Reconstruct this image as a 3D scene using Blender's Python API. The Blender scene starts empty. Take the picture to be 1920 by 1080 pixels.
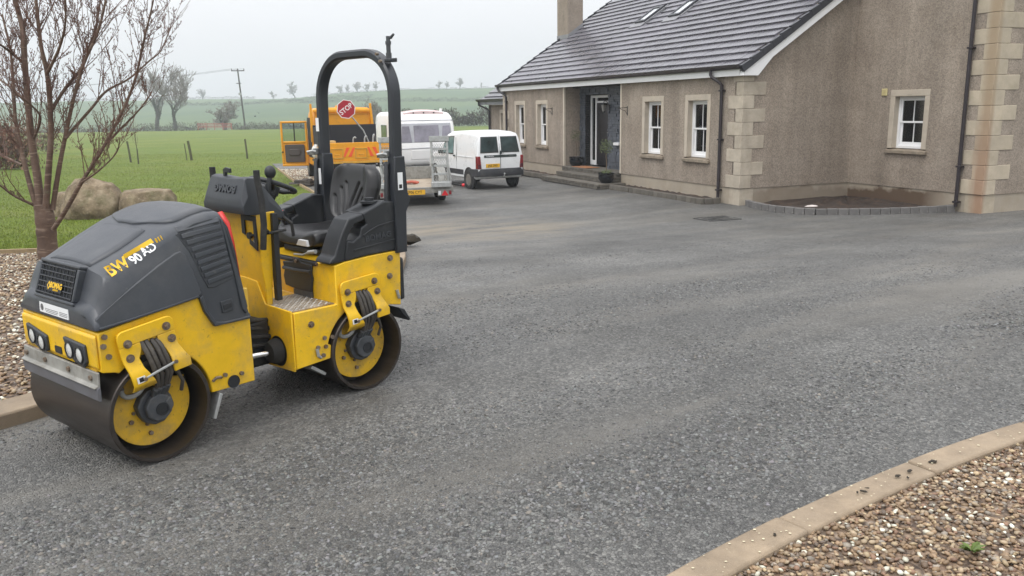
import bpy, bmesh, math, random
import numpy as np
from mathutils import Matrix, Vector
random.seed(7); RNG = np.random.default_rng(7)
R = math.radians
SC = bpy.context.scene
COL = SC.collection

# ------------------------------------------------------------------ camera
CAMZ = 1.746
cd = bpy.data.cameras.new('camera'); cam = bpy.data.objects.new('camera', cd); COL.objects.link(cam)
cd.sensor_fit = 'HORIZONTAL'; cd.sensor_width = 36.0; cd.lens = 36.0 * 1560 / 1920
cd.clip_start = 0.05; cd.clip_end = 4000
_p, _r = 0.2128, -0.0161
_F = Vector((0, math.cos(_p), -math.sin(_p))); _U0 = Vector((0, math.sin(_p), math.cos(_p))); _R0 = Vector((1, 0, 0))
_R = math.cos(_r) * _R0 + math.sin(_r) * _U0; _U = -math.sin(_r) * _R0 + math.cos(_r) * _U0
cam.matrix_world = Matrix(((_R.x, _U.x, -_F.x, 0), (_R.y, _U.y, -_F.y, 0), (_R.z, _U.z, -_F.z, CAMZ), (0, 0, 0, 1)))
SC.camera = cam

# ------------------------------------------------------------------ sky, sun, exposure (overcast)
SUN_EL, SUN_AZ = R(58), R(218)
w = bpy.data.worlds.new('World'); SC.world = w; w.use_nodes = True
nt = w.node_tree; nt.nodes.clear()
sky = nt.nodes.new('ShaderNodeTexSky'); sky.sky_type = 'NISHITA'; sky.sun_disc = False
sky.sun_elevation = SUN_EL; sky.sun_rotation = SUN_AZ; sky.air_density = 1.0; sky.dust_density = 3.0; sky.ozone_density = 1.0
hs = nt.nodes.new('ShaderNodeHueSaturation'); hs.inputs['Saturation'].default_value = 0.30
nt.links.new(sky.outputs[0], hs.inputs['Color'])
# a closed cloud layer: the clear-sky radiance is evened out by a pale grey deck
mx = nt.nodes.new('ShaderNodeMix'); mx.data_type = 'RGBA'; mx.inputs['Factor'].default_value = 0.9
nt.links.new(hs.outputs[0], mx.inputs['A'])
tcw = nt.nodes.new('ShaderNodeTexCoord'); nzw = nt.nodes.new('ShaderNodeTexNoise')
nzw.inputs['Scale'].default_value = 2.2; nzw.inputs['Detail'].default_value = 5
mpw = nt.nodes.new('ShaderNodeMapping'); mpw.inputs['Scale'].default_value = (1, 1, 3.0)
nt.links.new(tcw.outputs['Generated'], mpw.inputs[0]); nt.links.new(mpw.outputs[0], nzw.inputs['Vector'])
rmpw = nt.nodes.new('ShaderNodeValToRGB')
rmpw.color_ramp.elements[0].position = 0.25; rmpw.color_ramp.elements[0].color = (8.2, 8.35, 8.7, 1)
rmpw.color_ramp.elements[1].position = 0.75; rmpw.color_ramp.elements[1].color = (8.9, 9.0, 9.3, 1)
nt.links.new(nzw.outputs['Fac'], rmpw.inputs[0]); nt.links.new(rmpw.outputs[0], mx.inputs['B'])
bg = nt.nodes.new('ShaderNodeBackground'); bg.inputs['Strength'].default_value = 0.096
# standard overcast sky: the deck brightens steadily from the horizon to the zenith
sxyz = nt.nodes.new('ShaderNodeSeparateXYZ'); nt.links.new(tcw.outputs['Generated'], sxyz.inputs[0])
zr = nt.nodes.new('ShaderNodeMapRange'); zr.inputs['To Min'].default_value = 1.0; zr.inputs['To Max'].default_value = 2.9; nt.links.new(sxyz.outputs['Z'], zr.inputs['Value'])
mz = nt.nodes.new('ShaderNodeMix'); mz.data_type = 'RGBA'; mz.blend_type = 'MULTIPLY'; mz.inputs['Factor'].default_value = 1.0
nt.links.new(mx.outputs['Result'], mz.inputs['A']); nt.links.new(zr.outputs[0], mz.inputs['B'])
nt.links.new(mz.outputs['Result'], bg.inputs['Color'])
wo = nt.nodes.new('ShaderNodeOutputWorld'); nt.links.new(bg.outputs[0], wo.inputs['Surface'])
sd = bpy.data.lights.new('sun', 'SUN'); sd.energy = 1.3; sd.angle = R(25); sd.color = (1, 0.97, 0.93)
so = bpy.data.objects.new('sun', sd); COL.objects.link(so)
# the sun stands high above the cloud, behind the left shoulder of the camera
_sdir = Vector((math.sin(SUN_AZ) * math.cos(SUN_EL), math.cos(SUN_AZ) * math.cos(SUN_EL), math.sin(SUN_EL)))
so.rotation_euler = _sdir.to_track_quat('Z', 'Y').to_euler()
so.location = (0, 0, 40)
SC.view_settings.view_transform = 'Standard'; SC.view_settings.look = 'None'
SC.view_settings.exposure = 0.0; SC.view_settings.gamma = 1.0; SC.view_settings.use_curve_mapping = False
SC.render.engine = 'CYCLES'
SC.cycles.use_denoising = True
SC.cycles.max_bounces = 8; SC.cycles.transparent_max_bounces = 12; SC.cycles.volume_bounces = 1
SC.cycles.caustics_reflective = False; SC.cycles.caustics_refractive = False

# ------------------------------------------------------------------ helpers: materials
MATS = {}
def _n(nt, t, **kw):
    n = nt.nodes.new(t)
    for k, v in kw.items(): setattr(n, k, v)
    return n
def mat(name, col, rough=0.6, metal=0.0, var=0.12, vscale=5.0, bump=0.0, bscale=80.0, dirt=None, spec=0.5, coat=0.0, emit=None, attr=None, stretch=None, objvar=0.0, specks=None):
    if name in MATS: return MATS[name]
    m = bpy.data.materials.new(name); m.use_nodes = True; nt = m.node_tree
    b = nt.nodes['Principled BSDF']; L = nt.links.new
    tc = _n(nt, 'ShaderNodeTexCoord'); vec = tc.outputs['Object']
    if stretch:
        mp = _n(nt, 'ShaderNodeMapping'); mp.inputs['Scale'].default_value = stretch; L(vec, mp.inputs[0]); vec = mp.outputs[0]
    nz = _n(nt, 'ShaderNodeTexNoise'); nz.inputs['Scale'].default_value = vscale; nz.inputs['Detail'].default_value = 6; nz.inputs['Roughness'].default_value = 0.65
    L(vec, nz.inputs['Vector'])
    mr = _n(nt, 'ShaderNodeMapRange'); mr.inputs['From Min'].default_value = 0.3; mr.inputs['From Max'].default_value = 0.7
    mr.inputs['To Min'].default_value = 1 - var; mr.inputs['To Max'].default_value = 1 + var; L(nz.outputs['Fac'], mr.inputs['Value'])
    mul = _n(nt, 'ShaderNodeMix', data_type='RGBA', blend_type='MULTIPLY'); mul.inputs['Factor'].default_value = 1
    if attr:
        at = _n(nt, 'ShaderNodeAttribute', attribute_name=attr); L(at.outputs['Color'], mul.inputs['A'])
    else: mul.inputs['A'].default_value = (*col, 1)
    L(mr.outputs[0], mul.inputs['B'])
    out = mul.outputs['Result']
    if dirt:
        dc, ds, lo, hi = dirt
        n2 = _n(nt, 'ShaderNodeTexNoise'); n2.inputs['Scale'].default_value = ds; n2.inputs['Detail'].default_value = 8; n2.inputs['Roughness'].default_value = 0.7
        L(vec, n2.inputs['Vector'])
        r2 = _n(nt, 'ShaderNodeMapRange'); r2.inputs['From Min'].default_value = lo; r2.inputs['From Max'].default_value = hi; L(n2.outputs['Fac'], r2.inputs['Value'])
        m2 = _n(nt, 'ShaderNodeMix', data_type='RGBA'); L(r2.outputs[0], m2.inputs['Factor']); L(out, m2.inputs['A']); m2.inputs['B'].default_value = (*dc, 1)
        out = m2.outputs['Result']
    if specks:
        sc_, ss, lo, hi, amt = specks
        n3 = _n(nt, 'ShaderNodeTexNoise'); n3.inputs['Scale'].default_value = ss; n3.inputs['Detail'].default_value = 5; n3.inputs['Roughness'].default_value = 0.75; L(vec, n3.inputs['Vector'])
        r3 = _n(nt, 'ShaderNodeMapRange'); r3.inputs['From Min'].default_value = lo; r3.inputs['From Max'].default_value = hi; r3.inputs['To Max'].default_value = amt; L(n3.outputs['Fac'], r3.inputs['Value'])
        m3 = _n(nt, 'ShaderNodeMix', data_type='RGBA'); L(r3.outputs[0], m3.inputs['Factor']); L(out, m3.inputs['A']); m3.inputs['B'].default_value = (*sc_, 1); out = m3.outputs['Result']
    if objvar:
        oi = _n(nt, 'ShaderNodeObjectInfo'); r4 = _n(nt, 'ShaderNodeMapRange'); r4.inputs['To Min'].default_value = 1 - objvar; r4.inputs['To Max'].default_value = 1 + objvar; L(oi.outputs['Random'], r4.inputs['Value'])
        m4 = _n(nt, 'ShaderNodeMix', data_type='RGBA', blend_type='MULTIPLY'); m4.inputs['Factor'].default_value = 1; L(out, m4.inputs['A']); L(r4.outputs[0], m4.inputs['B']); out = m4.outputs['Result']
    L(out, b.inputs['Base Color'])
    b.inputs['Roughness'].default_value = rough; b.inputs['Metallic'].default_value = metal
    b.inputs['Specular IOR Level'].default_value = spec; b.inputs['Coat Weight'].default_value = coat
    if rough > 0.1:
        rr = _n(nt, 'ShaderNodeMapRange'); rr.inputs['From Min'].default_value = 0.3; rr.inputs['From Max'].default_value = 0.7
        rr.inputs['To Min'].default_value = rough * 0.8; rr.inputs['To Max'].default_value = min(1, rough * 1.2); L(nz.outputs['Fac'], rr.inputs['Value']); L(rr.outputs[0], b.inputs['Roughness'])
    if bump:
        nb = _n(nt, 'ShaderNodeTexNoise'); nb.inputs['Scale'].default_value = bscale; nb.inputs['Detail'].default_value = 4; L(vec, nb.inputs['Vector'])
        bp = _n(nt, 'ShaderNodeBump'); bp.inputs['Strength'].default_value = bump; bp.inputs['Distance'].default_value = 0.01
        L(nb.outputs['Fac'], bp.inputs['Height']); L(bp.outputs[0], b.inputs['Normal'])
    if emit:
        b.inputs['Emission Color'].default_value = (*emit[0], 1); b.inputs['Emission Strength'].default_value = emit[1]
    MATS[name] = m
    return m
def glass(name, tint=(0.75, 0.8, 0.8), trans=0.55, rough=0.03):
    if name in MATS: return MATS[name]
    m = bpy.data.materials.new(name); m.use_nodes = True; nt = m.node_tree; nt.nodes.clear(); L = nt.links.new
    o = _n(nt, 'ShaderNodeOutputMaterial'); g = _n(nt, 'ShaderNodeBsdfGlossy'); g.inputs['Roughness'].default_value = rough
    t = _n(nt, 'ShaderNodeBsdfTransparent'); t.inputs['Color'].default_value = (*[c * trans for c in tint], 1)
    f = _n(nt, 'ShaderNodeFresnel'); f.inputs['IOR'].default_value = 1.5
    tc = _n(nt, 'ShaderNodeTexCoord'); nz = _n(nt, 'ShaderNodeTexNoise'); nz.inputs['Scale'].default_value = 1.5; L(tc.outputs['Object'], nz.inputs['Vector'])
    bp = _n(nt, 'ShaderNodeBump'); bp.inputs['Strength'].default_value = 0.04; L(nz.outputs['Fac'], bp.inputs['Height']); L(bp.outputs[0], g.inputs['Normal'])
    x = _n(nt, 'ShaderNodeMixShader'); L(f.outputs[0], x.inputs[0]); L(t.outputs[0], x.inputs[1]); L(g.outputs[0], x.inputs[2]); L(x.outputs[0], o.inputs['Surface'])
    MATS[name] = m
    return m

# ------------------------------------------------------------------ helpers: meshes
class MB:
    def __init__(s, M=None): s.v = []; s.f = []; s.M = M
    def add(s, vs, fs, M=None):
        k = len(s.v)
        for p in vs:
            p = Vector(p)
            if M is not None: p = M @ p
            if s.M is not None: p = s.M @ p
            s.v.append(p[:])
        for f in fs: s.f.append([i + k for i in f])
        return s
    def box(s, x0, x1, y0, y1, z0, z1, M=None):
        x0, x1 = min(x0, x1), max(x0, x1); y0, y1 = min(y0, y1), max(y0, y1); z0, z1 = min(z0, z1), max(z0, z1)
        return s.add([(x0, y0, z0), (x1, y0, z0), (x1, y1, z0), (x0, y1, z0), (x0, y0, z1), (x1, y0, z1), (x1, y1, z1), (x0, y1, z1)],
                     [(0, 3, 2, 1), (4, 5, 6, 7), (0, 1, 5, 4), (1, 2, 6, 5), (2, 3, 7, 6), (3, 0, 4, 7)], M)
    def prism(s, poly, axis, lo, hi, M=None):
        n = len(poly)
        area = sum(poly[i][0] * poly[(i + 1) % n][1] - poly[(i + 1) % n][0] * poly[i][1] for i in range(n))
        if area < 0: poly = poly[::-1]
        def P(q, h):
            if axis == 'x': return (h, q[0], q[1])
            if axis == 'y': return (q[1], h, q[0]) if False else (q[0], h, q[1])
            return (q[0], q[1], h)
        vs = [P(q, lo) for q in poly] + [P(q, hi) for q in poly]
        fs = [tuple(range(n))[::-1], tuple(range(n, 2 * n))] + [(i, (i + 1) % n, n + (i + 1) % n, n + i) for i in range(n)]
        if axis == 'y': fs = [f[::-1] for f in fs]
        return s.add(vs, fs, M)
    def tube(s, pts, rad, n=8, caps=True, M=None):
        pts = [Vector(p) for p in pts]
        if not hasattr(rad, '__len__'): rad = [rad] * len(pts)
        vs = []; fs = []
        ref = None
        for i, p in enumerate(pts):
            d = (pts[min(i + 1, len(pts) - 1)] - pts[max(i - 1, 0)])
            if d.length < 1e-9: d = Vector((0, 0, 1))
            d.normalize()
            if ref is None:
                ref = d.orthogonal().normalized()
            ref = (ref - d * ref.dot(d))
            if ref.length < 1e-6: ref = d.orthogonal()
            ref.normalize(); q = d.cross(ref)
            for k in range(n):
                a = 2 * math.pi * k / n
                vs.append(p + (ref * math.cos(a) + q * math.sin(a)) * rad[i])
        for i in range(len(pts) - 1):
            for k in range(n):
                fs.append((i * n + k, i * n + (k + 1) % n, (i + 1) * n + (k + 1) % n, (i + 1) * n + k))
        if caps: fs.append(tuple(range(n))[::-1]); fs.append(tuple(range((len(pts) - 1) * n, len(pts) * n)))
        return s.add(vs, fs, M)
    def cyl(s, p0, p1, r0, r1=None, n=16, M=None): return s.tube([p0, p1], [r0, r0 if r1 is None else r1], n, True, M)
    def lathe(s, prof, c, axis='x', n=32, M=None, close=False):
        # prof: list of (r, h) along axis; closed profile optional
        vs = []; fs = []; m = len(prof)
        for r, h in prof:
            for k in range(n):
                a = 2 * math.pi * k / n; u, v_ = r * math.cos(a), r * math.sin(a)
                if axis == 'x': vs.append((c[0] + h, c[1] + u, c[2] + v_))
                elif axis == 'y': vs.append((c[0] + v_, c[1] + h, c[2] + u))
                else: vs.append((c[0] + u, c[1] + v_, c[2] + h))
        for i in range(m if close else m - 1):
            j = (i + 1) % m
            for k in range(n): fs.append((i * n + k, i * n + (k + 1) % n, j * n + (k + 1) % n, j * n + k))
        if not close:
            if prof[0][0] > 1e-6: fs.append(tuple(range(n))[::-1])
            if prof[-1][0] > 1e-6: fs.append(tuple(range((m - 1) * n, m * n)))
        return s.add(vs, fs, M)
    def sph(s, c, r, n=12, M=None):
        if not hasattr(r, '__len__'): r = (r, r, r)
        vs = [(c[0], c[1], c[2] - r[2])]; m = max(4, n // 2); fs = []
        for i in range(1, m):
            t = math.pi * i / m - math.pi / 2
            for k in range(n):
                a = 2 * math.pi * k / n
                vs.append((c[0] + r[0] * math.cos(t) * math.cos(a), c[1] + r[1] * math.cos(t) * math.sin(a), c[2] + r[2] * math.sin(t)))
        vs.append((c[0], c[1], c[2] + r[2])); last = len(vs) - 1
        for k in range(n): fs.append((0, 1 + (k + 1) % n, 1 + k)); fs.append((last, last - n + k, last - n + (k + 1) % n))
        for i in range(m - 2):
            for k in range(n):
                a = 1 + i * n; fs.append((a + k, a + (k + 1) % n, a + n + (k + 1) % n, a + n + k))
        return s.add(vs, fs, M)
    def loft(s, secs, closed=False, capa=True, M=None):
        n = len(secs[0]); vs = [p for q in secs for p in q]; fs = []
        for i in range(len(secs) - 1):
            for k in range(n if closed else n - 1):
                fs.append((i * n + k, i * n + (k + 1) % n, (i + 1) * n + (k + 1) % n, (i + 1) * n + k))
        if capa: fs.append(tuple(range(n))[::-1]); fs.append(tuple(range((len(secs) - 1) * n, len(secs) * n)))
        return s.add(vs, fs, M)
    def build(s, name, m, parent=None, bevel=0, smooth=35, seg=2, fix=True, kind=None, label=None, subsurf=0):
        me = bpy.data.meshes.new(name); me.from_pydata([tuple(p) for p in s.v], [], s.f)
        if fix:
            b = bmesh.new(); b.from_mesh(me); bmesh.ops.recalc_face_normals(b, faces=b.faces); b.to_mesh(me); b.free()
        if m is not None: me.materials.append(MATS[m] if isinstance(m, str) else m)
        if smooth:
            me.shade_smooth(); me.set_sharp_from_angle(angle=R(smooth))
        o = bpy.data.objects.new(name, me); COL.objects.link(o)
        if parent is not None: o.parent = parent
        if bevel:
            bm = o.modifiers.new('bevel', 'BEVEL'); bm.width = bevel; bm.segments = seg; bm.limit_method = 'ANGLE'; bm.angle_limit = R(35); bm.harden_normals = False
        if subsurf:
            sm = o.modifiers.new('sub', 'SUBSURF'); sm.levels = subsurf; sm.render_levels = subsurf
        if kind: o['kind'] = kind
        if label: o['label'] = label
        return o
def raw_mesh(name, v, f4, m, col=None, smooth=True, parent=None, tri=False):
    """big meshes from numpy arrays: v (n,3), f4 (m,3|4)"""
    me = bpy.data.meshes.new(name); k = f4.shape[1]
    me.vertices.add(len(v)); me.vertices.foreach_set('co', np.ascontiguousarray(v, dtype=np.float32).ravel())
    me.loops.add(f4.size); me.loops.foreach_set('vertex_index', np.ascontiguousarray(f4, dtype=np.int32).ravel())
    me.polygons.add(len(f4)); me.polygons.foreach_set('loop_start', np.arange(0, f4.size, k, dtype=np.int32))
    me.update(calc_edges=True)
    if col is not None:
        a = me.color_attributes.new('col', 'FLOAT_COLOR', 'POINT')
        c4 = np.ones((len(v), 4), np.float32); c4[:, :3] = col; a.data.foreach_set('color', c4.ravel())
    if smooth: me.polygons.foreach_set('use_smooth', np.ones(len(f4), bool))
    if m: me.materials.append(MATS[m] if isinstance(m, str) else m)
    me.validate()
    o = bpy.data.objects.new(name, me); COL.objects.link(o)
    if parent: o.parent = parent
    return o
def empty(name, loc=(0, 0, 0), rz=0.0, parent=None):
    o = bpy.data.objects.new(name, None); COL.objects.link(o); o.location = loc; o.rotation_euler = (0, 0, rz); o.empty_display_size = 0.2
    if parent: o.parent = parent
    return o
def tag(o, label=None, cat=None, group=None, kind=None):
    if label: o['label'] = label
    if cat: o['category'] = cat
    if group: o['group'] = group
    if kind: o['kind'] = kind
    return o
def text(name, s, size, m, parent, M, ext=0.0015, sx=1.0, align='CENTER', bold=0.0):
    c = bpy.data.curves.new('t', 'FONT'); c.body = s; c.size = size; c.extrude = ext; c.align_x = align; c.align_y = 'CENTER'; c.offset = bold; c.resolution_u = 3
    t = bpy.data.objects.new('t', c); COL.objects.link(t); dg = bpy.context.evaluated_depsgraph_get(); dg.update()
    me = bpy.data.meshes.new_from_object(t.evaluated_get(dg)); bpy.data.objects.remove(t); bpy.data.curves.remove(c)
    me.transform(Matrix.Diagonal((sx, 1, 1, 1))); me.transform(M); me.materials.clear(); me.materials.append(MATS[m])
    me.name = name
    o = bpy.data.objects.new(name, me); COL.objects.link(o); o.parent = parent
    return o
def frame(o, x, y):
    """matrix with origin o, text x-direction x and up y"""
    x = Vector(x).normalized(); y = Vector(y); y = (y - x * y.dot(x)).normalized(); z = x.cross(y); o = Vector(o)
    return Matrix(((x.x, y.x, z.x, o.x), (x.y, y.y, z.y, o.y), (x.z, y.z, z.z, o.z), (0, 0, 0, 1)))
def arc(cx, cy, r, a0, a1, n): return [(cx + r * math.cos(R(a0 + (a1 - a0) * i / n)), cy + r * math.sin(R(a0 + (a1 - a0) * i / n))) for i in range(n + 1)]
def rrect(x0, x1, y0, y1, r, n=4):
    return arc(x1 - r, y1 - r, r, 0, 90, n) + arc(x0 + r, y1 - r, r, 90, 180, n) + arc(x0 + r, y0 + r, r, 180, 270, n) + arc(x1 - r, y0 + r, r, 270, 360, n)
def dup(root, parent=None):
    c = root.copy(); COL.objects.link(c)
    if parent is not None: c.parent = parent
    for ch in root.children: dup(ch, c)
    return c
def lerp(tab, x):
    xs = [t[0] for t in tab]
    return [float(np.interp(x, xs, [t[k] for t in tab])) for k in range(1, len(tab[0]))]
# ground height: level by the roller, falling gently to the house, then away over the field
def gz(x, y):
    k = np.clip((np.asarray(y, float) - 6.0) / 12.0, 0, 1); k = k * k * (3 - 2 * k)
    return -0.552 * k - 0.75 * np.clip((np.asarray(y, float) - 22) / 108.0, 0, 1)

# ------------------------------------------------------------------ materials
mat('yellow', (0.80, 0.485, 0.012), 0.40, var=0.10, vscale=4, dirt=((0.36, 0.245, 0.10), 4.5, 0.47, 0.80), bump=0.05, bscale=30, specks=((0.10, 0.07, 0.04), 34, 0.62, 0.72, 0.75))
mat('yellow_worn', (0.72, 0.43, 0.02), 0.5, var=0.12, vscale=6, dirt=((0.28, 0.20, 0.09), 5, 0.48, 0.80), bump=0.05, bscale=40, specks=((0.08, 0.06, 0.04), 30, 0.60, 0.70, 0.8))
mat('hood_grey', (0.038, 0.043, 0.052), 0.40, var=0.14, vscale=3, dirt=((0.090, 0.090, 0.092), 2.6, 0.48, 0.9), bump=0.06, bscale=300, specks=((0.16, 0.15, 0.13), 26, 0.64, 0.76, 0.5))
mat('hood_dark', (0.032, 0.036, 0.042), 0.5, var=0.12, vscale=6, bump=0.05, bscale=300)
mat('black_plastic', (0.016, 0.018, 0.021), 0.5, var=0.2, vscale=6, bump=0.08, bscale=250, dirt=((0.07, 0.068, 0.065), 6, 0.55, 0.9))
mat('rops_black', (0.021, 0.024, 0.030), 0.42, var=0.15, vscale=5, bump=0.03, bscale=120)
mat('seat_vinyl', (0.016, 0.016, 0.017), 0.40, var=0.2, vscale=9, bump=0.10, bscale=350)
mat('rubber', (0.018, 0.018, 0.018), 0.75, var=0.25, vscale=12, bump=0.2, bscale=120, dirt=((0.08, 0.075, 0.065), 8, 0.5, 0.8))
mat('hose', (0.060, 0.052, 0.045), 0.55, var=0.25, vscale=20, dirt=((0.16, 0.14, 0.11), 15, 0.5, 0.8))
mat('drum_steel', (0.058, 0.049, 0.043), 0.42, metal=0.55, var=0.25, vscale=3, stretch=(1, 6, 6), bump=0.08, bscale=60, dirt=((0.045, 0.038, 0.034), 5, 0.45, 0.75))
mat('drum_inner', (0.028, 0.027, 0.027), 0.55, var=0.3, vscale=8, bump=0.2, bscale=40, dirt=((0.09, 0.082, 0.072), 6, 0.5, 0.75))
mat('motor_grey', (0.055, 0.06, 0.067), 0.5, var=0.25, vscale=12, bump=0.15, bscale=60, dirt=((0.12, 0.11, 0.095), 9, 0.5, 0.8))
mat('bolt_steel', (0.24, 0.20, 0.16), 0.45, metal=0.6, var=0.3, vscale=25, dirt=((0.16, 0.085, 0.04), 30, 0.45, 0.7))
mat('galv_dull', (0.30, 0.295, 0.27), 0.6, metal=0.3, var=0.25, vscale=9, dirt=((0.14, 0.12, 0.09), 6, 0.48, 0.8), bump=0.1)
mat('galv', (0.40, 0.41, 0.40), 0.5, metal=0.4, var=0.2, vscale=14, dirt=((0.24, 0.22, 0.18), 9, 0.5, 0.85), bump=0.05)
mat('scraper_rubber', (0.12, 0.12, 0.13), 0.7, var=0.2, vscale=8, dirt=((0.10, 0.09, 0.08), 7, 0.5, 0.8))
mat('red_plastic', (0.55, 0.018, 0.012), 0.35, var=0.08)
mat('chrome', (0.75, 0.75, 0.74), 0.18, metal=1.0, var=0.06)
mat('lens', (0.62, 0.64, 0.63), 0.12, var=0.12, vscale=60, bump=0.3, bscale=150, coat=1)
mat('white_print', (0.78, 0.79, 0.80), 0.45, var=0.06)
mat('grey_print', (0.20, 0.20, 0.21), 0.5, var=0.1)
mat('black_print', (0.012, 0.012, 0.014), 0.5, var=0.05)
mat('yellow_print', (0.82, 0.50, 0.02), 0.45, var=0.05)
mat('tread_plate', (0.34, 0.28, 0.21), 0.5, metal=0.35, var=0.3, vscale=14, dirt=((0.20, 0.13, 0.07), 12, 0.45, 0.7))
# ================================================================== GROUND
def tex_mat(name):
    m = bpy.data.materials.new(name); m.use_nodes = True; MATS[name] = m
    nt = m.node_tree; return m, nt, nt.nodes['Principled BSDF'], nt.links.new
def noise(nt, vec, scale, detail=6, rough=0.6, dist=0.0):
    n = _n(nt, 'ShaderNodeTexNoise'); n.inputs['Scale'].default_value = scale; n.inputs['Detail'].default_value = detail
    n.inputs['Roughness'].default_value = rough; n.inputs['Distortion'].default_value = dist; nt.links.new(vec, n.inputs['Vector']); return n.outputs['Fac']
def ramp(nt, fac, stops):
    r = _n(nt, 'ShaderNodeValToRGB'); nt.links.new(fac, r.inputs[0]); e = r.color_ramp.elements
    while len(e) < len(stops): e.new(0.5)
    for i, (p, c) in enumerate(stops): e[i].position = p; e[i].color = (*c, 1) if len(c) == 3 else c
    return r.outputs['Color']
def mixc(nt, fac, a, b, mode='MIX'):
    m = _n(nt, 'ShaderNodeMix', data_type='RGBA', blend_type=mode); L = nt.links.new
    for k, v in (('Factor', fac), ('A', a), ('B', b)):
        if hasattr(v, 'links') or hasattr(v, 'is_linked'): L(v, m.inputs[k])
        elif k == 'Factor': m.inputs[k].default_value = v
        else: m.inputs[k].default_value = (*v, 1)
    return m.outputs['Result']
def mrange(nt, v, a, b, c=0.0, d=1.0):
    r = _n(nt, 'ShaderNodeMapRange'); nt.links.new(v, r.inputs['Value'])
    for k, x in (('From Min', a), ('From Max', b), ('To Min', c), ('To Max', d)): r.inputs[k].default_value = x
    return r.outputs[0]

# crushed road planings: grains, dusty tan streaks, wetter blue-grey patches
m, nt, B, L = tex_mat('planings')
tc = _n(nt, 'ShaderNodeTexCoord'); P = tc.outputs['Object']
v1 = _n(nt, 'ShaderNodeTexVoronoi'); v1.inputs['Scale'].default_value = 62; L(P, v1.inputs['Vector'])
v2 = _n(nt, 'ShaderNodeTexVoronoi', feature='DISTANCE_TO_EDGE'); v2.inputs['Scale'].default_value = 62; L(P, v2.inputs['Vector'])
grain = ramp(nt, v1.outputs['Color'], [(0.0, (0.050, 0.051, 0.050)), (0.5, (0.112, 0.113, 0.111)), (1.0, (0.210, 0.211, 0.204))])
mp = _n(nt, 'ShaderNodeMapping'); mp.vector_type = 'TEXTURE'; mp.inputs['Rotation'].default_value = (0, 0, R(38)); mp.inputs['Scale'].default_value = (6.0, 1.1, 1); L(P, mp.inputs[0])
streak = mrange(nt, noise(nt, mp.outputs[0], 1.0, 5, 0.6, 0.4), 0.47, 0.64)
c = mixc(nt, mrange(nt, streak, 0, 1, 0, 0.75), grain, (0.155, 0.149, 0.136))
blot = mrange(nt, noise(nt, P, 0.55, 6, 0.65), 0.35, 0.65, 0.78, 1.18)
c = mixc(nt, 1.0, c, blot, 'MULTIPLY'); c = mixc(nt, 1.0, c, mrange(nt, noise(nt, mp.outputs[0], 0.8, 4, 0.6), 0.36, 0.60, 0.78, 1.12), 'MULTIPLY')
crack = mrange(nt, v2.outputs['Distance'], 0.0, 0.06, 0.45, 1.0); c = mixc(nt, mrange(nt, streak, 0, 1, 1.0, 0.35), c, mixc(nt, 1.0, c, crack, 'MULTIPLY'))
fine = mrange(nt, noise(nt, P, 160, 3), 0.3, 0.7, 0.75, 1.25); c = mixc(nt, 1.0, c, fine, 'MULTIPLY')
# sand tracked out over the drive in front of the trailer
sx_ = _n(nt, 'ShaderNodeVectorMath', operation='DISTANCE'); L(P, sx_.inputs[0]); sx_.inputs[1].default_value = (-0.7, 15.6, -0.45)
sand = mrange(nt, sx_.outputs['Value'], 1.0, 2.6, 1.0, 0.0); sm = _n(nt, 'ShaderNodeMath', operation='MULTIPLY'); L(sand, sm.inputs[0]); L(mrange(nt, noise(nt, mp.outputs[0], 2.6, 6, 0.7), 0.42, 0.58), sm.inputs[1])
c = mixc(nt, sm.outputs[0], c, (0.21, 0.185, 0.145)); c = mixc(nt, 1.0, c, (1.03, 1.0, 0.955), 'MULTIPLY')
L(c, B.inputs['Base Color'])
L(mrange(nt, noise(nt, P, 0.9, 4), 0.35, 0.65, 0.48, 0.72), B.inputs['Roughness']); B.inputs['Specular IOR Level'].default_value = 0.45
bp = _n(nt, 'ShaderNodeBump'); bp.inputs['Strength'].default_value = 0.7; bp.inputs['Distance'].default_value = 0.008
L(mrange(nt, v2.outputs['Distance'], 0.0, 0.25), bp.inputs['Height'])
bp2 = _n(nt, 'ShaderNodeBump'); bp2.inputs['Strength'].default_value = 0.35; bp2.inputs['Distance'].default_value = 0.05
L(noise(nt, P, 2.0, 5), bp2.inputs['Height']); L(bp.outputs[0], bp2.inputs['Normal']); L(bp2.outputs[0], B.inputs['Normal'])

# grass
m, nt, B, L = tex_mat('grass')
tc = _n(nt, 'ShaderNodeTexCoord'); P = tc.outputs['Object']
c = ramp(nt, noise(nt, P, 0.16, 6, 0.6), [(0.30, (0.090, 0.142, 0.016)), (0.55, (0.124, 0.166, 0.021)), (0.75, (0.170, 0.185, 0.030))])
c = mixc(nt, mrange(nt, noise(nt, P, 1.3, 5, 0.7), 0.45, 0.75, 0, 0.6), c, (0.14, 0.15, 0.045))
mpg = _n(nt, 'ShaderNodeMapping'); mpg.inputs['Scale'].default_value = (0.05, 1, 1); L(P, mpg.inputs[0])
c = mixc(nt, 1.0, c, mrange(nt, noise(nt, mpg.outputs[0], 0.9, 4), 0.3, 0.7, 0.82, 1.15), 'MULTIPLY')
c = mixc(nt, 1.0, c, mrange(nt, noise(nt, P, 14, 6, 0.75), 0.3, 0.7, 0.6, 1.35), 'MULTIPLY')
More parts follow.
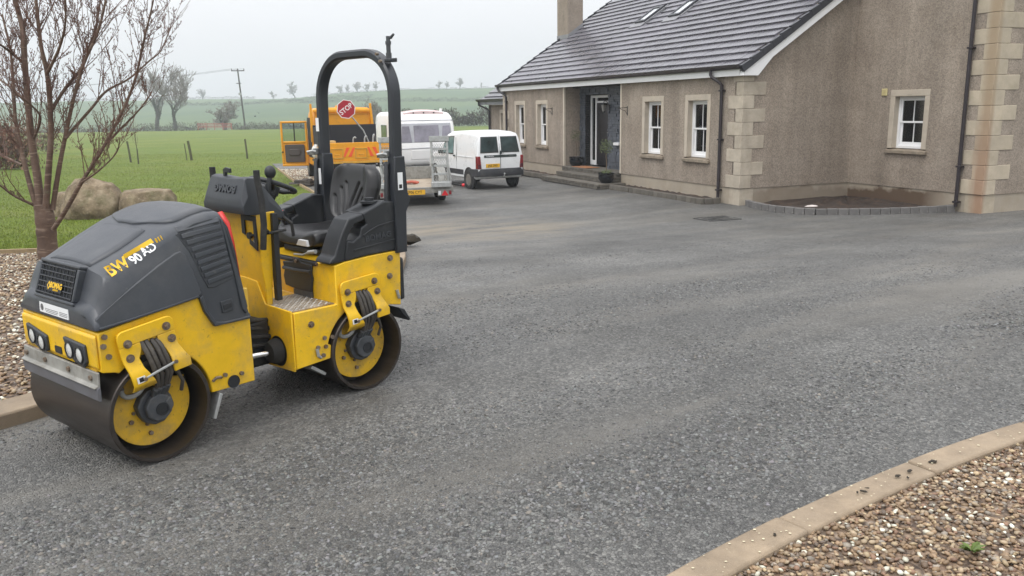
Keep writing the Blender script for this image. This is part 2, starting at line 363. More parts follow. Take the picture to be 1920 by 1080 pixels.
# the far hillside is a different, darker winter pasture
sy = _n(nt, 'ShaderNodeSeparateXYZ'); L(P, sy.inputs[0]); c = mixc(nt, mrange(nt, sy.outputs['Y'], 165, 195), c, mixc(nt, mrange(nt, noise(nt, P, 0.012, 3), 0.4, 0.6), (0.058, 0.098, 0.040), (0.085, 0.125, 0.045)))
L(c, B.inputs['Base Color']); B.inputs['Roughness'].default_value = 0.85; B.inputs['Specular IOR Level'].default_value = 0.25
bp = _n(nt, 'ShaderNodeBump'); bp.inputs['Strength'].default_value = 0.9; bp.inputs['Distance'].default_value = 0.05
L(noise(nt, P, 22, 5, 0.75), bp.inputs['Height']); L(bp.outputs[0], B.inputs['Normal'])
mat('grass_blade', (0.1, 0.15, 0.03), 0.7, var=0.2, attr='col', spec=0.25)
# pebble bed base and pebbles
m, nt, B, L = tex_mat('pebble_base')
tc = _n(nt, 'ShaderNodeTexCoord'); P = tc.outputs['Object']
v1 = _n(nt, 'ShaderNodeTexVoronoi'); v1.inputs['Scale'].default_value = 30; L(P, v1.inputs['Vector'])
c = ramp(nt, v1.outputs['Color'], [(0.0, (0.07, 0.042, 0.025)), (0.4, (0.20, 0.125, 0.075)), (0.75, (0.32, 0.225, 0.15)), (1.0, (0.6, 0.53, 0.44))])
c = mixc(nt, 1.0, c, mrange(nt, v1.outputs['Distance'], 0.1, 0.7, 1.0, 0.35), 'MULTIPLY'); L(c, B.inputs['Base Color']); B.inputs['Roughness'].default_value = 0.6
bp = _n(nt, 'ShaderNodeBump'); bp.inputs['Strength'].default_value = 1.0; bp.inputs['Distance'].default_value = 0.02; bp.invert = True
L(v1.outputs['Distance'], bp.inputs['Height']); L(bp.outputs[0], B.inputs['Normal'])
mat('pebble', (0.2, 0.15, 0.1), 0.5, var=0.22, vscale=45, attr='col', bump=0.1, bscale=120)
mat('chip', (0.1, 0.1, 0.1), 0.55, var=0.15, vscale=50, attr='col')
mat('kerb_concrete', (0.30, 0.232, 0.160), 0.9, var=0.20, vscale=5, bump=0.35, bscale=140, dirt=((0.165, 0.125, 0.085), 3, 0.42, 0.75), objvar=0.07, specks=((0.42, 0.36, 0.27), 60, 0.60, 0.72, 0.6))
mat('lichen', (0.58, 0.52, 0.36), 0.9, var=0.1)
mat('edging_timber', (0.30, 0.22, 0.12), 0.85, var=0.25, vscale=8, bump=0.2)
mat('moss_lump', (0.028, 0.022, 0.014), 0.95, var=0.4, vscale=30, bump=0.5, bscale=60)

XL = [(-3, -8.9), (0, -6.5), (1, -5.75), (4.43, -2.9), (4.6, -2.76), (6, -1.95), (7.5, -1.45), (9.4, -1.26), (10.7, -1.37), (13, -1.75), (18, -3.4), (24.2, -5.68), (27.6, -7.0), (35, -9.6), (40, -11.3)]
XR = [(-3, -4.4), (1.5, -0.7), (2.3, 0.02), (2.86, 0.61), (3.23, 1.09), (3.54, 1.56), (3.91, 2.11), (4.3, 2.8), (4.9, 4.2), (5.4, 6), (5.9, 9), (6.3, 14), (6.6, 26), (24, 26), (30, 12), (40, 2)]
def xl(y): return np.interp(y, [p[0] for p in XL], [p[1] for p in XL])
def xr(y): return np.interp(y, [p[0] for p in XR], [p[1] for p in XR])

def hill(x, y):
    z = gz(x, y)
    t = np.clip((y - 150) / 90, 0, 1); z = z - 3.2 * t * t * (3 - 2 * t)
    s = np.clip((y - 235) / 340, 0, 1); s = s * s * (3 - 2 * s) * 0.75 + s * 0.25
    H = np.interp(x, [-500, -270, -215, -165, -135, -105, -60, 0, 100, 400], [15.5, 15.2, 15.6, 14.6, 15.4, 18.2, 19.6, 20.0, 20.8, 22]) + 0.25 * np.sin(x * 0.06)
    z = z + s * H
    t = np.clip((y - 575) / 500, 0, 1); z = z - 40 * t * t
    return z
ys = np.concatenate([np.arange(-14, 40, 1.0), np.arange(40, 150, 5), np.arange(150, 650, 8)])
xs = np.concatenate([np.arange(-900, -120, 20), np.arange(-120, -20, 5), np.arange(-20, 30, 2), np.arange(30, 120, 5), np.arange(120, 901, 20)])
X, Y = np.meshgrid(xs, ys); Z = hill(X, Y) - 0.02
V = np.stack([X.ravel(), Y.ravel(), Z.ravel()], 1); nx = len(xs)
I = (np.arange(len(ys) - 1)[:, None] * nx + np.arange(nx - 1)[None]).ravel()
g = raw_mesh('ground', V, np.stack([I, I + 1, I + nx + 1, I + nx], 1), 'grass'); tag(g, 'green lawn and grazing field rolling up to the far hill', 'ground', kind='structure')

# driveway
ys = np.concatenate([np.arange(-3, 12, 0.25), np.arange(12, 40.5, 0.5)]); nc = 70
rows = []
for y in ys:
    x = np.linspace(xl(y) - 0.02, xr(y) + 0.02, nc); rows.append(np.stack([x, np.full(nc, y), gz(x, y) + 0.012 + 0.006 * np.sin(x * 1.7 + y) * np.sin(y * 1.3)], 1))
V = np.concatenate(rows); I = (np.arange(len(ys) - 1)[:, None] * nc + np.arange(nc - 1)[None]).ravel()
d = raw_mesh('driveway', V, np.stack([I, I + 1, I + nc + 1, I + nc], 1), 'planings'); tag(d, 'wide driveway freshly laid with rolled grey road planings', 'driveway', kind='structure')

def scatter_solid(name, base_v, base_f, pos, rot, scl, col, m, smooth, parent=None):
    n = len(pos); v = base_v[None] * scl[:, None, :]
    cz, sz = np.cos(rot), np.sin(rot)
    v = np.stack([v[..., 0] * cz[:, None] - v[..., 1] * sz[:, None], v[..., 0] * sz[:, None] + v[..., 1] * cz[:, None], v[..., 2]], -1)
    # small random tilt
    tx, ty = RNG.normal(0, 0.18, n), RNG.normal(0, 0.18, n)
    v[..., 2] += v[..., 0] * tx[:, None] + v[..., 1] * ty[:, None]
    v = v + pos[:, None, :]; k = len(base_v)
    f = (base_f[None] + (np.arange(n) * k)[:, None, None]).reshape(-1, base_f.shape[1])
    c = np.repeat(col, k, axis=0)
    return raw_mesh(name, v.reshape(-1, 3), f, m, c, smooth, parent)
# loose chips lying in the planings
def band(x, y):   # the passes of the roller leave coarse and closed-up strips
    q = -x * 0.616 + y * 0.788; t_ = x * 0.788 + y * 0.616
    return 0.55 + 0.34 * np.sin(q * 5.2 + 1.3 * np.sin(t_ * 0.5)) + 0.28 * np.sin(q * 2.1 + t_ * 0.35 + 1.0) + 0.22 * np.sin(t_ * 1.7 + q) * np.sin(q * 3.3)
def chips(n, y0, y1, smin, smax):
    y = y0 + (y1 - y0) * RNG.random(n) ** 1.25; x = (RNG.random(n) * 2 - 1) * (0.66 * y + 0.4)
    k = (x > xl(y) + 0.02) & (x < xr(y) - 0.01); x, y = x[k], y[k]
    keep = RNG.random(len(x)) < np.clip(band(x, y), 0.12, 1); x, y = x[keep], y[keep]
    return x, y
xa, ya = chips(175000, 2.3, 8.5, 0, 0); xb, yb = chips(34000, 8.5, 13, 0, 0)
x = np.concatenate([xa, xb]); y = np.concatenate([ya, yb]); n = len(x)
bv = np.array([[-1, -.8, 0], [.9, -1, 0], [1, .7, 0], [-.7, 1, 0], [-.75, -.6, 1], [.6, -.75, .8], [.75, .5, 1.1], [-.5, .7, .9]], float)
bf = np.array([[4, 5, 6, 7], [0, 1, 5, 4], [1, 2, 6, 5], [2, 3, 7, 6], [3, 0, 4, 7]])
s = 0.0034 + 0.0064 * RNG.random(n) ** 2.2 * (0.5 + 0.7 * np.clip(band(x, y), 0, 1))
scl = np.stack([s * (0.7 + 0.8 * RNG.random(n)), s * (0.6 + 0.5 * RNG.random(n)), s * (0.35 + 0.5 * RNG.random(n))], 1)
b = (0.034 + 0.165 * RNG.random(n) ** 1.7)[:, None]; tint = np.array([[1.0, 1.0, 0.965]]) + RNG.normal(0, 0.025, (n, 3))
warm = (RNG.random(n) < 0.12)[:, None]; col = np.where(warm, b * np.array([[1.12, 1.0, 0.85]]), b * tint)
o = scatter_solid('loose_chippings', bv, bf, np.stack([x, y, gz(x, y) + 0.010 + 0.006 * np.sin(x * 1.7 + y) * np.sin(y * 1.3)], 1), RNG.random(n) * 6.28, scl, col, 'chip', False)
tag(o, 'loose dark grey stone chippings over the rolled driveway', 'gravel', kind='stuff')

# pebble beds
ico = bmesh.new(); bmesh.ops.create_icosphere(ico, subdivisions=2, radius=1); ico.verts.ensure_lookup_table()
IV2 = np.array([v.co[:] for v in ico.verts]); IF2 = np.array([[q.index for q in f.verts] for f in ico.faces]); ico.free()
ico = bmesh.new(); bmesh.ops.create_icosphere(ico, subdivisions=1, radius=1); ico.verts.ensure_lookup_table()
IV1 = np.array([v.co[:] for v in ico.verts]); IF1 = np.array([[q.index for q in f.verts] for f in ico.faces]); ico.free()
PAL = np.array([[0.24, 0.15, 0.09], [0.30, 0.19, 0.12], [0.17, 0.105, 0.07], [0.36, 0.26, 0.18], [0.13, 0.09, 0.07], [0.42, 0.30, 0.19], [0.26, 0.21, 0.18], [0.62, 0.56, 0.48], [0.74, 0.69, 0.62], [0.22, 0.12, 0.08]])
def pcol(n, white=0.12):
    w_ = np.array([.17, .16, .13, .13, .08, .08, .09, .0, .0, .07]); w_ = w_ / w_.sum() * (1 - white); w_[7] = white * .55; w_[8] = white * .45
    return PAL[RNG.choice(10, n, p=w_)] * np.array([[0.94, 1.0, 0.93]]) * (0.8 + 0.4 * RNG.random((n, 1)))
def bed(name, rowsLR, label, seedn=0, lift=0.02):
    nc = 12; V = []
    for y, a, b_ in rowsLR:
        for k in range(nc): x = a + (b_ - a) * k / (nc - 1); V.append((x, y, float(gz(x, y)) + lift))
    V = np.array(V); I = (np.arange(len(rowsLR) - 1)[:, None] * nc + np.arange(nc - 1)[None]).ravel()
    o = raw_mesh(name, V, np.stack([I, I + 1, I + nc + 1, I + nc], 1), 'pebble_base'); tag(o, label, 'gravel', kind='structure'); return o
bed_r = bed('pebble_bed', [(y, xr(y) + 0.12, xr(y) + 9) for y in np.arange(0.8, 6.0, 0.2)], 'bed of brown and white pebbles beside the curved tan kerb in front', lift=0.022)
# lawn edge line behind the left bed
EDGE = [(-14, 11.2), (-7.67, 12.32), (-7.13, 12.47), (-4, 12.95), (-1.95, 13.3)]
def yedge(x): return np.interp(x, [p[0] for p in EDGE], [p[1] for p in EDGE])
bed_l = bed('pebble_bed', [(y, max(-14, -14), xl(y) - 0.18) for y in np.arange(1, 11.2, 0.4)], 'bed of brown pebbles around the bare cherry tree', lift=0.018)
V = []; xsr = np.linspace(-14, -1.6, 26)
for t in np.linspace(0, 1, 6):
    for x in xsr: y = 10.95 + (yedge(x) - 10.95) * t; V.append((x, y, float(gz(x, y)) + 0.02))
V = np.array(V); I = (np.arange(5)[:, None] * 26 + np.arange(25)[None]).ravel()
o = raw_mesh('pebbles_back', V, np.stack([I, I + 1, I + 27, I + 26], 1), 'pebble_base'); o.parent = bed_l; o.name = 'bed_margin'
def scat_pebbles(name, x, y, white, smin, smax, lift, label, hi, parent=None):
    n = len(x); s = smin + (smax - smin) * RNG.random(n) ** 1.8
    scl = np.stack([s * (0.9 + 0.5 * RNG.random(n)), s * (0.7 + 0.3 * RNG.random(n)), s * (0.45 + 0.3 * RNG.random(n))], 1)
    z = gz(x, y) + lift + RNG.random(n) * smax * 0.6
    o = scatter_solid(name, IV2 if hi else IV1, IF2 if hi else IF1, np.stack([x, y, z], 1), RNG.random(n) * 6.28, scl, pcol(n, white), 'pebble', True, parent)
    if label: tag(o, label, 'gravel', kind='stuff')
    else: o['kind'] = 'stuff'
    return o
def inview(x, y): return np.abs(x) < 0.66 * y + 0.4
n = 34000; y = 1.9 + 3.4 * RNG.random(n); x = xr(y) + 0.15 + RNG.random(n) * 3.6; k = (np.abs(x) < 0.66 * y + 1.4) & (x > xr(y) + 0.15); xp, yp = x[k], y[k]
# keep the stones off the kerb's back edge (measured square to the curve)
rp = np.array([(xr(t), t) for t in np.arange(0.5, 6.5, 0.05)])
dist = np.min(np.hypot(xp[:, None] - rp[None, :, 0], yp[:, None] - rp[None, :, 1]), 1); k = dist > 0.158; xp, yp = xp[k], yp[k]
scat_pebbles('pebbles', xp, yp, 0.06, 0.0075, 0.0165, 0.022, 'loose brown, tan and white pebbles filling the bed beside the curved kerb', False)
# the biggest stones of that bed, one by one
MP = []
for i in range(6):
    me = bpy.data.meshes.new('pebble'); vv = IV2 * (1 + 0.12 * np.sin(IV2[:, [1]] * 3 + i) + 0.08 * np.cos(IV2[:, [0]] * 4 + i * 2)) * np.array([[1.25, 0.9, 0.55]])
    me.from_pydata(vv.tolist(), [], IF2.tolist()); me.shade_smooth(); MP.append(me)
PM = []
for i, cc in enumerate([(0.26, 0.16, 0.10), (0.35, 0.24, 0.16), (0.17, 0.10, 0.07), (0.70, 0.65, 0.57), (0.42, 0.29, 0.18), (0.29, 0.22, 0.18), (0.6, 0.53, 0.44)]):
    mat('pebble_%d' % i, cc, 0.5, var=0.25, vscale=3, bump=0.08, bscale=10); PM.append('pebble_%d' % i)
for i in range(6): MP[i].materials.append(MATS[PM[i]])
MP.append(MP[2].copy()); MP[6].materials[0] = MATS[PM[6]]
idx = np.argsort(yp + 0.15 * xp)[:2600]; idx = RNG.choice(idx, 290, replace=False)
for i in idx:
    o = bpy.data.objects.new('pebble', MP[int(RNG.integers(0, 7))]); COL.objects.link(o); s = 0.0115 + 0.006 * RNG.random()
    o.location = (xp[i], yp[i], 0.040); o.scale = (s, s, s); o.rotation_euler = (RNG.normal(0, .2), RNG.normal(0, .2), RNG.random() * 6.28); o.parent = bed_r
n = 52000; y = 3.0 + 10.3 * RNG.random(n) ** 0.9; x = xl(y) - 0.2 - RNG.random(n) * 9
rp = np.array([(xl(t), t) for t in np.arange(1, 14, 0.05)])
k = (np.abs(x) < 0.68 * y + 1.7) & (y < yedge(x) - 0.03) & (x < -1.5); x, y = x[k], y[k]
dist = np.concatenate([np.min(np.hypot(a[:, None] - rp[None, :, 0], b_[:, None] - rp[None, :, 1]), 1) for a, b_ in zip(np.array_split(x, 10), np.array_split(y, 10))]); k = dist > 0.36; x, y = x[k], y[k]
scat_pebbles('pebbles', x, y, 0.12, 0.011, 0.024, 0.024, 'loose brown pebbles spread under the bare cherry tree', False)
# pebble patch by the truck
V = np.array([(-9.55, 34.9, 0), (-7.6, 35.4, 0), (-6.2, 29.3, 0), (-7.05, 27.9, 0)], float); V[:, 2] = gz(V[:, 0], V[:, 1]) + 0.03
o = raw_mesh('pebble_patch', V, np.array([[0, 3, 2, 1]]), 'pebble_base', smooth=False); tag(o, 'pale pebble patch between lawn corner and yellow truck', 'gravel', kind='structure')
t, q = RNG.random(6000), RNG.random(6000); PA = V[0] * (1 - t)[:, None] + V[3] * t[:, None]; PB = V[1] * (1 - t)[:, None] + V[2] * t[:, None]; PP = PA * (1 - q)[:, None] + PB * q[:, None]
scat_pebbles('pebbles', PP[:, 0], PP[:, 1], 0.3, 0.015, 0.035, 0.035, 'loose pale pebbles beside the yellow truck', False)

# kerbs
def resample(pts, step):
    pts = np.array(pts, float); d = np.r_[0, np.cumsum(np.hypot(*np.diff(pts, axis=0).T))]; n = int(d[-1] / step); t = np.linspace(0, d[-1], n + 1)
    return np.stack([np.interp(t, d, pts[:, 0]), np.interp(t, d, pts[:, 1])], 1)
def smooth_curve(fn, y0, y1, win=9):
    yy = np.arange(y0, y1, 0.05); p = np.stack([fn(yy), yy], 1); k = np.ones(win * 2 + 1) / (win * 2 + 1)
    q = np.stack([np.convolve(np.pad(p[:, i], win, mode='reflect', reflect_type='odd'), k, 'valid') for i in (0, 1)], 1); return q
def kerb(name, pts, side, width, z0, z1, length, m, label, cat, piece, gap=0.006, bev=0.012):
    root = empty(name, (0, 0, 0)); tag(root, label, cat, kind='structure')
    p = resample(pts, length / 5)
    tan = np.gradient(p, axis=0); tan /= np.linalg.norm(tan, axis=1)[:, None]; nor = np.stack([tan[:, 1], -tan[:, 0]], 1) * side
    for i in range(0, len(p) - 5, 5):
        secs = []; dz = random.uniform(-0.006, 0.006)
        for k in range(6):
            a = p[i + k] + (tan[i + k] * gap if k == 0 else 0); b_ = a + nor[i + k] * width; g_ = float(gz(a[0], a[1]))
            secs.append([(a[0], a[1], g_ + z0), (b_[0], b_[1], g_ + z0), (b_[0], b_[1], g_ + z1 + dz), (a[0], a[1], g_ + z1 + dz)])
        MB().loft(secs, closed=True).build(piece, m, root, bevel=bev)
    return root
cr = smooth_curve(xr, 1.2, 6.35)
kerb('kerb', cr, 1, 0.155, -0.1, 0.050, 0.95, 'kerb_concrete', 'curved tan concrete kerb between driveway and the pebble bed in front', 'kerb', 'kerb_stone')
cl = smooth_curve(xl, 1.0, 13.3)
kerb('kerb', cl, -1, 0.27, -0.1, 0.105, 0.95, 'kerb_concrete', 'tan concrete kerb running behind the road roller', 'kerb', 'kerb_stone')
kerb('lawn_edging', resample(smooth_curve(xl, 13.3, 36.5), 0.3), -1, 0.05, -0.1, 0.06, 2.4, 'edging_timber', 'thin pale edging strip between lawn and driveway', 'edging', 'edging_board', bev=0.005)
kerb('lawn_edging', resample(EDGE, 0.3), -1, 0.05, -0.1, 0.09, 2.4, 'edging_timber', 'brown timber edging between lawn and pebble bed', 'edging', 'edging_board', bev=0.005)
# lichen flecks and lumps of moss lying on the near kerb
tn = np.gradient(cr, axis=0); tn /= np.linalg.norm(tn, axis=1)[:, None]
mb = MB()
for i in range(170):
    j = random.randrange(20, 90); q = random.uniform(0.015, 0.14); p0 = cr[j] + np.array([tn[j, 1], -tn[j, 0]]) * q + tn[j] * random.uniform(-.03, .03)
    r0 = random.uniform(0.002, 0.007); n_ = 6; a0 = random.random() * 6
    mb.add([(p0[0] + r0 * math.cos(a0 + k) * random.uniform(.6, 1.3), p0[1] + r0 * math.sin(a0 + k) * random.uniform(.5, 1), 0.0570) for k in np.linspace(0, 5.2, n_)], [tuple(range(n_))])
tag(mb.build('lichen', 'lichen', None, smooth=0), 'pale lichen flecks on the curved tan kerb', 'lichen', kind='stuff')
for i, (px_, py_, s_) in enumerate([(2.02, 3.70, .019), (1.86, 3.60, .015), (1.78, 3.55, .014), (1.82, 3.53, .010), (1.56, 3.40, .013), (1.59, 3.43, .008), (1.53, 3.39, .009), (1.05, 3.03, .010)]):
    mb = MB().sph((0, 0, 0), (s_ * 1.3, s_ * .65, s_ * .35), 8); mb.v = [tuple(c * random.uniform(.6, 1.35) for c in p) for p in mb.v]
    o = mb.build('moss_lump', 'moss_lump', None); o.location = (px_ - .012, py_ + .022, 0.057); o.rotation_euler.z = random.random() * 3
    tag(o, 'small dark crumb of moss lying on the tan kerb', 'moss', 'moss crumbs on the kerb')
# weed in the near pebbles
mb = MB()
mat('weed', (0.10, 0.15, 0.025), 0.6, var=0.3, vscale=20)
for i in range(26):
    a = random.random() * 6.28; l = random.uniform(.025, .055); w_ = l * .22; e = random.uniform(.2, .9); dx, dy = math.cos(a), math.sin(a)
    mb.add([(0, 0, 0), (dx * l * .5 - dy * w_, dy * l * .5 + dx * w_, l * e * .6), (dx * l, dy * l, l * e * .7), (dx * l * .5 + dy * w_, dy * l * .5 - dx * w_, l * e * .6)], [(0, 1, 2, 3)])
o = mb.build('weed', 'weed', None, smooth=0); o.location = (1.76, 2.92, 0.045); tag(o, 'small green weed growing among the pebbles', 'weed')

# lawn grass blades
n = 230000; y = 12.4 + 42 * RNG.random(n) ** 2.3; x = -(RNG.random(n) * (0.64 * y + 3.0)) + 0.2
k = (y > yedge(x) + 0.05) & (x < xl(y) - 0.06); x, y = x[k], y[k]; n = len(x)
h_ = 0.02 + 0.032 * RNG.random(n); a = RNG.random(n) * 6.28; wd = 0.004 + 0.004 * RNG.random(n); le = RNG.normal(0, 0.02, (n, 2)); z = gz(x, y) - 0.02
V = np.empty((n, 3, 3)); V[:, 0] = np.stack([x - np.cos(a) * wd, y - np.sin(a) * wd, z], 1); V[:, 1] = np.stack([x + np.cos(a) * wd, y + np.sin(a) * wd, z], 1); V[:, 2] = np.stack([x + le[:, 0], y + le[:, 1], z + h_], 1)
cb = np.array([[0.140, 0.200, 0.026]]) * (0.65 + 0.7 * RNG.random((n, 1))) + np.array([[0.04, 0.015, 0.004]]) * RNG.random((n, 1))
o = raw_mesh('lawn_grass', V.reshape(-1, 3), np.arange(n * 3).reshape(-1, 3), 'grass_blade', np.repeat(cb, 3, 0), False); tag(o, 'short mown green grass of the lawn', 'grass', kind='stuff')
# iron drain cover set in the drive, and a lump of planings by the kerb
mat('cast_iron', (0.035, 0.034, 0.032), 0.8, var=0.4, vscale=9, bump=0.6, bscale=30, dirt=((0.12, 0.115, 0.105), 5, 0.46, 0.62))
dc = empty('drain_cover', (4.2, 16.83, float(gz(4.2, 16.83)) + 0.018), R(22)); tag(dc, 'dark iron drain cover set in the driveway near the house corner', 'drain cover')
MB().prism(rrect(-.33, .33, -.24, .24, .03), 'z', -0.02, 0.008).build('cover_plate', 'cast_iron', dc)
f_ = MB()
for a_, b_, c_, d_ in ((-.38, .38, -.29, -.245), (-.38, .38, .245, .29), (-.38, -.335, -.245, .245), (.335, .38, -.245, .245)): f_.box(a_, b_, c_, d_, -0.02, 0.014)
f_.build('cover_frame', 'cast_iron', dc)
for i in range(5): MB().box(-.28, .28, -.19 + i * .09, -.165 + i * .09, 0.008, 0.016).build('cover_rib', 'cast_iron', dc)
mb = MB().sph((0, 0, 0), (.15, .10, .08), 10); mb.v = [tuple(c * random.uniform(.75, 1.25) for c in p) for p in mb.v]
o = mb.build('tarmac_lump', 'moss_lump', None); o.location = (-1.55, 12.6, float(gz(0, 12.6)) + 0.13); tag(o, 'dark lump of old tarmac on the kerb behind the roller', 'lump')
# ================================================================== HOUSE  (local x = depth b into the house, y = a along the front, z up)
mat('harl', (0.318, 0.268, 0.217), 0.95, var=0.10, vscale=0.9, bump=1.0, bscale=60, dirt=((0.225, 0.183, 0.144), 0.8, 0.45, 0.75), spec=0.2)
_h = MATS['harl']; _nt = _h.node_tree; _b = _nt.nodes['Principled BSDF']   # add the pebbledash speckle
_src = _b.inputs['Base Color'].links[0].from_socket; _tc = _n(_nt, 'ShaderNodeTexCoord')
_v = _n(_nt, 'ShaderNodeTexVoronoi'); _v.inputs['Scale'].default_value = 46; _nt.links.new(_tc.outputs['Object'], _v.inputs['Vector'])
_ms = _n(_nt, 'ShaderNodeMapping'); _ms.inputs['Scale'].default_value = (2.2, 2.2, 0.16); _nt.links.new(_tc.outputs['Object'], _ms.inputs[0])   # rain streaks
_src = mixc(_nt, 1.0, _src, mrange(_nt, noise(_nt, _ms.outputs[0], 1.2, 5, 0.6), 0.38, 0.62, 0.86, 1.06), 'MULTIPLY')
_nt.links.new(mixc(_nt, 1.0, _src, mrange(_nt, _v.outputs['Color'], 0, 1, 0.70, 1.30), 'MULTIPLY'), _b.inputs['Base Color'])
mat('stone', (0.44, 0.385, 0.305), 0.88, var=0.15, vscale=3.5, bump=0.25, bscale=60, dirt=((0.29, 0.24, 0.18), 2.2, 0.46, 0.8), objvar=0.09)
mat('surround_stone', (0.47, 0.41, 0.33), 0.85, var=0.12, vscale=3, bump=0.1, bscale=60, dirt=((0.36, 0.31, 0.24), 4, 0.5, 0.85))
mat('sill_stone', (0.27, 0.22, 0.165), 0.9, var=0.25, vscale=5, bump=0.2, bscale=60, dirt=((0.13, 0.11, 0.075), 6, 0.45, 0.75))
mat('upvc', (0.80, 0.80, 0.80), 0.35, var=0.03)
mat('cream_bead', (0.60, 0.53, 0.43), 0.7, var=0.08)
mat('pipe_black', (0.022, 0.016, 0.019), 0.4, var=0.2, vscale=6)
mat('roof_tile', (0.120, 0.114, 0.132), 0.30, var=0.25, vscale=1.6, bump=0.10, bscale=30, dirt=((0.075, 0.075, 0.08), 4, 0.48, 0.75), objvar=0.16)
mat('verge_plastic', (0.030, 0.031, 0.038), 0.45, var=0.15)
mat('slate', (0.085, 0.095, 0.112), 0.55, var=0.45, vscale=7, bump=0.4, bscale=25)
mat('lead', (0.25, 0.25, 0.26), 0.6, metal=0.3, var=0.2)
mat('skylight_glass', (0.62, 0.64, 0.66), 0.08, var=0.05)
mat('door_dark', (0.012, 0.011, 0.013), 0.35, var=0.1)
mat('room_dark', (0.02, 0.018, 0.016), 0.9, var=0.2)
mat('blind', (0.20, 0.14, 0.08), 0.6, var=0.1)
mat('room_glow', (0.5, 0.25, 0.08), 0.8, var=0.5, vscale=2.5, emit=((1.0, 0.45, 0.12), 0.40))
mat('paver', (0.135, 0.12, 0.10), 0.85, objvar=0.18, var=0.28, vscale=4, bump=0.2, bscale=70, dirt=((0.06, 0.058, 0.042), 5, 0.45, 0.75))
mat('kerb_brick', (0.13, 0.124, 0.118), 0.85, objvar=0.16, var=0.22, vscale=3, bump=0.2, bscale=60, dirt=((0.30, 0.28, 0.25), 9, 0.60, 0.75))
mat('soil', (0.030, 0.019, 0.013), 0.95, var=0.45, vscale=7, bump=0.9, bscale=18, dirt=((0.085, 0.052, 0.032), 3, 0.5, 0.7))
mat('vent_cream', (0.60, 0.52, 0.27), 0.5, var=0.05)
mat('iron_black', (0.012, 0.012, 0.012), 0.45, var=0.1)
mat('lamp_glass', (0.25, 0.24, 0.22), 0.15, var=0.1)
mat('doormat', (0.32, 0.14, 0.06), 0.95, var=0.3, vscale=30, bump=0.5)
glass('window_glass', (0.88, 0.92, 0.92), 0.92)
# smooth plinth, with soil splash and damp rising out of the planting bed
mat('plinth', (0.36, 0.31, 0.243), 0.88, var=0.12, vscale=1.6, bump=0.1, bscale=50, dirt=((0.30, 0.25, 0.18), 2, 0.48, 0.8))
_p_ = MATS['plinth']; _nt = _p_.node_tree; _b = _nt.nodes['Principled BSDF']; _src = _b.inputs['Base Color'].links[0].from_socket
_tc = _n(_nt, 'ShaderNodeTexCoord'); _s = _n(_nt, 'ShaderNodeSeparateXYZ'); _nt.links.new(_tc.outputs['Object'], _s.inputs[0])
def _mth(nt, op, a, b):
    m_ = _n(nt, 'ShaderNodeMath', operation=op)
    for i, q in enumerate((a, b)):
        if isinstance(q, (int, float)): m_.inputs[i].default_value = q
        else: nt.links.new(q, m_.inputs[i])
    return m_.outputs[0]
_nz = noise(_nt, _tc.outputs['Object'], 1.7, 5, 0.6)
_hgt = _mth(_nt, 'SUBTRACT', _mth(_nt, 'MULTIPLY', _nz, 0.75), _s.outputs['Z'])          # ragged tide line
_inb = _mth(_nt, 'MULTIPLY', mrange(_nt, _s.outputs['X'], 0.1, 0.6), mrange(_nt, _s.outputs['Y'], -3.0, -2.2))
_inb = _mth(_nt, 'MULTIPLY', _inb, mrange(_nt, _s.outputs['Y'], 0.05, -0.02, 0, 1))
_nt.links.new(mixc(_nt, _mth(_nt, 'MULTIPLY', mrange(_nt, _hgt, -0.02, 0.10), _inb), _src, (0.105, 0.068, 0.042)), _b.inputs['Base Color'])
# corner stones of the wing: orange rust run down the corner
mat('stone_rust', (0.45, 0.385, 0.29), 0.85, var=0.16, vscale=2.5, objvar=0.08, bump=0.25, bscale=60, dirt=((0.34, 0.29, 0.2), 3, 0.5, 0.85))
_nt = MATS['stone_rust'].node_tree; _b = _nt.nodes['Principled BSDF']; _src = _b.inputs['Base Color'].links[0].from_socket
_tc = _n(_nt, 'ShaderNodeTexCoord'); _s = _n(_nt, 'ShaderNodeSeparateXYZ'); _nt.links.new(_tc.outputs['Object'], _s.inputs[0])
_mp = _n(_nt, 'ShaderNodeMapping'); _mp.inputs['Scale'].default_value = (3, 3, 0.35); _nt.links.new(_tc.outputs['Object'], _mp.inputs[0])
_d = _mth(_nt, 'ADD', _s.outputs['Y'], _mth(_nt, 'MULTIPLY', noise(_nt, _mp.outputs[0], 1.5, 6, 0.7), 0.34))
_band = mrange(_nt, _mth(_nt, 'ABSOLUTE', _mth(_nt, 'SUBTRACT', _d, -3.44), 0), 0.06, 0.26, 0.68, 0.0)
_face = mrange(_nt, _s.outputs['X'], 3.25, 3.33, 1.0, 0.0)
_rc = mixc(_nt, mrange(_nt, _s.outputs['Z'], 0.6, 2.6), (0.30, 0.15, 0.08), (0.31, 0.22, 0.13))
_nt.links.new(mixc(_nt, _mth(_nt, 'MULTIPLY', _band, _face), _src, _rc), _b.inputs['Base Color'])

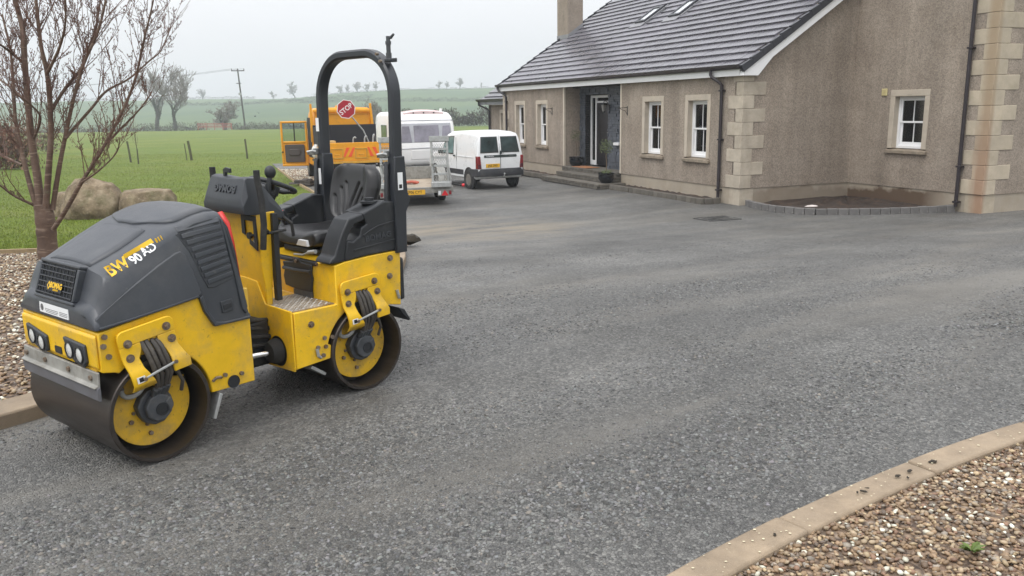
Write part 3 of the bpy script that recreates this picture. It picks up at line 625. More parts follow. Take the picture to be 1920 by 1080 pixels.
HC = (5.273, 19.195, -0.552)
H = empty('house', HC, R(22.38)); tag(H, 'pebbledashed bungalow with grey tiled roof, pale corner stones and white sash windows', 'house')
def cells(mb, b0, b1, a0, a1, z0, z1, ops, axis='a'):
    As = sorted({a0, a1, *[o for q in ops for o in q[:2]]}); Zs = sorted({z0, z1, *[o for q in ops for o in q[2:]]})
    for i in range(len(As) - 1):
        for j in range(len(Zs) - 1):
            ca, cz = (As[i] + As[i + 1]) / 2, (Zs[j] + Zs[j + 1]) / 2
            if any(q[0] < ca < q[1] and q[2] < cz < q[3] for q in ops): continue
            mb.box(b0, b1, As[i], As[i + 1], Zs[j], Zs[j + 1])
W = [(12.317, 13.29), (10.405, 11.378), (3.237, 4.30), (1.203, 2.259)]; ZW = (0.93, 2.55)
mb = MB(); cells(mb, 0, .3, 0, 5.48, .4, 3.02, [(a, b_, *ZW) for a, b_ in W[2:]]); mb.build('front_wall', 'harl', H, smooth=0)
mb = MB(); cells(mb, 0, .3, 9.16, 14.43, .4, 3.02, [(a, b_, *ZW) for a, b_ in W[:2]]); mb.build('front_wall', 'harl', H, smooth=0)
MB().prism([(0, .4), (3.22, .4), (3.22, 5.32), (0, 3.20)], 'y', 0, .3).build('gable_wall', 'harl', H, smooth=0)
MB().prism([(0, 0), (10.1, 0), (10.1, 3.1), (5.05, 6.45), (0, 3.1)], 'y', 14.13, 14.43 - .002).build('gable_wall', 'harl', H, smooth=0)
MB().box(9.8, 10.1, 0, 14.1, 0, 3.1).build('rear_wall', 'harl', H, smooth=0)
MB().box(.31, 1.2, .3, 14.1, -.2, 0.02).build('ground_floor', 'room_dark', H, smooth=0)
MB().box(2.6, 2.7, .32, 14.1, 0.0, 3.0).build('inner_wall', 'room_dark', H, smooth=0)
MB().box(.31, 2.6, .32, 14.1, 2.90, 2.94).build('ceiling', 'room_dark', H, smooth=0)
# wing
mb = MB(); wa0, wa1 = -2.205, -1.14
cells(mb, 3.22, 3.5, -3.68, 0, .4, 5.2, [(wa0, wa1, 1.17, 2.56)]); mb.build('wing_wall', 'harl', H, smooth=0)
MB().prism([(-3.68, 5.2), (2.4, 5.2), (-.64, 7.25)], 'x', 3.22, 3.5).build('wing_gable', 'harl', H, smooth=0)
MB().box(3.5, 9.8, -3.68, -3.4, .4, 5.2).build('wing_wall', 'harl', H, smooth=0)
MB().box(9.5, 9.8, -3.4, 2.4, 0, 5.2).build('wing_wall', 'harl', H, smooth=0)
MB().box(3.6, 9.4, 2.1, 2.4, 3, 5.2).build('wing_wall', 'harl', H, smooth=0)
MB().box(5.0, 5.1, -3.3, -.1, 0.0, 3.0).build('inner_wall', 'room_dark', H, smooth=0)
for s in (-1, 1):
    MB().prism([(-.64, 7.5), (-.64 + s * 3.35, 5.2), (-.64 + s * 3.35, 5.05), (-.64, 7.32)], 'x', 3.0, 9.95).build('wing_roof', 'roof_tile', H, smooth=0)
# plinths
for nm, q in (('plinth', (.02, .3, .022, 5.46, 0, .4)), ('plinth', (.02, .3, 9.18, 14.41, 0, .4)), ('plinth', (.02, 3.238, .02, .3, -.05, .4)), ('plinth', (3.24, 3.5, -3.66, .02, -.05, .4)), ('plinth', (3.5, 9.8, -3.66, -3.4, -.05, .4))):
    MB().box(q[0], q[1], q[2], q[3], q[4] - .15, q[5] - .001).build(nm, 'plinth', H, smooth=0)
# corner stones
def quoins(bc, ac, sb, sa, n, z0, la, lb, m, first=0, base=True):
    for k in range(n):
        L1, L2 = (la[0], lb[0]) if (k + first) % 2 == 0 else (la[1], lb[1]); e = .014
        MB().box(bc - sb * e, bc + sb * L2, ac - sa * e, ac + sa * L1, z0 + k * .3 + .003, z0 + k * .3 + .297).build('quoin_block', m, H, bevel=.008)
    if base: MB().box(bc + sb * .012, bc + sb * .40, ac + sa * .012, ac + sa * .40, -.2, z0 - .004).build('quoin_base', m, H, bevel=.006)
quoins(0, 0, 1, 1, 8, .4, (.52, .24), (.30, .62), 'stone')
MB().box(-.014, .28, -.014, .34, 2.803, 2.93).build('quoin_block', 'stone', H, bevel=.008)
quoins(3.22, -3.68, 1, 1, 16, .4, (.52, .28), (.34, .72), 'stone_rust')
quoins(0, 14.43, 1, -1, 8, .4, (.30, .55), (.3, .3), 'stone', base=False)

# windows: every one a white sash frame in a stone surround with a sill
def window(a0, a1, z0, z1, bw, blind=False, lit=None):
    t = .125; zs = z0 + .10; zt = z1 - .14; p0, p1 = a0 + t, a1 - t; fb = bw + .125
    mb = MB(); fr = .055
    for q in ((p0, p0 + fr, zs, zt), (p1 - fr, p1, zs, zt), (p0 + fr, p1 - fr, zt - fr, zt), (p0 + fr, p1 - fr, zs, zs + fr * 1.1)): mb.box(fb, fb + .11, *q)
    wn = mb.build('window', 'upvc', H, bevel=.006)
    mb = MB(); e = .016
    mb.box(bw - e, bw + .24, a0, a0 + t, zs, zt); mb.box(bw - e, bw + .24, a1 - t, a1, zs, zt); mb.box(bw - e, bw + .24, a0, a1, zt + .001, z1)
    mb.build('stone_surround', 'surround_stone', wn, bevel=.006)
    MB().box(bw - .022, bw + .02, (a0 + a1) / 2 - .05, (a0 + a1) / 2 + .05, zt + .03, z1 - .03).build('keystone', 'surround_stone', wn, bevel=.004)
    MB().prism([(bw - .07, zs - .115), (bw - .07, zs - .035), (bw + .24, zs - .002), (bw + .24, zs - .115)], 'y', a0 - .04, a1 + .02).build('sill', 'sill_stone', wn, bevel=.012)
    i0, i1 = p0 + fr, p1 - fr; zm = (zs + zt) / 2 + .01
    for lo, hi, off, tr in ((zm - .02, zt - fr, .02, .045), (zs + fr * 1.1, zm + .02, .055, .05)):
        mb = MB(); b0, b1 = fb + off, fb + off + .035
        mb.box(b0, b1, i0, i0 + tr, lo, hi); mb.box(b0, b1, i1 - tr, i1, lo, hi); mb.box(b0, b1, i0 + tr, i1 - tr, hi - tr * .9, hi)
        mb.box(b0, b1, i0 + tr, i1 - tr, lo, lo + tr * (1.6 if off > .04 else .9)); mb.build('sash', 'upvc', wn, bevel=.004)
        c0 = (i0 + i1) / 2
        MB().box(b0 + .008, b1 - .008, c0 - .011, c0 + .011, lo + tr * .9, hi - tr * .9).build('glazing_bar', 'upvc', wn)
        for s0, s1 in ((i0 + tr, c0 - .011), (c0 + .011, i1 - tr)): MB().box(b0 + .016, b0 + .020, s0, s1, lo + .03, hi - .03).build('pane', 'window_glass', wn, smooth=0)
    if blind:
        mb = MB(); k = 0; z = zs + .12
        while z < zt - .3:
            mb.box(fb + .16, fb + .185, i0, i1, z, z + .004, None); mb.v[-8:] = [(p[0], p[1], p[2] + (p[0] - fb - .17) * .9) for p in mb.v[-8:]]; z += .034
        mb.build('blind', 'blind', wn, smooth=0, kind='stuff')
    if lit: MB().box(bw + .9, bw + .92, a0 + lit[0], a0 + lit[1], z0 + .2, z1 - .1).build('room_glow_panel', 'room_glow', wn, smooth=0)  # self-glowing orange panel, stands in for the warm light of the room
    return wn
for k, (a, b_) in enumerate(W): window(a, b_, *ZW, 0, blind=k >= 2, lit=(.0, 1.6) if k >= 2 else None)
window(wa0, wa1, 1.17, 2.56, 3.22)
MB().box(3.19, 3.22, -1.03, -.88, 2.44, 2.60).build('vent_cover', 'vent_cream', H, bevel=.008)
mb = MB()
for k in range(4): mb.box(3.183, 3.191, -1.01, -.90, 2.462 + k * .033, 2.478 + k * .033)
mb.build('vent_louvre', 'vent_cream', H)

# porch
MB().box(0.3, .62, 5.2, 5.48, 0, 2.97).build('porch_wall', 'harl', H, smooth=0)
MB().box(0.3, 1.0, 9.16, 9.46, 0.1, 2.97).build('porch_wall', 'harl', H, smooth=0)
MB().box(.002, .3, 5.45, 5.478, .4, 2.95).build('porch_return', 'harl', H, smooth=0)
MB().box(-.016, .05, 5.435, 5.492, .4, 2.94).build('corner_bead', 'cream_bead', H, bevel=.004)
MB().box(-.016, .05, 9.148, 9.205, .4, 2.94).build('corner_bead', 'cream_bead', H, bevel=.004)
mb = MB(); cells(mb, .60, .80, 5.48, 9.16, .2, 2.97, [(7.28, 8.80, .2, 2.68)]); mb.build('porch_back_wall', 'room_dark', H, smooth=0)
mb = MB()
def stones(b, a0, a1, z0, z1):
    z = z0
    while z < z1 - .01:
        h_ = min(random.uniform(.05, .11), z1 - z); a = a0
        while a < a1 - .01:
            l = min(random.uniform(.10, .34), a1 - a); pr = random.uniform(.004, .04)
            mb.box(b - pr, b + .01, a + .003, a + l - .003, z + .003, z + h_ - .003); a += l
        z += h_
stones(.60, 5.48, 7.28, .2, 2.97); stones(.60, 8.80, 9.16, .2, 2.97); stones(.60, 7.28, 8.80, 2.68, 2.97)
mb.build('slate_cladding', 'slate', H, smooth=0, kind='stuff')
MB().box(.602, .86, 8.80, 8.83, .42, 2.68).build('door_reveal', 'harl', H, smooth=0)
MB().box(.602, .86, 7.25, 7.28, .42, 2.68).build('door_reveal', 'harl', H, smooth=0)
MB().box(.0, 1.1, 5.5, 9.14, 2.955, 2.98).build('porch_ceiling', 'upvc', H, smooth=0)
mb = MB()
for q in ((8.72, 8.80, .45, 2.66), (7.28, 7.36, .45, 2.66), (7.36, 8.72, 2.58, 2.66), (8.40, 8.47, .45, 2.58), (7.36, 8.40, 2.42, 2.48), (8.47, 8.72, .45, .60)): mb.box(.78, .86, *q)
df = mb.build('door_frame', 'upvc', H, bevel=.006)
MB().box(.82, .825, 8.47, 8.72, .6, 2.58).build('side_light', 'window_glass', df, smooth=0)
MB().box(.82, .825, 7.36, 8.40, 2.48, 2.58).build('fanlight', 'window_glass', df, smooth=0)
MB().box(.80, .85, 7.36, 8.40, .47, 2.42).build('door_leaf', 'door_dark', df, bevel=.004)
MB().box(.785, .80, 7.44, 7.50, 1.42, 1.62).tube([(.79, 7.47, 1.5), (.74, 7.47, 1.5), (.74, 7.60, 1.5)], .011, 8).build('door_handle', 'chrome', df)
for i in range(2): MB().prism(rrect(7.50, 8.26, .6 + i * .9, 1.38 + i * .9 - .05, .03), 'x', .792, .80).build('door_panel', 'door_dark', df, bevel=.004)
MB().box(.5, .61, 6.48, 6.80, 1.15, 1.23).build('letter_ledge', 'upvc', H, bevel=.006)
# wall lantern
ln = MB().box(.53, .56, 7.10, 7.18, 2.2, 2.36).tube([(.54, 7.14, 2.32), (.46, 7.14, 2.46), (.36, 7.14, 2.46), (.36, 7.14, 2.40)], .012, 8).build('wall_lantern', 'iron_black', H)
MB().lathe([(.02, .14), (.12, .09), (.13, .07)], (.36, 7.14, 2.28), 'z', 6).build('lantern_hood', 'iron_black', ln, smooth=0)
MB().lathe([(.05, -.12), (.10, .07)], (.36, 7.14, 2.28), 'z', 6).build('lantern_glass', 'lamp_glass', ln, smooth=0)
mb = MB()
for k in range(6):
    c_, s_ = math.cos(k * math.pi / 3), math.sin(k * math.pi / 3); mb.tube([(.36 + .052 * c_, 7.14 + .052 * s_, 2.16), (.36 + .103 * c_, 7.14 + .103 * s_, 2.36)], .006, 5)
mb.sph((.36, 7.14, 2.15), .04, 8).build('lantern_frame', 'iron_black', ln)
# hanging basket brackets
for a in (5.10, 10.05):
    br = MB().tube([(-.01, a, 2.30), (-.01, a, 2.05)], .011, 6).tube([(-.01, a, 2.27), (-.30, a, 2.25)], .009, 6).build('basket_bracket', 'iron_black', H)
    MB().tube([(-.01, a, 2.08), (-.08, a, 2.17), (-.16, a, 2.20), (-.27, a, 2.25)], .007, 6).tube([(-.30, a, 2.25), (-.31, a, 2.29), (-.28, a, 2.30)], .007, 6).build('scroll', 'iron_black', br)

# roof: deck, individually laid flat tiles, verge, gutters
RZ = lambda b: 3.215 + .66 * b
rf = MB().prism([(-.12, RZ(-.12) - .02), (5.05, RZ(5.05) - .02), (10.25, RZ(-.12) - .02), (10.25, RZ(-.12) - .16), (5.05, RZ(5.05) - .2), (-.10, RZ(-.12) - .13)], 'y', -.09, 14.56).build('roof', 'roof_tile', H, smooth=0)
cs, sn = math.cos(math.atan(.66)), math.sin(math.atan(.66)); EXP, TW, BE = .315, .336, -.185
tv = np.array([(0, .002, .004), (0, TW - .002, .004), (.36, TW - .002, -.022), (.36, .002, -.022), (0, .002, .054), (0, TW - .002, .054), (.36, TW - .002, .008), (.36, .002, .008)], float)  # (t along slope, a, n)
TFACE = [(0, 3, 2, 1), (4, 5, 6, 7), (0, 1, 5, 4), (1, 2, 6, 5), (2, 3, 7, 6), (3, 0, 4, 7)]
def tile_world(t0, a0, v):   # slope coords -> house coords
    b = BE + (t0 + v[:, 0]) * cs - v[:, 2] * sn; z = RZ(BE) + (t0 + v[:, 0]) * sn + v[:, 2] * cs
    return np.stack([b, a0 + v[:, 1], z], 1)
tme = bpy.data.meshes.new('roof_tile')
base = tile_world(0, 0, tv); tme.from_pydata(base.tolist(), [], TFACE); tme.materials.append(MATS['roof_tile']); tme.update()
SKY = [(8.42, 9.02, 2.55, 3.32), (6.45, 7.05, 2.55, 3.32)]; CH = (13.88, 14.85, 2.5, 3.12)
tl = []
for r_ in range(19):
    off = 0 if r_ % 2 else -TW / 2
    for c_ in range(-1, 46):
        a = -.10 + off + c_ * TW
        if a < -.105 or a + TW > 14.60:
            continue
        t0 = r_ * EXP; bm_ = BE + (t0 + .16) * cs
        if any(q[0] - TW + .02 < a < q[1] - .02 and q[2] - .1 < bm_ < q[3] + .08 for q in SKY + [CH]): continue
        tl.append((t0, a + random.uniform(-.002, .002)))
def tdist(q): b = BE + q[0] * cs; return math.hypot(5.27 - .381 * q[1] + .925 * b, 19.2 + .925 * q[1] + .381 * b) + 0.6 * (RZ(b) > 5.0)
tl.sort(key=tdist); far_v = []; far_f = []
for i, (t0, a) in enumerate(tl):
    if i < 300:
        o = bpy.data.objects.new('tile', tme); COL.objects.link(o); o.parent = rf; o.location = (t0 * cs, a, t0 * sn + random.uniform(-.002, .003))
    else:
        far_v.append(tile_world(t0, a, tv) + np.array([[0, 0, random.uniform(-.002, .003)]])); k = len(far_f) // 6 * 8; far_f += [tuple(x_ + k for x_ in f) for f in TFACE]
mbt = MB(); mbt.v = [tuple(p) for q in far_v for p in q]; mbt.f = far_f; mbt.build('far_tiles', 'roof_tile', rf, smooth=0, kind='stuff')
def slope(t, n): return (BE + t * cs - n * sn, RZ(BE) + t * sn + n * cs)
for r_ in range(19):   # dry-verge caps, one per course, at both ends
    for a0, a1 in ((-.185, -.098), (14.602, 14.66)):
        MB().prism([slope(r_ * EXP - .005, -.10), slope(r_ * EXP - .005, .066), slope(r_ * EXP + .31, .036), slope(r_ * EXP + .31, -.10)], 'y', a0, a1).build('verge_cap', 'verge_plastic', rf, smooth=0, bevel=.006)
for a0, a1 in ((-.150, -.12), (14.61, 14.64)):
    MB().prism([slope(.10, -.26), slope(.10, -.09), slope(6.3, -.09), slope(6.3, -.26)], 'y', a0, a1).build('barge_board', 'upvc', rf, smooth=0)
MB().prism([slope(.2, -.245), slope(.2, -.20), slope(6.3, -.20), slope(6.3, -.245)], 'y', -.119, .0).build('verge_soffit', 'upvc', rf, smooth=0)
MB().prism([(-.135, 2.93), (.27, 2.93), slope(.85, -.255), slope(.03, -.10)], 'y', -.152, -.002).build('soffit_box', 'upvc', rf, smooth=0)
MB().box(-.135, -.115, -.001, 14.6, 2.93, 3.11).build('fascia', 'upvc', rf, smooth=0)
MB().box(-.114, -.002, .0, 14.6, 2.93, 2.95).build('soffit', 'upvc', rf, smooth=0)
g0 = [(b + .2, z + .012) for b, z in [(-.337, 3.155), (-.337, 3.06), (-.40, 3.06), (-.455, 3.10), (-.465, 3.16), (-.455, 3.16), (-.445, 3.108), (-.396, 3.072), (-.347, 3.072), (-.347, 3.155)]]
MB().prism(g0, 'y', -.13, 14.63).build('gutter', 'pipe_black', rf, smooth=30)
def pipe(pts, name='downpipe', clips=()):
    o = MB().tube(pts, .038, 10).build(name, 'pipe_black', H)
    for (b, a, z) in clips: MB().box(b - .05, b + .06, a - .075, a + .055, z - .02, z + .02).build('pipe_clip', 'pipe_black', o, bevel=.004)
pipe([(-.20, .98, 3.10), (-.20, .98, 2.99), (-.18, .95, 2.93), (-.10, .76, 2.80), (-.06, .725, 2.74), (-.06, .725, .16), (-.07, .725, .10), (-.14, .725, .06)], clips=((-.06, .725, 2.62), (-.06, .725, 1.5), (-.06, .725, .32)))
pipe([(-.20, 14.45, 3.10), (-.20, 14.45, 2.99), (-.18, 14.40, 2.93), (-.10, 14.06, 2.80), (-.06, 14.0, 2.72), (-.06, 14.0, .12)], clips=((-.06, 14.0, 2.55), (-.06, 14.0, 1.2)))
pipe([(3.15, -3.14, 5.2), (3.15, -3.14, .12)], clips=((3.15, -3.14, 3.35), (3.15, -3.14, .96), (3.15, -3.14, .22), (3.15, -3.14, 4.6)))
MB().box(3.05, 3.20, -3.7, -2.9, 5.1, 5.2).build('gutter', 'pipe_black', H)
# chimney and skylights
ch = MB().box(CH[2], CH[3], CH[0], CH[1], 4.5, 8.4).build('chimney', 'harl', H, smooth=0)
MB().box(CH[2] - .06, CH[3] + .06, CH[0] - .06, CH[1] + .06, 8.4, 8.55).build('chimney_cap', 'stone', ch, bevel=.01)
for k in range(2): MB().lathe([(.12, 0), (.10, .35), (.12, .40)], (2.81, 14.1 + k * .5, 8.55), 'z', 16).build('chimney_pot', 'kerb_brick', ch)
MB().box(CH[2] - .012, CH[2], CH[0] - .01, CH[1] + .01, RZ(CH[2]), RZ(CH[2]) + .16).prism([(CH[2], RZ(CH[2]) - .02), (CH[3], RZ(CH[3]) - .02), (CH[3], RZ(CH[3]) + .18), (CH[2], RZ(CH[2]) + .16)], 'y', CH[0] - .012, CH[0]).build('flashing', 'lead', ch, smooth=0)
for q in SKY:
    tA, tB = (q[2] - BE) / cs, (q[3] - BE) / cs
    def slab(a0, a1, t0, t1, n0, n1): return MB().prism([slope(t0, n0), slope(t0, n1), slope(t1, n1), slope(t1, n0)], 'y', a0, a1)
    sk = MB()
    for (a0, a1, t0, t1) in ((q[0], q[0] + .09, tA, tB), (q[1] - .09, q[1], tA, tB), (q[0] + .09, q[1] - .09, tA, tA + .10), (q[0] + .09, q[1] - .09, tB - .10, tB)): sk.prism([slope(t0, -.08), slope(t0, .11), slope(t1, .11), slope(t1, -.08)], 'y', a0, a1)
    sk = sk.build('skylight', 'verge_plastic', H, smooth=0, bevel=.006)
    slab(q[0] + .09, q[1] - .09, tA + .10, tB - .10, .05, .075).build('pane', 'skylight_glass', sk, smooth=0)
    slab(q[0] + .09, q[1] - .09, tA + .10, tB - .10, -.05, -.02).build('blind', 'upvc', sk, smooth=0)
    slab(q[0] - .08, q[0] - .001, tA - .1, tB + .1, .0, .052).build('flashing', 'lead', sk, smooth=0); slab(q[1] + .001, q[1] + .08, tA - .1, tB + .1, .0, .052).build('flashing', 'lead', sk, smooth=0)
    slab(q[0] - .08, q[1] + .08, tA - .24, tA - .002, .03, .056).build('flashing', 'lead', sk, smooth=0)
# lower annex beyond the far end
AZ = lambda b: 2.83 + .66 * (b - .5)
mb = MB(); cells(mb, .5, .8, 14.44, 17.3, 0, 2.6, [(15.15, 16.05, .93, 2.25)]); mb.build('annex_wall', 'harl', H, smooth=0)
MB().prism([(.5, 0), (6, 0), (6, 2.7), (3.25, 4.45), (.5, 2.7)], 'y', 17.0, 17.3).build('annex_wall', 'harl', H, smooth=0)
MB().box(1.6, 1.7, 14.45, 17, 0, 2.6).build('inner_wall', 'room_dark', H, smooth=0)
window(15.15, 16.05, .93, 2.25, .5)
MB().prism([(.14, AZ(.14) - .14), (.14, AZ(.14) - .03), (3.3, AZ(3.3) - .03), (6.4, AZ(.14)), (6.4, AZ(.14) - .14), (3.3, AZ(3.3) - .2)], 'y', 14.66, 17.55).build('annex_roof', 'roof_tile', H, smooth=0)
for r_ in range(11):
    for c_ in range(9):
        a = 14.68 + (.0 if r_ % 2 else -TW / 2) + c_ * TW
        if a < 14.66 or a + TW > 17.6: continue
        o = bpy.data.objects.new('tile', tme); COL.objects.link(o); o.parent = H.children[-1] if False else H; o.location = (.285 + r_ * EXP * cs, a, AZ(.1) - RZ(BE) + r_ * EXP * sn)
MB().box(.17, .19, 14.45, 17.5, 2.44, 2.60).build('fascia', 'upvc', H, smooth=0); MB().box(.19, .5, 14.45, 17.5, 2.44, 2.46).build('soffit', 'upvc', H, smooth=0)
MB().prism([(b + .305, z - .50) for b, z in g0], 'y', 14.45, 17.62).build('gutter', 'pipe_black', H, smooth=30)
pipe([(.10, 17.42, 2.6), (.10, 17.42, 2.45), (.38, 17.15, 2.28), (.44, 17.1, 2.2), (.44, 17.1, .1)])

# steps, path edging, planting strips
st = empty('front_steps', HC, R(22.38)); tag(st, 'three brick-paved steps leading up to the front door', 'steps')
BR = MB().box(-.05, .05, -.1, .1, -.035, .035).build('brick', 'paver', st, bevel=.006); BR.hide_render = False
first_brick = [BR]
def brick(parent, b, a, z, rz=0, sc=(1, 1, 1), m=None, name='brick'):
    if first_brick: o = first_brick.pop()
    else: o = bpy.data.objects.new(name, BR.data); COL.objects.link(o); mo = o.modifiers.new('bevel', 'BEVEL'); mo.width = .006; mo.segments = 1
    o.parent = parent; o.location = (b, a, z); o.rotation_euler = (0, 0, rz); o.scale = sc; return o
for lv, (b0, a0, a1, zt) in enumerate(((-.92, 5.15, 9.0, .15), (-.52, 5.5, 8.7, .30), (-.10, 5.5, 9.14, .42))):
    MB().box(b0 + .1, .62 if lv < 2 else .80, a0 + .1 * (lv < 2), a1 - .1 * (lv < 2), -.2 + .0, zt - .006).build('step_core', 'paver', st, smooth=0)
    n_ = int((a1 - a0) / .21)
    for k in range(n_):
        a = a0 + (k + .5) * (a1 - a0) / n_
        brick(st, b0 + .05, a, zt - .036, 0, (1, 1, 1)); brick(st, b0 + .055, a + .05 * (k < n_ - 1), zt - .11, 0, (1, 1, 1))
    if lv < 2:
        for k in range(4 if lv == 0 else 3): brick(st, b0 + .2 + k * .205, a0 + .05, zt - .036, R(90)); brick(st, b0 + .2 + k * .205, a0 + .055, zt - .11, R(90))
ed = empty('path_edging', HC, R(22.38)); tag(ed, 'low edging of weathered grey bricks along the front of the house', 'edging', kind='structure')
for a0, a1 in ((.62, 5.1), (9.05, 14.2)):
    n_ = int((a1 - a0) / .21)
    for k in range(n_): brick(ed, -.55 + random.uniform(-.006, .006), a0 + (k + .5) * .21, .07, 0, (1, 1, 2.2))
for k in range(2): brick(ed, -.40 + k * .21, .62, .07, R(90), (1, 1, 2.2))
for a0, a1 in ((.70, 5.1), (9.05, 14.2)):
    mb = MB(); na = 40; vs = []
    for i in range(na + 1):
        for j in range(5): vs.append((-.50 + j * .13, a0 + (a1 - a0) * i / na, .09 + random.uniform(-.02, .035)))
    mb.add(vs, [(i * 5 + j, i * 5 + j + 1, i * 5 + j + 6, i * 5 + j + 5) for i in range(na) for j in range(4)]); o = mb.build('soil_strip', 'soil', None); o.location = HC; o.rotation_euler.z = R(22.38)
    tag(o, 'strip of bare soil along the front wall, ' + ('right of the steps under two lit windows' if a0 < 5 else 'beyond the steps behind the white van'), 'soil', kind='structure')
bk = empty('bed_edging', HC, R(22.38)); tag(bk, 'curved edging of grey blocks round the empty corner bed', 'edging', kind='structure')
arcp = [(.16, -.10), (.02, -.45), (-.07, -.94), (-.05, -1.4), (.03, -1.75), (.28, -2.2), (.74, -2.46), (1.36, -2.71), (2.05, -2.9), (2.8, -3.03), (3.18, -3.09)]
ar = resample(arcp, .215)
for i in range(len(ar) - 1):
    m_ = (ar[i] + ar[i + 1]) / 2; d_ = ar[i + 1] - ar[i]
    o = bpy.data.objects.new('edging_block', bpy.data.meshes.get('edging_block') or MB().box(-.05, .05, -.103, .103, -.15, .15).build('edging_block_src', 'kerb_brick', bk).data)
    if bpy.data.objects.get('edging_block_src'): bpy.data.objects.get('edging_block_src').data.name = 'edging_block'; bpy.data.objects.remove(bpy.data.objects['edging_block_src'])
    COL.objects.link(o); o.parent = bk; o.location = (m_[0], m_[1], random.uniform(-.004, .008)); o.rotation_euler = (0, 0, math.atan2(d_[1], d_[0]) - math.pi / 2 + random.uniform(-.03, .03)); mo = o.modifiers.new('bevel', 'BEVEL'); mo.width = .01; mo.segments = 2
mb = MB(); N_ = 26; inner = resample(arcp, .12); vs = []; ni = len(inner)
for i, p in enumerate(inner):
    for j in range(9):
        t = j / 8; b = p[0] + (3.2 - p[0]) * t * .999; a = p[1] + (0.02 - p[1]) * t
        vs.append((b, a, .035 + random.uniform(-.02, .04) + .05 * math.sin(t * 3.1) * (.6 + .4 * math.sin(i))))
mb.add(vs, [(i * 9 + j, i * 9 + j + 1, i * 9 + j + 10, i * 9 + j + 9) for i in range(ni - 1) for j in range(8)])
o = mb.build('bed_soil', 'soil', None); o.location = HC; o.rotation_euler.z = R(22.38); tag(o, 'bare brown soil in the corner bed between gable and wing', 'soil', kind='structure')
def loc_h(b, a, z): return Matrix.Translation(HC) @ Matrix.Rotation(R(22.38), 4, 'Z') @ Vector((b, a, z))
mat('plastic_scrap', (0.62, 0.56, 0.52), 0.6, var=0.1)
mb = MB().sph((0, 0, 0), (.12, .07, .03), 8); mb.v = [tuple(c * random.uniform(.7, 1.3) for c in p) for p in mb.v]
o = mb.build('plastic_scrap', 'plastic_scrap', None); o.location = loc_h(.55, -1.75, .14); tag(o, 'crumpled pale scrap lying on the corner bed soil', 'scrap')
# pots with small standard trees
mat('pot_glaze', (0.010, 0.011, 0.014), 0.12, var=0.1); mat('leaf', (0.075, 0.10, 0.03), 0.55, var=0.4, vscale=30); mat('bark_small', (0.16, 0.12, 0.08), 0.9, var=0.2)
def potted(name, b, a, z, label, sc=1.0, extra=True, bare=False):
    r_ = empty(name, loc_h(b, a, z), 0); tag(r_, label, 'potted plant')
    MB().lathe([(.13, 0), (.19, .05), (.225, .14), (.22, .24), (.235, .26), (.235, .29), (.21, .29), (.20, .25)], (0, 0, 0), 'z', 24).build('pot', 'pot_glaze', r_)
    MB().lathe([(.0, .255), (.20, .25)], (0, 0, 0), 'z', 16).build('potting_soil', 'soil', r_)
    MB().tube([(0, 0, .2), (.01, .01, .55), (-.01, .0, .85 * sc)], [.014, .012, .009], 6).build('stem', 'bark_small', r_)
    mb = MB()
    def leaf(c, rr, flat=1):
        for i in range(rr[1]):
            d_ = Vector((random.gauss(0, 1), random.gauss(0, 1), random.gauss(0, 1))).normalized() * (rr[0] * random.random() ** .4); d_.z *= flat
            p = Vector(c) + d_; t1 = Vector((random.gauss(0, 1), random.gauss(0, 1), random.gauss(0, 1))).normalized(); t2 = t1.orthogonal().normalized(); l = random.uniform(.03, .055)
            mb.add([p, p + t1 * l * .5 + t2 * l * .2, p + t1 * l, p + t1 * l * .5 - t2 * l * .2], [(0, 1, 2, 3)])
    leaf((0, 0, 1.03 * sc), (.22 * sc, 420 if not bare else 190)); mb.build('crown', 'leaf', r_, smooth=0)
    if extra: mb = MB(); leaf((0, 0, .30), (.20, 260), .4); mb.build('underplanting', 'leaf', r_, smooth=0)
    return r_
potted('potted_tree', -.45, 5.50, .15, 'round black glazed pot with small leafy standard tree on lower step right of door')
potted('potted_tree', .30, 8.88, .42, 'black glazed pot with thin sparse tree in the porch corner left of door', .95, False, True)
o = MB().box(-.05, .45, 7.55, 8.5, .424, .438).build('doormat', 'doormat', None, bevel=.004); o.location = HC; o.rotation_euler.z = R(22.38); tag(o, 'rust-brown doormat in front of the dark door', 'doormat')
# ================================================================== ROAD ROLLER  (local x = w towards the near side, y = s rearwards, z up)
RO = empty('road_roller', (-2.131, 4.283, 0.012), R(-39.3)); tag(RO, 'yellow and grey tandem road roller with two steel drums and black roll bar', 'road roller')
_rel = Matrix.Translation((0, 1.403, 0)) @ Matrix.Rotation(R(-4.2), 4, 'Z')     # rear half, slightly articulated
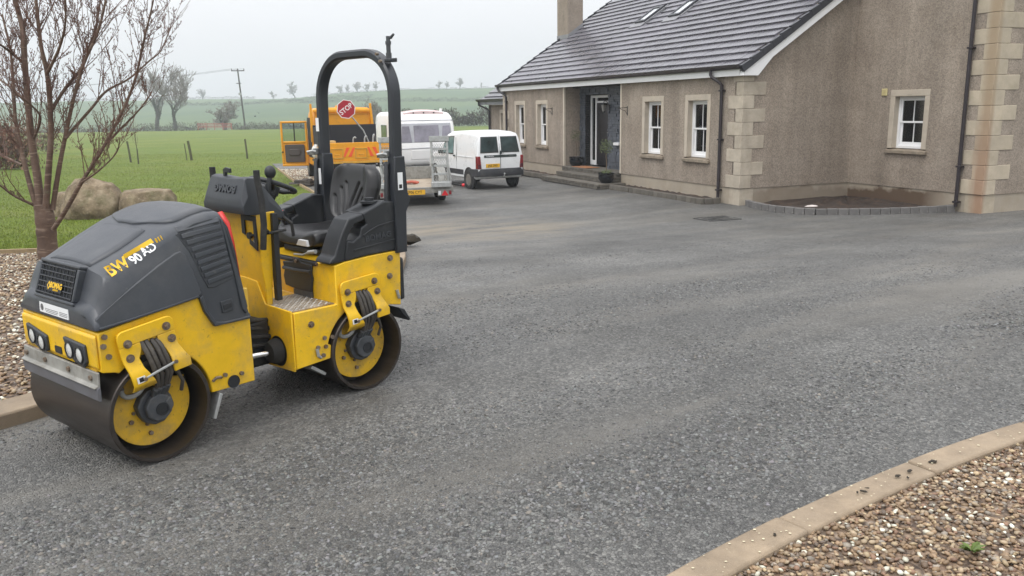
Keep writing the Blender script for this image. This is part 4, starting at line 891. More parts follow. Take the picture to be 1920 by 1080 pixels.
# --- drums
def drum(M, lab):
    r = .271; hw = .455
    d = MB(M).lathe([(r - .022, -hw), (r - .004, -hw), (r, -hw + .006), (r, hw - .006), (r - .004, hw), (r - .022, hw), (r - .022, hw - .05), (r - .022, -hw + .05)], (0, 0, r), 'x', 96, close=True).build('drum', 'drum_steel', RO, smooth=30)
    MB(M).lathe([(r - .0225, -hw + .004), (r - .0225, hw - .004)], (0, 0, r), 'x', 72).build('drum_inner_face', 'drum_inner', d, smooth=30) if False else None
    MB(M).lathe([(.0, .28), (r - .023, .28)], (0, 0, r), 'x', 48).build('drum_web', 'drum_inner', d)
    MB(M).lathe([(.0, -.33), (r - .023, -.33)], (0, 0, r), 'x', 48).build('drum_web', 'drum_inner', d)
    # yellow support plate seen inside the near end, with the cut-outs of the photograph
    rp = .213; pts = arc(0, r, rp, -205, 28, 40) + [(.195, r + .112), (.135, r + .118), (.115, r + .15), (.105, r + .205)] + arc(0, r, rp + .01, 63, 118, 10) + [(-.12, r + .12), (-.19, r + .10)]
    pl = MB(M).prism(pts, 'x', .325, .34).build('support_plate', 'yellow_worn', RO, bevel=.003)
    MB(M).box(.335, .345, -.13, .11, r + .05, r + .40).build('support_arm', 'yellow_worn', RO, bevel=.003)
    # hydraulic motor
    mo = MB(M); oc = [(.098 * math.cos(R(22 + a)) * (1.0 if k % 2 else .93), r + .005 + .098 * math.sin(R(22 + a))) for k, a in enumerate(range(0, 360, 30))]
    mo.prism(oc, 'x', .34, .395); oc2 = [(.072 * math.cos(R(a + 10)), r + .005 + .075 * math.sin(R(a + 10))) for a in range(0, 360, 40)]; mo.prism(oc2, 'x', .395, .432)
    mo.prism([(.028, r + .03), (.06, r + .055), (.075, r + .0), (.05, r - .04)], 'x', .38, .437)
    mo = mo.build('hydraulic_motor', 'motor_grey', RO, bevel=.008, seg=3)
    MB(M).lathe([(.034, .432), (.034, .437), (.026, .437), (.026, .434), (.0, .434)], (0, .012, r - .005), 'x', 20).build('motor_emblem', 'black_plastic', mo)
    for a in range(10, 370, 60):
        p = (.10 * math.cos(R(a)), r + .10 * math.sin(R(a))); MB(M).cyl((.34, p[0], p[1]), (.352, p[0], p[1]), .009, n=6).build('motor_bolt', 'bolt_steel', mo)
    for p in ((-.115, r - .06), (-.02, r - .145)): MB(M).cyl((.34, p[0], p[1]), (.356, p[0], p[1]), .012, n=6).build('plate_bolt', 'bolt_steel', pl)
    # tie-down hook
    hk = [(.40 + .02 * math.sin(t), -.115 + .055 * math.cos(t), .405 + .05 * math.sin(t)) for t in np.linspace(-3.3, .6, 14)]
    MB(M).tube(hk, .013, 8).build('lashing_hook', 'galv', RO)
    return d
I4 = Matrix.Identity(4); drum(I4, 'front'); drum(_rel, 'rear')
# --- fork brackets with the four bolts and the hydraulic hoses
def bracket(M, tilt):
    T = M @ Matrix.Translation((0, 0, .60)) @ Matrix.Rotation(R(tilt), 4, 'X') @ Matrix.Translation((0, 0, -.60))
    prof = [(.445, .735), (.462, .735), (.464, .62), (.467, .58), (.492, .535), (.500, .50), (.496, .455), (.470, .425), (.440, .41)]     # (w, z) down the strap
    def strap(y0f, y1f, z_lo, z_hi):
        secs = []; zz = [z_hi] + [p[1] for p in prof[1:] if z_lo < p[1] < z_hi] + [z_lo]
        for z in zz:
            w_ = float(np.interp(z, [p[1] for p in prof[1:]][::-1], [p[0] for p in prof[1:]][::-1]))
            secs.append([(w_ - .016, y0f(z), z), (w_, y0f(z), z), (w_, y1f(z), z), (w_ - .016, y1f(z), z)])
        return secs
    mb = MB(T)
    mb.loft(strap(lambda z: -.178 + .015 * max(0, (.6 - z) / .19), lambda z: -.072 - .03 * min(1, max(0, (.62 - z) / .05)) + .065 * max(0, (.55 - z) / .14), .412, .655), True)
    mb.loft(strap(lambda z: .018 + .03 * min(1, max(0, (.62 - z) / .05)), lambda z: .112 + .03 * min(1, max(0, (.56 - z) / .06)), .455, .655), True)
    top = rrect(-.178, .112, .6555, .735, .03)
    mb.prism([(-.178, .6555), (.112, .6555)] + arc(.082, .70, .035, 0, 90, 4) + arc(-.143, .70, .035, 90, 180, 4), 'x', .448, .464)
    br = mb.build('fork_bracket', 'yellow', RO, bevel=.004, smooth=40)
    MB(T).box(.40, .447, -.17, .10, .58, .72).build('bracket_block', 'yellow', br, bevel=.01)
    MB(T).box(.438, .4405, -.075, .025, .45, .656).build('bracket_recess', 'black_plastic', br)
    for y, z in ((-.135, .668), (-.140, .595), (.072, .688), (.085, .618)):
        MB(T).cyl((.464, y, z), (.470, y, z), .021, n=20).cyl((.470, y, z), (.484, y, z), .0135, n=6).cyl((.484, y, z), (.488, y, z), .009, n=10).build('bolt', 'bolt_steel', br)
    MB(T).box(.5005, .502, -.150, -.108, .468, .50).build('decal', 'white_print', br); MB(T).box(.502, .5028, -.140, -.118, .473, .495).build('decal_mark', 'black_print', br)
    for k, y in enumerate((-.068, -.042, -.012, .012)):
        e = .02 * (k - 1.5)
        MB(T).tube([(.40, y + .02 - .01 * k, .645 - .004 * k), (.452, y + .004, .650 - .006 * k), (.475, y + .008, .60), (.480, y + .018, .53), (.472, y + .03, .46), (.44, y + .025 - e * .4, .40), (.41, y * .8 + .0, .352)], .0125, 10).build('hydraulic_hose', 'hose', RO)
        MB(T).cyl((.412, y * .8 + .0, .345), (.44, y * .82 + .01, .385), .016, n=8).build('hose_fitting', 'motor_grey', RO)
    MB(T).box(.492, .503, -.105, .055, .488, .500, Matrix.Translation((0, -.02, .494)) @ Matrix.Rotation(R(8), 4, 'X') @ Matrix.Translation((0, .02, -.494))).build('hose_clamp', 'galv', RO, bevel=.003)
    for y, z in ((-.11, .480), (.06, .506)): MB(T).cyl((.50, y, z), (.51, y, z), .010, n=6).build('clamp_bolt', 'bolt_steel', RO)
    MB(T).tube([(.42, .05, .47), (.44, .085, .43), (.43, .105, .37), (.40, .10, .31)], .010, 8).build('hydraulic_hose', 'hose', RO)
bracket(I4, 8); bracket(_rel, 5)

# --- front frame (yellow)
r = .271
side = [(-.262, .525), (-.262, .722), (.0, .762), (.20, .79), (.30, .80), (.56, .80), (.56, .268), (.292, .271)] + arc(0, r, .294, 4, 128, 22) + [(-.20, .512)]
MB().prism(side, 'x', -.43, .43).build('front_frame', 'yellow', RO, bevel=.006)
MB().prism([(-.262, .712), (-.262, .535)] + [(-.275, .55), (-.277, .70)], 'x', -.415, .415).build('nose_panel', 'yellow', RO, bevel=.008)
MB().box(-.12, .08, .561, .62, .25, .42).build('rear_crossmember', 'black_plastic', RO)
# headlights
for sx in (-1, 1):
    c = .215 * sx; bz = [(c - sx * .115, .665), (c + sx * .118, .645 - .0), (c + sx * .118, .552), (c + sx * .07, .528), (c - sx * .03, .548), (c - sx * .095, .60)]
    bz = [(c - .118, .662), (c + .112, .652), (c + .118, .565), (c + .085, .536), (c - .005, .545), (c - .075, .585)] if sx > 0 else [(c - .122, .668), (c + .112, .632), (c + .112, .552), (c + .05, .535), (c - .05, .565), (c - .118, .625)]
    hl = MB().prism(bz, 'y', -.292, -.270).build('headlight_bezel', 'hood_dark', RO, bevel=.008)
    for k, (dx, dz) in enumerate(((-.048, .604), (.058, .596)) if sx > 0 else ((-.052, .610), (.055, .590))):
        Mx = Matrix.Diagonal((1, 1, 1, 1))
        MB().lathe([(.044, -.291), (.044, -.297), (.037, -.298), (.036, -.292)], (c + dx, 0, dz), 'y', 28).build('lamp_ring', 'black_plastic', hl)
        MB().lathe([(.0, -.300), (.018, -.299), (.036, -.293)], (c + dx, 0, dz), 'y', 28).build('headlight', 'lens', hl)
MB().prism(rrect(-.035, .04, .555, .592, .008), 'y', -.2795, -.270).build('towing_slot', 'black_plastic', RO)
MB().box(.27, .385, -.268, -.262, .50, .535).build('nose_gusset', 'yellow_worn', RO)
for p in ((-.245, .655), (-.225, .60), (-.235, .70)): MB().cyl((.43, *p), (.442, *p), .014, n=8).build('frame_bolt', 'bolt_steel', RO)
# scraper bar and rubber at the nose
MB().prism([(-.272, .530), (-.284, .528), (-.288, .468), (-.306, .460), (-.306, .453), (-.282, .456), (-.276, .462)], 'x', -.425, .425).build('scraper_bar', 'galv_dull', RO, bevel=.003)
MB().prism([(-.278, .462), (-.298, .452), (-.294, .392), (-.278, .388)], 'x', -.43, .43).build('scraper_rubber', 'scraper_rubber', RO, bevel=.003)
for x_ in (-.38, -.15, .12, .36): MB().cyl((x_, -.283, .497), (x_, -.296, .496), .014, n=8).build('scraper_bolt', 'bolt_steel', RO)
# rear scraper of front drum, holes and fittings low on the frame
MB().box(.25, .44, .31, .33, .12, .26, Matrix.Translation((0, .32, .2)) @ Matrix.Rotation(R(-22), 4, 'X') @ Matrix.Translation((0, -.32, -.2))).build('drum_scraper', 'galv', RO, bevel=.004)
MB().lathe([(.0, .4335), (.034, .4335), (.036, .437), (.036, .4315)], (0, .425, .300), 'x', 20).build('frame_hole', 'black_plastic', RO)
MB().tube([(.436, .30, .335), (.446, .315, .352), (.446, .34, .350), (.436, .352, .342)], .008, 8).build('frame_clip', 'bolt_steel', RO)
for p in ((.375, .352), (.475, .335)): MB().cyl((.43, *p), (.445, *p), .012, n=6).build('frame_bolt', 'bolt_steel', RO)

# --- hood
HT = [(-.272, .735, .800, .805, .425, .30), (-.262, .735, .825, .832, .435, .34), (-.235, .736, .845, .855, .44, .36), (-.205, .738, .925, .945, .44, .37), (-.18, .742, .975, 1.010, .44, .372),
      (-.14, .747, .992, 1.035, .44, .375), (-.04, .760, 1.045, 1.085, .44, .378), (.05, .773, 1.092, 1.130, .44, .38), (.18, .791, 1.155, 1.192, .44, .382), (.265, .803, 1.185, 1.218, .44, .384),
      (.30, .725, 1.197, 1.228, .442, .385), (.335, .640, 1.207, 1.236, .443, .386), (.40, .630, 1.218, 1.248, .443, .388), (.46, .630, 1.215, 1.246, .443, .385), (.50, .630, 1.155, 1.215, .443, .38), (.525, .630, 1.05, 1.13, .443, .38), (.556, .631, .70, .95, .443, .38)]
def hsec(s_):
    zb, zs, zt, hw, ws = lerp(HT, s_); hs_ = zs - zb
    half = [(hw, zb), (hw - .002, zb + .02), (hw - .25 * (hw - ws), zb + .45 * hs_), (ws + .30 * (hw - ws), zs - .12 * hs_), (ws + .10 * (hw - ws), zs - .03 * hs_ - .004), (ws - .022, zs + .004), (ws - .07, zs + .35 * (zt - zs)), (ws * .5, zs + .85 * (zt - zs)), (0, zt)]
    return half
def side_w(s_, z):
    h_ = hsec(s_); return float(np.interp(z, [p[1] for p in h_[:6]], [p[0] for p in h_[:6]]))
def top_z(s_, w_):
    h_ = hsec(s_)[4:]; return float(np.interp(abs(w_), [p[0] for p in h_][::-1], [p[1] for p in h_][::-1]))
secs = []
S_ = sorted(set([t[0] for t in HT]) | set(np.linspace(-.24, .55, 34).tolist()))
for s_ in S_:
    h_ = hsec(s_); secs.append([(x_, s_, z_) for x_, z_ in h_] + [(-x_, s_, z_) for x_, z_ in h_[-2::-1]])
MB().loft(secs, False).build('hood', 'hood_grey', RO, smooth=38)
HD = [o for o in RO.children if o.name.startswith('hood') and not o.name.startswith('hood_')][-1]
def side_patch(pts, off, thick, name, m, bev=.004, sgn=1):
    vs = [(sgn * (side_w(*p) + off), p[0], p[1]) for p in pts] + [(sgn * (side_w(*p) + off - thick), p[0], p[1]) for p in pts]; n = len(pts)
    return MB().add(vs, [tuple(range(n)), tuple(range(2 * n - 1, n - 1, -1))] + [(i, (i + 1) % n, n + (i + 1) % n, n + i) for i in range(n)]).build(name, m, HD, bevel=bev)
for sg in (1, -1):
    # raised lower cheek, ribbed air-outlet panel with its frame, rear corner post
    side_patch([(-.258, .785), (-.20, .83), (-.05, .925), (.08, 1.00), (.17, 1.045), (.20, 1.052), (.222, 1.03), (.25, .95), (.272, .87), (.285, .815), (.255, .808), (.05, .778), (-.10, .757), (-.25, .742)], .010, .03, 'hood_cheek', 'hood_grey', .006, sg)
    side_patch([(.195, 1.135), (.30, 1.18), (.40, 1.195), (.44, 1.19), (.462, 1.02), (.485, .87), (.36, .835), (.325, .84), (.29, .92), (.25, 1.04)], .004, .02, 'louvre_panel', 'hood_dark', .003, sg)
    for k in range(9):
        z0 = .858 + k * .036; sl = float(np.interp(z0, [.835, .92, 1.04, 1.135], [.335, .30, .262, .21])); sr_ = float(np.interp(z0, [.87, 1.02, 1.19], [.478, .456, .436]))
        side_patch([(sl, z0), (sr_, z0 + .028), (sr_, z0 + .050), (sl, z0 + .024)], .009, .02, 'louvre', 'hood_grey', .003, sg)
    side_patch([(.452, 1.19), (.475, 1.17), (.50, 1.03), (.53, .84), (.548, .70), (.53, .66), (.505, .70), (.49, .86), (.468, 1.04)], .010, .03, 'hood_post', 'hood_grey', .006, sg)
    side_patch([(.30, .735), (.345, .655), (.40, .645), (.552, .647), (.553, .634), (.335, .632), (.285, .72), (.265, .795), (.285, .81)], .010, .03, 'hood_rim', 'hood_grey', .004, sg)
    side_patch([(-.255, .750), (-.10, .767), (.05, .786), (.262, .815), (.262, .803), (.05, .774), (-.10, .755), (-.255, .738)], .012, .03, 'hood_rim', 'hood_grey', .003, sg)
    side_patch([(.385, .755), (.452, .762), (.456, .700), (.389, .692)], .008, .02, 'latch_bezel', 'hood_dark', .003, sg)
    side_patch([(.395, .738), (.444, .743), (.446, .715), (.397, .709)], .011, .02, 'hood_latch', 'black_plastic', .002, sg)
def top_patch(s0, s1, wf, off, name, m, ns=14, nw=9):
    vs = []; fs = []
    for i in range(ns + 1):
        s_ = s0 + (s1 - s0) * i / ns; w0 = wf(s_)
        for j in range(nw + 1): x_ = -w0 + 2 * w0 * j / nw; vs.append((x_, s_, top_z(s_, x_) + off))
    for i in range(ns):
        for j in range(nw): a = i * (nw + 1) + j; fs.append((a, a + 1, a + nw + 2, a + nw + 1))
    mb = MB().add(vs, fs); o = mb.build(name, m, HD, smooth=40); so_ = o.modifiers.new('solid', 'SOLIDIFY'); so_.thickness = .02; so_.offset = -1
    return o
top_patch(.135, .47, lambda s_: .325 * (1 - max(0, (.26 - s_) / .125) ** 2.2 * .75), .009, 'hood_top_panel', 'hood_grey')
top_patch(-.17, .12, lambda s_: .22 + .03 * math.sin((s_ + .17) * 9), .0045, 'hood_top_panel', 'hood_grey')
# grille: dark opening, bars, nameplate
GM = frame((0, -.2205, .915), (1, 0, 0), (0, .055, .175)); gw, gh = .20, .082
MB(GM).prism(rrect(-gw, gw, -gh, gh, .02), 'z', -.004, .012).build('grille_opening', 'black_plastic', HD)
for x_ in np.linspace(-gw + .02, gw - .02, 10): MB(GM).tube([(x_, -gh + .004, .02), (x_, gh - .004, .02)], .0038, 6).build('grille_bar', 'rops_black', HD)
for y_ in np.linspace(-gh + .012, gh - .012, 6): MB(GM).tube([(-gw + .006, y_, .0235), (gw - .006, y_, .0235)], .0038, 6).build('grille_bar', 'rops_black', HD)
rim = MB(GM)
for (x0, x1, y0, y1) in ((-gw - .02, gw + .02, gh, gh + .018), (-gw - .02, gw + .02, -gh - .018, -gh), (-gw - .02, -gw, -gh, gh), (gw, gw + .02, -gh, gh)): rim.box(x0, x1, y0, y1, -.02, .026)
rim.build('grille_rim', 'hood_grey', HD, bevel=.006)
MB(GM).prism(rrect(-.085, .085, -.055, -.002, .006), 'z', .024, .030).build('nameplate', 'black_print', HD)
text('nameplate_text', 'BOMAG', .040, 'yellow_print', HD, GM @ Matrix.Translation((.022, -.024, .0305)), .001, .92, bold=.0012)
text('nameplate_text', 'GERMANY', .013, 'yellow_print', HD, GM @ Matrix.Translation((.022, -.046, .0305)), .001)
MB(GM).prism([(-.058, -.006), (-.076, -.028), (-.058, -.050), (-.040, -.028)], 'z', .030, .0315).build('nameplate_mark', 'yellow_print', HD)
MB(GM).prism([(-.058, -.016), (-.066, -.028), (-.058, -.040), (-.050, -.028)], 'z', .0315, .0325).build('nameplate_mark', 'black_print', HD)
SM = frame((0, -.2735, .777), (1, 0, 0), (0, .004, .09))
MB(SM).prism(rrect(-.165, .165, -.026, .026, .003), 'z', -.004, .0015).build('owner_sticker', 'white_print', HD)
text('sticker_text', 'PLANT & EQUIPMENT', .015, 'black_print', HD, SM @ Matrix.Translation((.0, .010, .0018)), .0004) if False else None
text('sticker_text', 'TRF TRANSPORT GROUP', .0145, 'black_print', HD, SM @ Matrix.Translation((-.02, .013, .0018)), .0004, .9)
for i, (x0, x1, y_) in enumerate(((-.10, .05, -.002), (-.10, .05, -.010), (.065, .155, .0), (.065, .155, -.008), (.065, .155, -.016), (-.09, .04, -.018))): MB(SM).box(x0, x1, y_ - .0018, y_ + .0018, .0015, .002).build('sticker_line', 'grey_print', HD, smooth=0)
MB(SM).lathe([(.018, .0015), (.018, .002), (.013, .002), (.013, .0015)], (-.135, .0, 0), 'z', 16).build('sticker_mark', 'grey_print', HD)
# side lettering
def smat(s0, z0, s1, z1, off=.0135):
    a = Vector((side_w(s0, z0) + off, s0, z0)); b = Vector((side_w(s1, z1) + off, s1, z1)); up = Vector((side_w(s0, z0 + .05) + off, s0, z0 + .05)) - a
    return frame((a + b) / 2, b - a, up), (b - a).length
def conform(o, off):     # lay flat lettering onto the curved flank
    for v in o.data.vertices: v.co.x = side_w(v.co.y, v.co.z) + off
    return o
LM, LL = smat(-.145, .998, .135, 1.118, .0)
MB(LM).prism([(-.005, .008), (LL / 2 - .05, .008), (LL / 2 - .05, .030), (-.005, .030)], 'z', -.004, .001).build('side_sticker', 'yellow_print', HD) if False else None
_st = MB(LM)
for i in range(24):
    x0 = -LL * .17 + LL * .52 * i / 24; x1 = x0 + LL * .52 / 24
    _st.add([(x0, .008, 0), (x1, .008, 0), (x1, .030, 0), (x0, .030, 0)], [(0, 1, 2, 3)])
conform(_st.build('side_sticker', 'yellow_print', HD, smooth=0), .0035)
for k in range(3): MB(LM).prism([(LL * (.375 + k * .05), .0 - .004), (LL * (.375 + k * .05) + .009 - .002 * k, -.004), (LL * (.375 + k * .05) + .009 - .002 * k, .024), (LL * (.375 + k * .05), .024)], 'z', -.002, .0).build('side_stripe', 'yellow_print', HD, smooth=0); conform(HD.children[-1], .0035)
conform(text('side_lettering', 'BW', .066, 'yellow_print', HD, LM @ Matrix.Translation((-LL * .36, -.002, .0016)), .0, 1.05, bold=.0018), .004)
conform(text('side_lettering', '90', .048, 'white_print', HD, LM @ Matrix.Translation((-LL * .055, -.012, .0022)), .0, 1.12, bold=.0012), .0055)
conform(text('side_lettering', 'AD', .048, 'white_print', HD, LM @ Matrix.Translation((LL * .20, -.004, .0022)), .0, 1.12, bold=.0012), .0055)

# --- articulation joint between the halves
MB().box(-.16, .16, .56, .86, .24, .52).build('articulation_joint', 'black_plastic', RO, bevel=.02)
MB().cyl((0, .72, .16), (0, .72, .62), .09, n=20).build('articulation_pin', 'motor_grey', RO)
for k in range(5): MB().tube([(.10 + .015 * k, .54, .62 - .04 * k), (.17 + .01 * k, .66, .55 - .05 * k), (.12 + .01 * k, .92, .50 - .05 * k)], .014, 8).build('joint_hose', 'rubber', RO)
# --- rear frame
E_ = _rel
box_side = [(-.205, .823), (-.205, .587), (-.505, .587), (-.512, .245), (-.272, .262)] + arc(0, r, .296, 170, 30, 24)[0:0] + [(-.262, .345)] + arc(0, r, .296, 164, 52, 22) + [(.20, .512), (.29, .495), (.302, .855), (.05, .850), (-.13, .838)]
MB(E_).prism(box_side, 'x', -.43, .44).build('rear_frame', 'yellow', RO, bevel=.006)
MB(E_).prism([(-.215, .825), (.30, .858), (.30, .845), (-.215, .80)], 'x', -.42, .25).build('seat_platform', 'black_plastic', RO, bevel=.006)
fr = [(-.46, .20), (.44, .235), (.441, .60), (.16, .605), (.085, .735), (-.02, .745), (-.24, .745), (-.43, .60)]
MB(E_).prism([(x_, z_) for x_, z_ in fr], 'y', -.525, -.5135).build('footwell_front', 'yellow', RO, bevel=.004)
MB(E_).box(.0, .42, -.50, -.21, .588, .594).build('tread_plate', 'tread_plate', RO)
tp = MB(E_)
for i in range(15):
    for j in range(11):
        x_, y_ = .02 + i * .027, -.49 + j * .026; a = R(45 if (i + j) % 2 else -45)
        tp.add([(x_ - .009 * math.cos(a) - .003 * math.sin(a), y_ - .009 * math.sin(a) + .003 * math.cos(a), .594), (x_ + .009 * math.cos(a) - .003 * math.sin(a), y_ + .009 * math.sin(a) + .003 * math.cos(a), .594), (x_ + .009 * math.cos(a) + .003 * math.sin(a), y_ + .009 * math.sin(a) - .003 * math.cos(a), .594), (x_ - .009 * math.cos(a) + .003 * math.sin(a), y_ - .009 * math.sin(a) - .003 * math.cos(a), .594), (x_, y_, .5985)], [(0, 1, 4), (1, 2, 4), (2, 3, 4), (3, 0, 4)])
tp.build('tread_lugs', 'galv', RO, smooth=0, kind='stuff')
MB(E_).box(.0, .20, -.225, -.21, .595, .63).build('heel_plate', 'motor_grey', RO)
# black flap on the seat box front
fl = [(-.115, .795), (.0, .805), (.03, .835), (.07, .835), (.10, .81), (.215, .805), (.205, .75), (.215, .72), (.20, .66), (.195, .625), (.05, .625), (-.10, .64), (-.115, .70), (-.10, .74)]
MB(E_).prism(fl, 'y', -.222, -.2065).build('box_flap', 'black_plastic', RO, bevel=.006); MB(E_).cyl((.05, -.222, .815), (.05, -.23, .815), .012, n=12).build('flap_stud', 'bolt_steel', RO)
MB(E_).tube([(-.10, -.224, .755), (.05, -.236, .757), (.205, -.224, .76)], .012, 8).build('flap_fold', 'black_plastic', RO)
for x_, z_ in ((.0, .862 - .02), (.26, .835)): MB(E_).cyl((x_, -.206, z_ - .02), (x_, -.214, z_ - .02), .010, n=6).build('box_bolt', 'bolt_steel', RO)
# bolts and clips on the near side
for y, z in ((.215, .815), (.205, .70), (-.395, .50)): MB(E_).cyl((.44, y, z), (.446, y, z), .020, n=16).cyl((.446, y, z), (.459, y, z), .0135, n=6).build('side_bolt', 'bolt_steel', RO)
for y, z in ((-.31, .40), (-.305, .345), (-.36, .35), (-.325, .295), (-.255, .395)): MB(E_).cyl((.44, y, z), (.452, y, z), .013, n=8).build('side_bolt', 'bolt_steel', RO)
MB(E_).tube([(.448, -.37, .345), (.452, -.365, .30), (.448, -.345, .285)], .010, 6).build('side_clip', 'galv', RO); MB(E_).tube([(.448, .255, .60), (.452, .262, .565), (.448, .27, .545)], .010, 6).build('side_clip', 'galv', RO)
# steering ram
MB(E_).lathe([(.0, .0), (.06, .012), (.078, .05), (.08, .12)], (.27, -.60, .335), 'y', 24).build('ram_boot', 'rubber', RO); MB(E_).cyl((.27, -.585, .335), (.24, -.86, .34), .018, n=14).build('ram_rod', 'chrome', RO)
MB(E_).lathe([(.0, -.5262), (.093, -.5262)], (.275, 0, .335), 'y', 28).build('ram_opening', 'black_plastic', RO)
# scrapers of rear drum
MB(E_).box(-.40, .40, -.40, -.28, .175, .195, Matrix.Translation((0, -.33, .18)) @ Matrix.Rotation(R(-35), 4, 'X') @ Matrix.Translation((0, .33, -.18))).build('drum_scraper', 'galv', RO, bevel=.004)
MB(E_).prism([(.27, .48), (.32, .46), (.365, .385), (.352, .375), (.30, .43)], 'x', -.42, .44).build('rear_flap', 'black_plastic', RO, bevel=.006)
MB(E_).box(-.40, .42, .302, .345, .52, .80).build('rear_panel', 'black_plastic', RO, bevel=.015)
# steering console: yellow column, dark dashboard, wheel, levers, rails
col_sec = []
for z_, y0, y1, x0, x1 in ((.58, -.512, -.47, -.20, .16), (.72, -.515, -.465, -.20, .165), (.80, -.53, -.455, -.20, .17), (1.16, -.555, -.43, -.20, .19)): col_sec.append([(x0, y0, z_), (x1, y0, z_), (x1, y1, z_), (x0, y1, z_)])
MB(E_).loft(col_sec, True).build('console', 'yellow', RO, bevel=.006)
MB(E_).prism([(.182, 1.15), (.215, 1.15), (.20, .62), (.165, .62), (.165, .80)], 'y', -.462, -.425).build('console_post', 'black_plastic', RO, bevel=.004)
MB(E_).prism([(.10, 1.14), (.195, 1.14), (.195, .99), (.13, 1.03), (.13, 1.10), (.10, 1.12)], 'y', -.492, -.484).build('console_trim', 'black_plastic', RO, bevel=.002) if False else None
ds = []
for y_, z0, z1, wd in ((-.645, 1.175, 1.235, .235), (-.638, 1.160, 1.26, .24), (-.60, 1.150, 1.365, .232), (-.58, 1.15, 1.375, .225), (-.52, 1.148, 1.37, .22), (-.46, 1.145, 1.30, .215), (-.37, 1.10, 1.19, .21), (-.355, 1.10, 1.17, .20)):
    ds.append([(-wd - .02, y_, z0), (wd - .03, y_, z0), (wd - .03, y_, z0 + .5 * (z1 - z0)), (wd - .055, y_, z1 - .012), (wd - .08, y_, z1 - .004), (.0, y_, z1 - .012), (-wd + .02, y_, z1), (-wd, y_, z1 - .015), (-wd - .02, y_, z0 + .5 * (z1 - z0))])
DB = MB(E_).loft(ds, True).build('dashboard', 'hood_dark', RO, bevel=.008)
DM = E_ @ frame((-.015, -.622, 1.30), (-1, 0, 0), (0, -.038, -.105)); text('embossed_text', 'BOMAG', .062, 'hood_dark', DB, DM, .006, 1.15, bold=.002)
text('embossed_text', 'MADE IN GERMANY', .016, 'hood_dark', DB, DM @ Matrix.Translation((0.02, -.048, -.006)), .003, 1.0)
MB(E_).prism([(-.10, 1.36), (-.10, 1.405), (-.07, 1.418), (-.02, 1.412), (-.02, 1.385), (-.07, 1.388), (-.075, 1.36)], 'y', -.585, -.57).build('dash_hook', 'black_plastic', RO, bevel=.003)
for sx, x_ in ((1, .235), (-1, -.285)):
    MB(E_).tube([(x_, -.555, 1.41), (x_, -.555, 1.36), (x_ + .015 * sx, -.545, 1.24), (x_ + .02 * sx, -.545, 1.10), (x_, -.55, .95)], .019, 12).build('hand_rail', 'rubber', RO)
    MB(E_).tube([(x_ - sx * .02, -.50, 1.045), (x_, -.525, 1.06)], .012, 8).build('rail_mount', 'black_plastic', RO)
TM = E_ @ frame((.203, -.40, 1.05), (0, 1, .0), (0, 0, 1))     # on the near side of the column
MB(E_).prism([(.02, 1.14), (.185, 1.14), (.185, .935), (.10, .97), (.10, 1.0), (.155, .975), (.155, 1.11), (.06, 1.11), (.055, 1.02), (.02, 1.03)], 'y', -.560, -.552).build('console_bracket', 'black_plastic', RO, bevel=.002)
MB(E_).cyl((.10, -.54, 1.02), (.10, -.565, 1.02), .02, n=14).build('console_socket', 'black_plastic', RO); MB(E_).box(.13, .165, -.551, -.546, .955, .995).build('console_plate', 'galv', RO)
MB(E_).tube([(.11, -.56, 1.02), (.23, -.50, 1.04), (.25, -.40, 1.05)], .008, 8).build('cable', 'rubber', RO)
MB(E_).tube([(.18, -.37, 1.12), (.22, -.34, 1.08), (.215, -.33, 1.0)], .010, 8).build('cable', 'rubber', RO)
MB().tube([(.12, .575, 1.16), (.17, .60, 1.18), (.215, .60, 1.13), (.235, .605, 1.02), (.24, .615, .88), (.245, .62, .80)], .019, 12).build('hose_loop', 'red_plastic', RO)
MB().lathe([(.0, .0), (.035, .0), (.035, .03), (.0, .03)], (.15, .55, 1.15), 'y', 18).build('loop_clamp', 'galv', RO)
# steering wheel
WM = E_ @ frame((.0, -.315, 1.295), (1, 0, 0), (0, .92, -.38))
ring = MB(WM).lathe([(.135 + .015 * math.cos(t), .015 * math.sin(t)) for t in np.linspace(0, 2 * math.pi, 11)[:-1]], (0, 0, 0), 'z', 40, close=True)
SW = ring.build('steering_wheel', 'black_plastic', RO)
for a in (90, 210, 330): MB(WM).tube([(0, 0, -.03), (.08 * math.cos(R(a)), .08 * math.sin(R(a)), -.02), (.13 * math.cos(R(a)), .13 * math.sin(R(a)), 0)], .014, 8).build('wheel_spoke', 'black_plastic', SW)
MB(WM).cyl((0, 0, -.005), (0, 0, -.06), .045, n=18).cyl((0, 0, -.05), (0, -.03, -.19), .04, n=14).build('steering_column', 'black_plastic', SW)
MB(E_).tube([(.12, -.43, 1.22), (.13, -.42, 1.32), (.13, -.41, 1.36)], [.02, .014, .016], 10).build('drive_lever', 'black_plastic', RO)
MB(E_).sph((.13, -.405, 1.385), (.032, .035, .04), 14).build('lever_knob', 'black_plastic', RO)
MB(E_).box(-.02, .08, -.42, -.37, 1.20, 1.215, Matrix.Translation((0, -.4, 1.2)) @ Matrix.Rotation(R(-25), 4, 'X') @ Matrix.Translation((0, .4, -1.2))).build('gauge_panel', 'galv', RO)
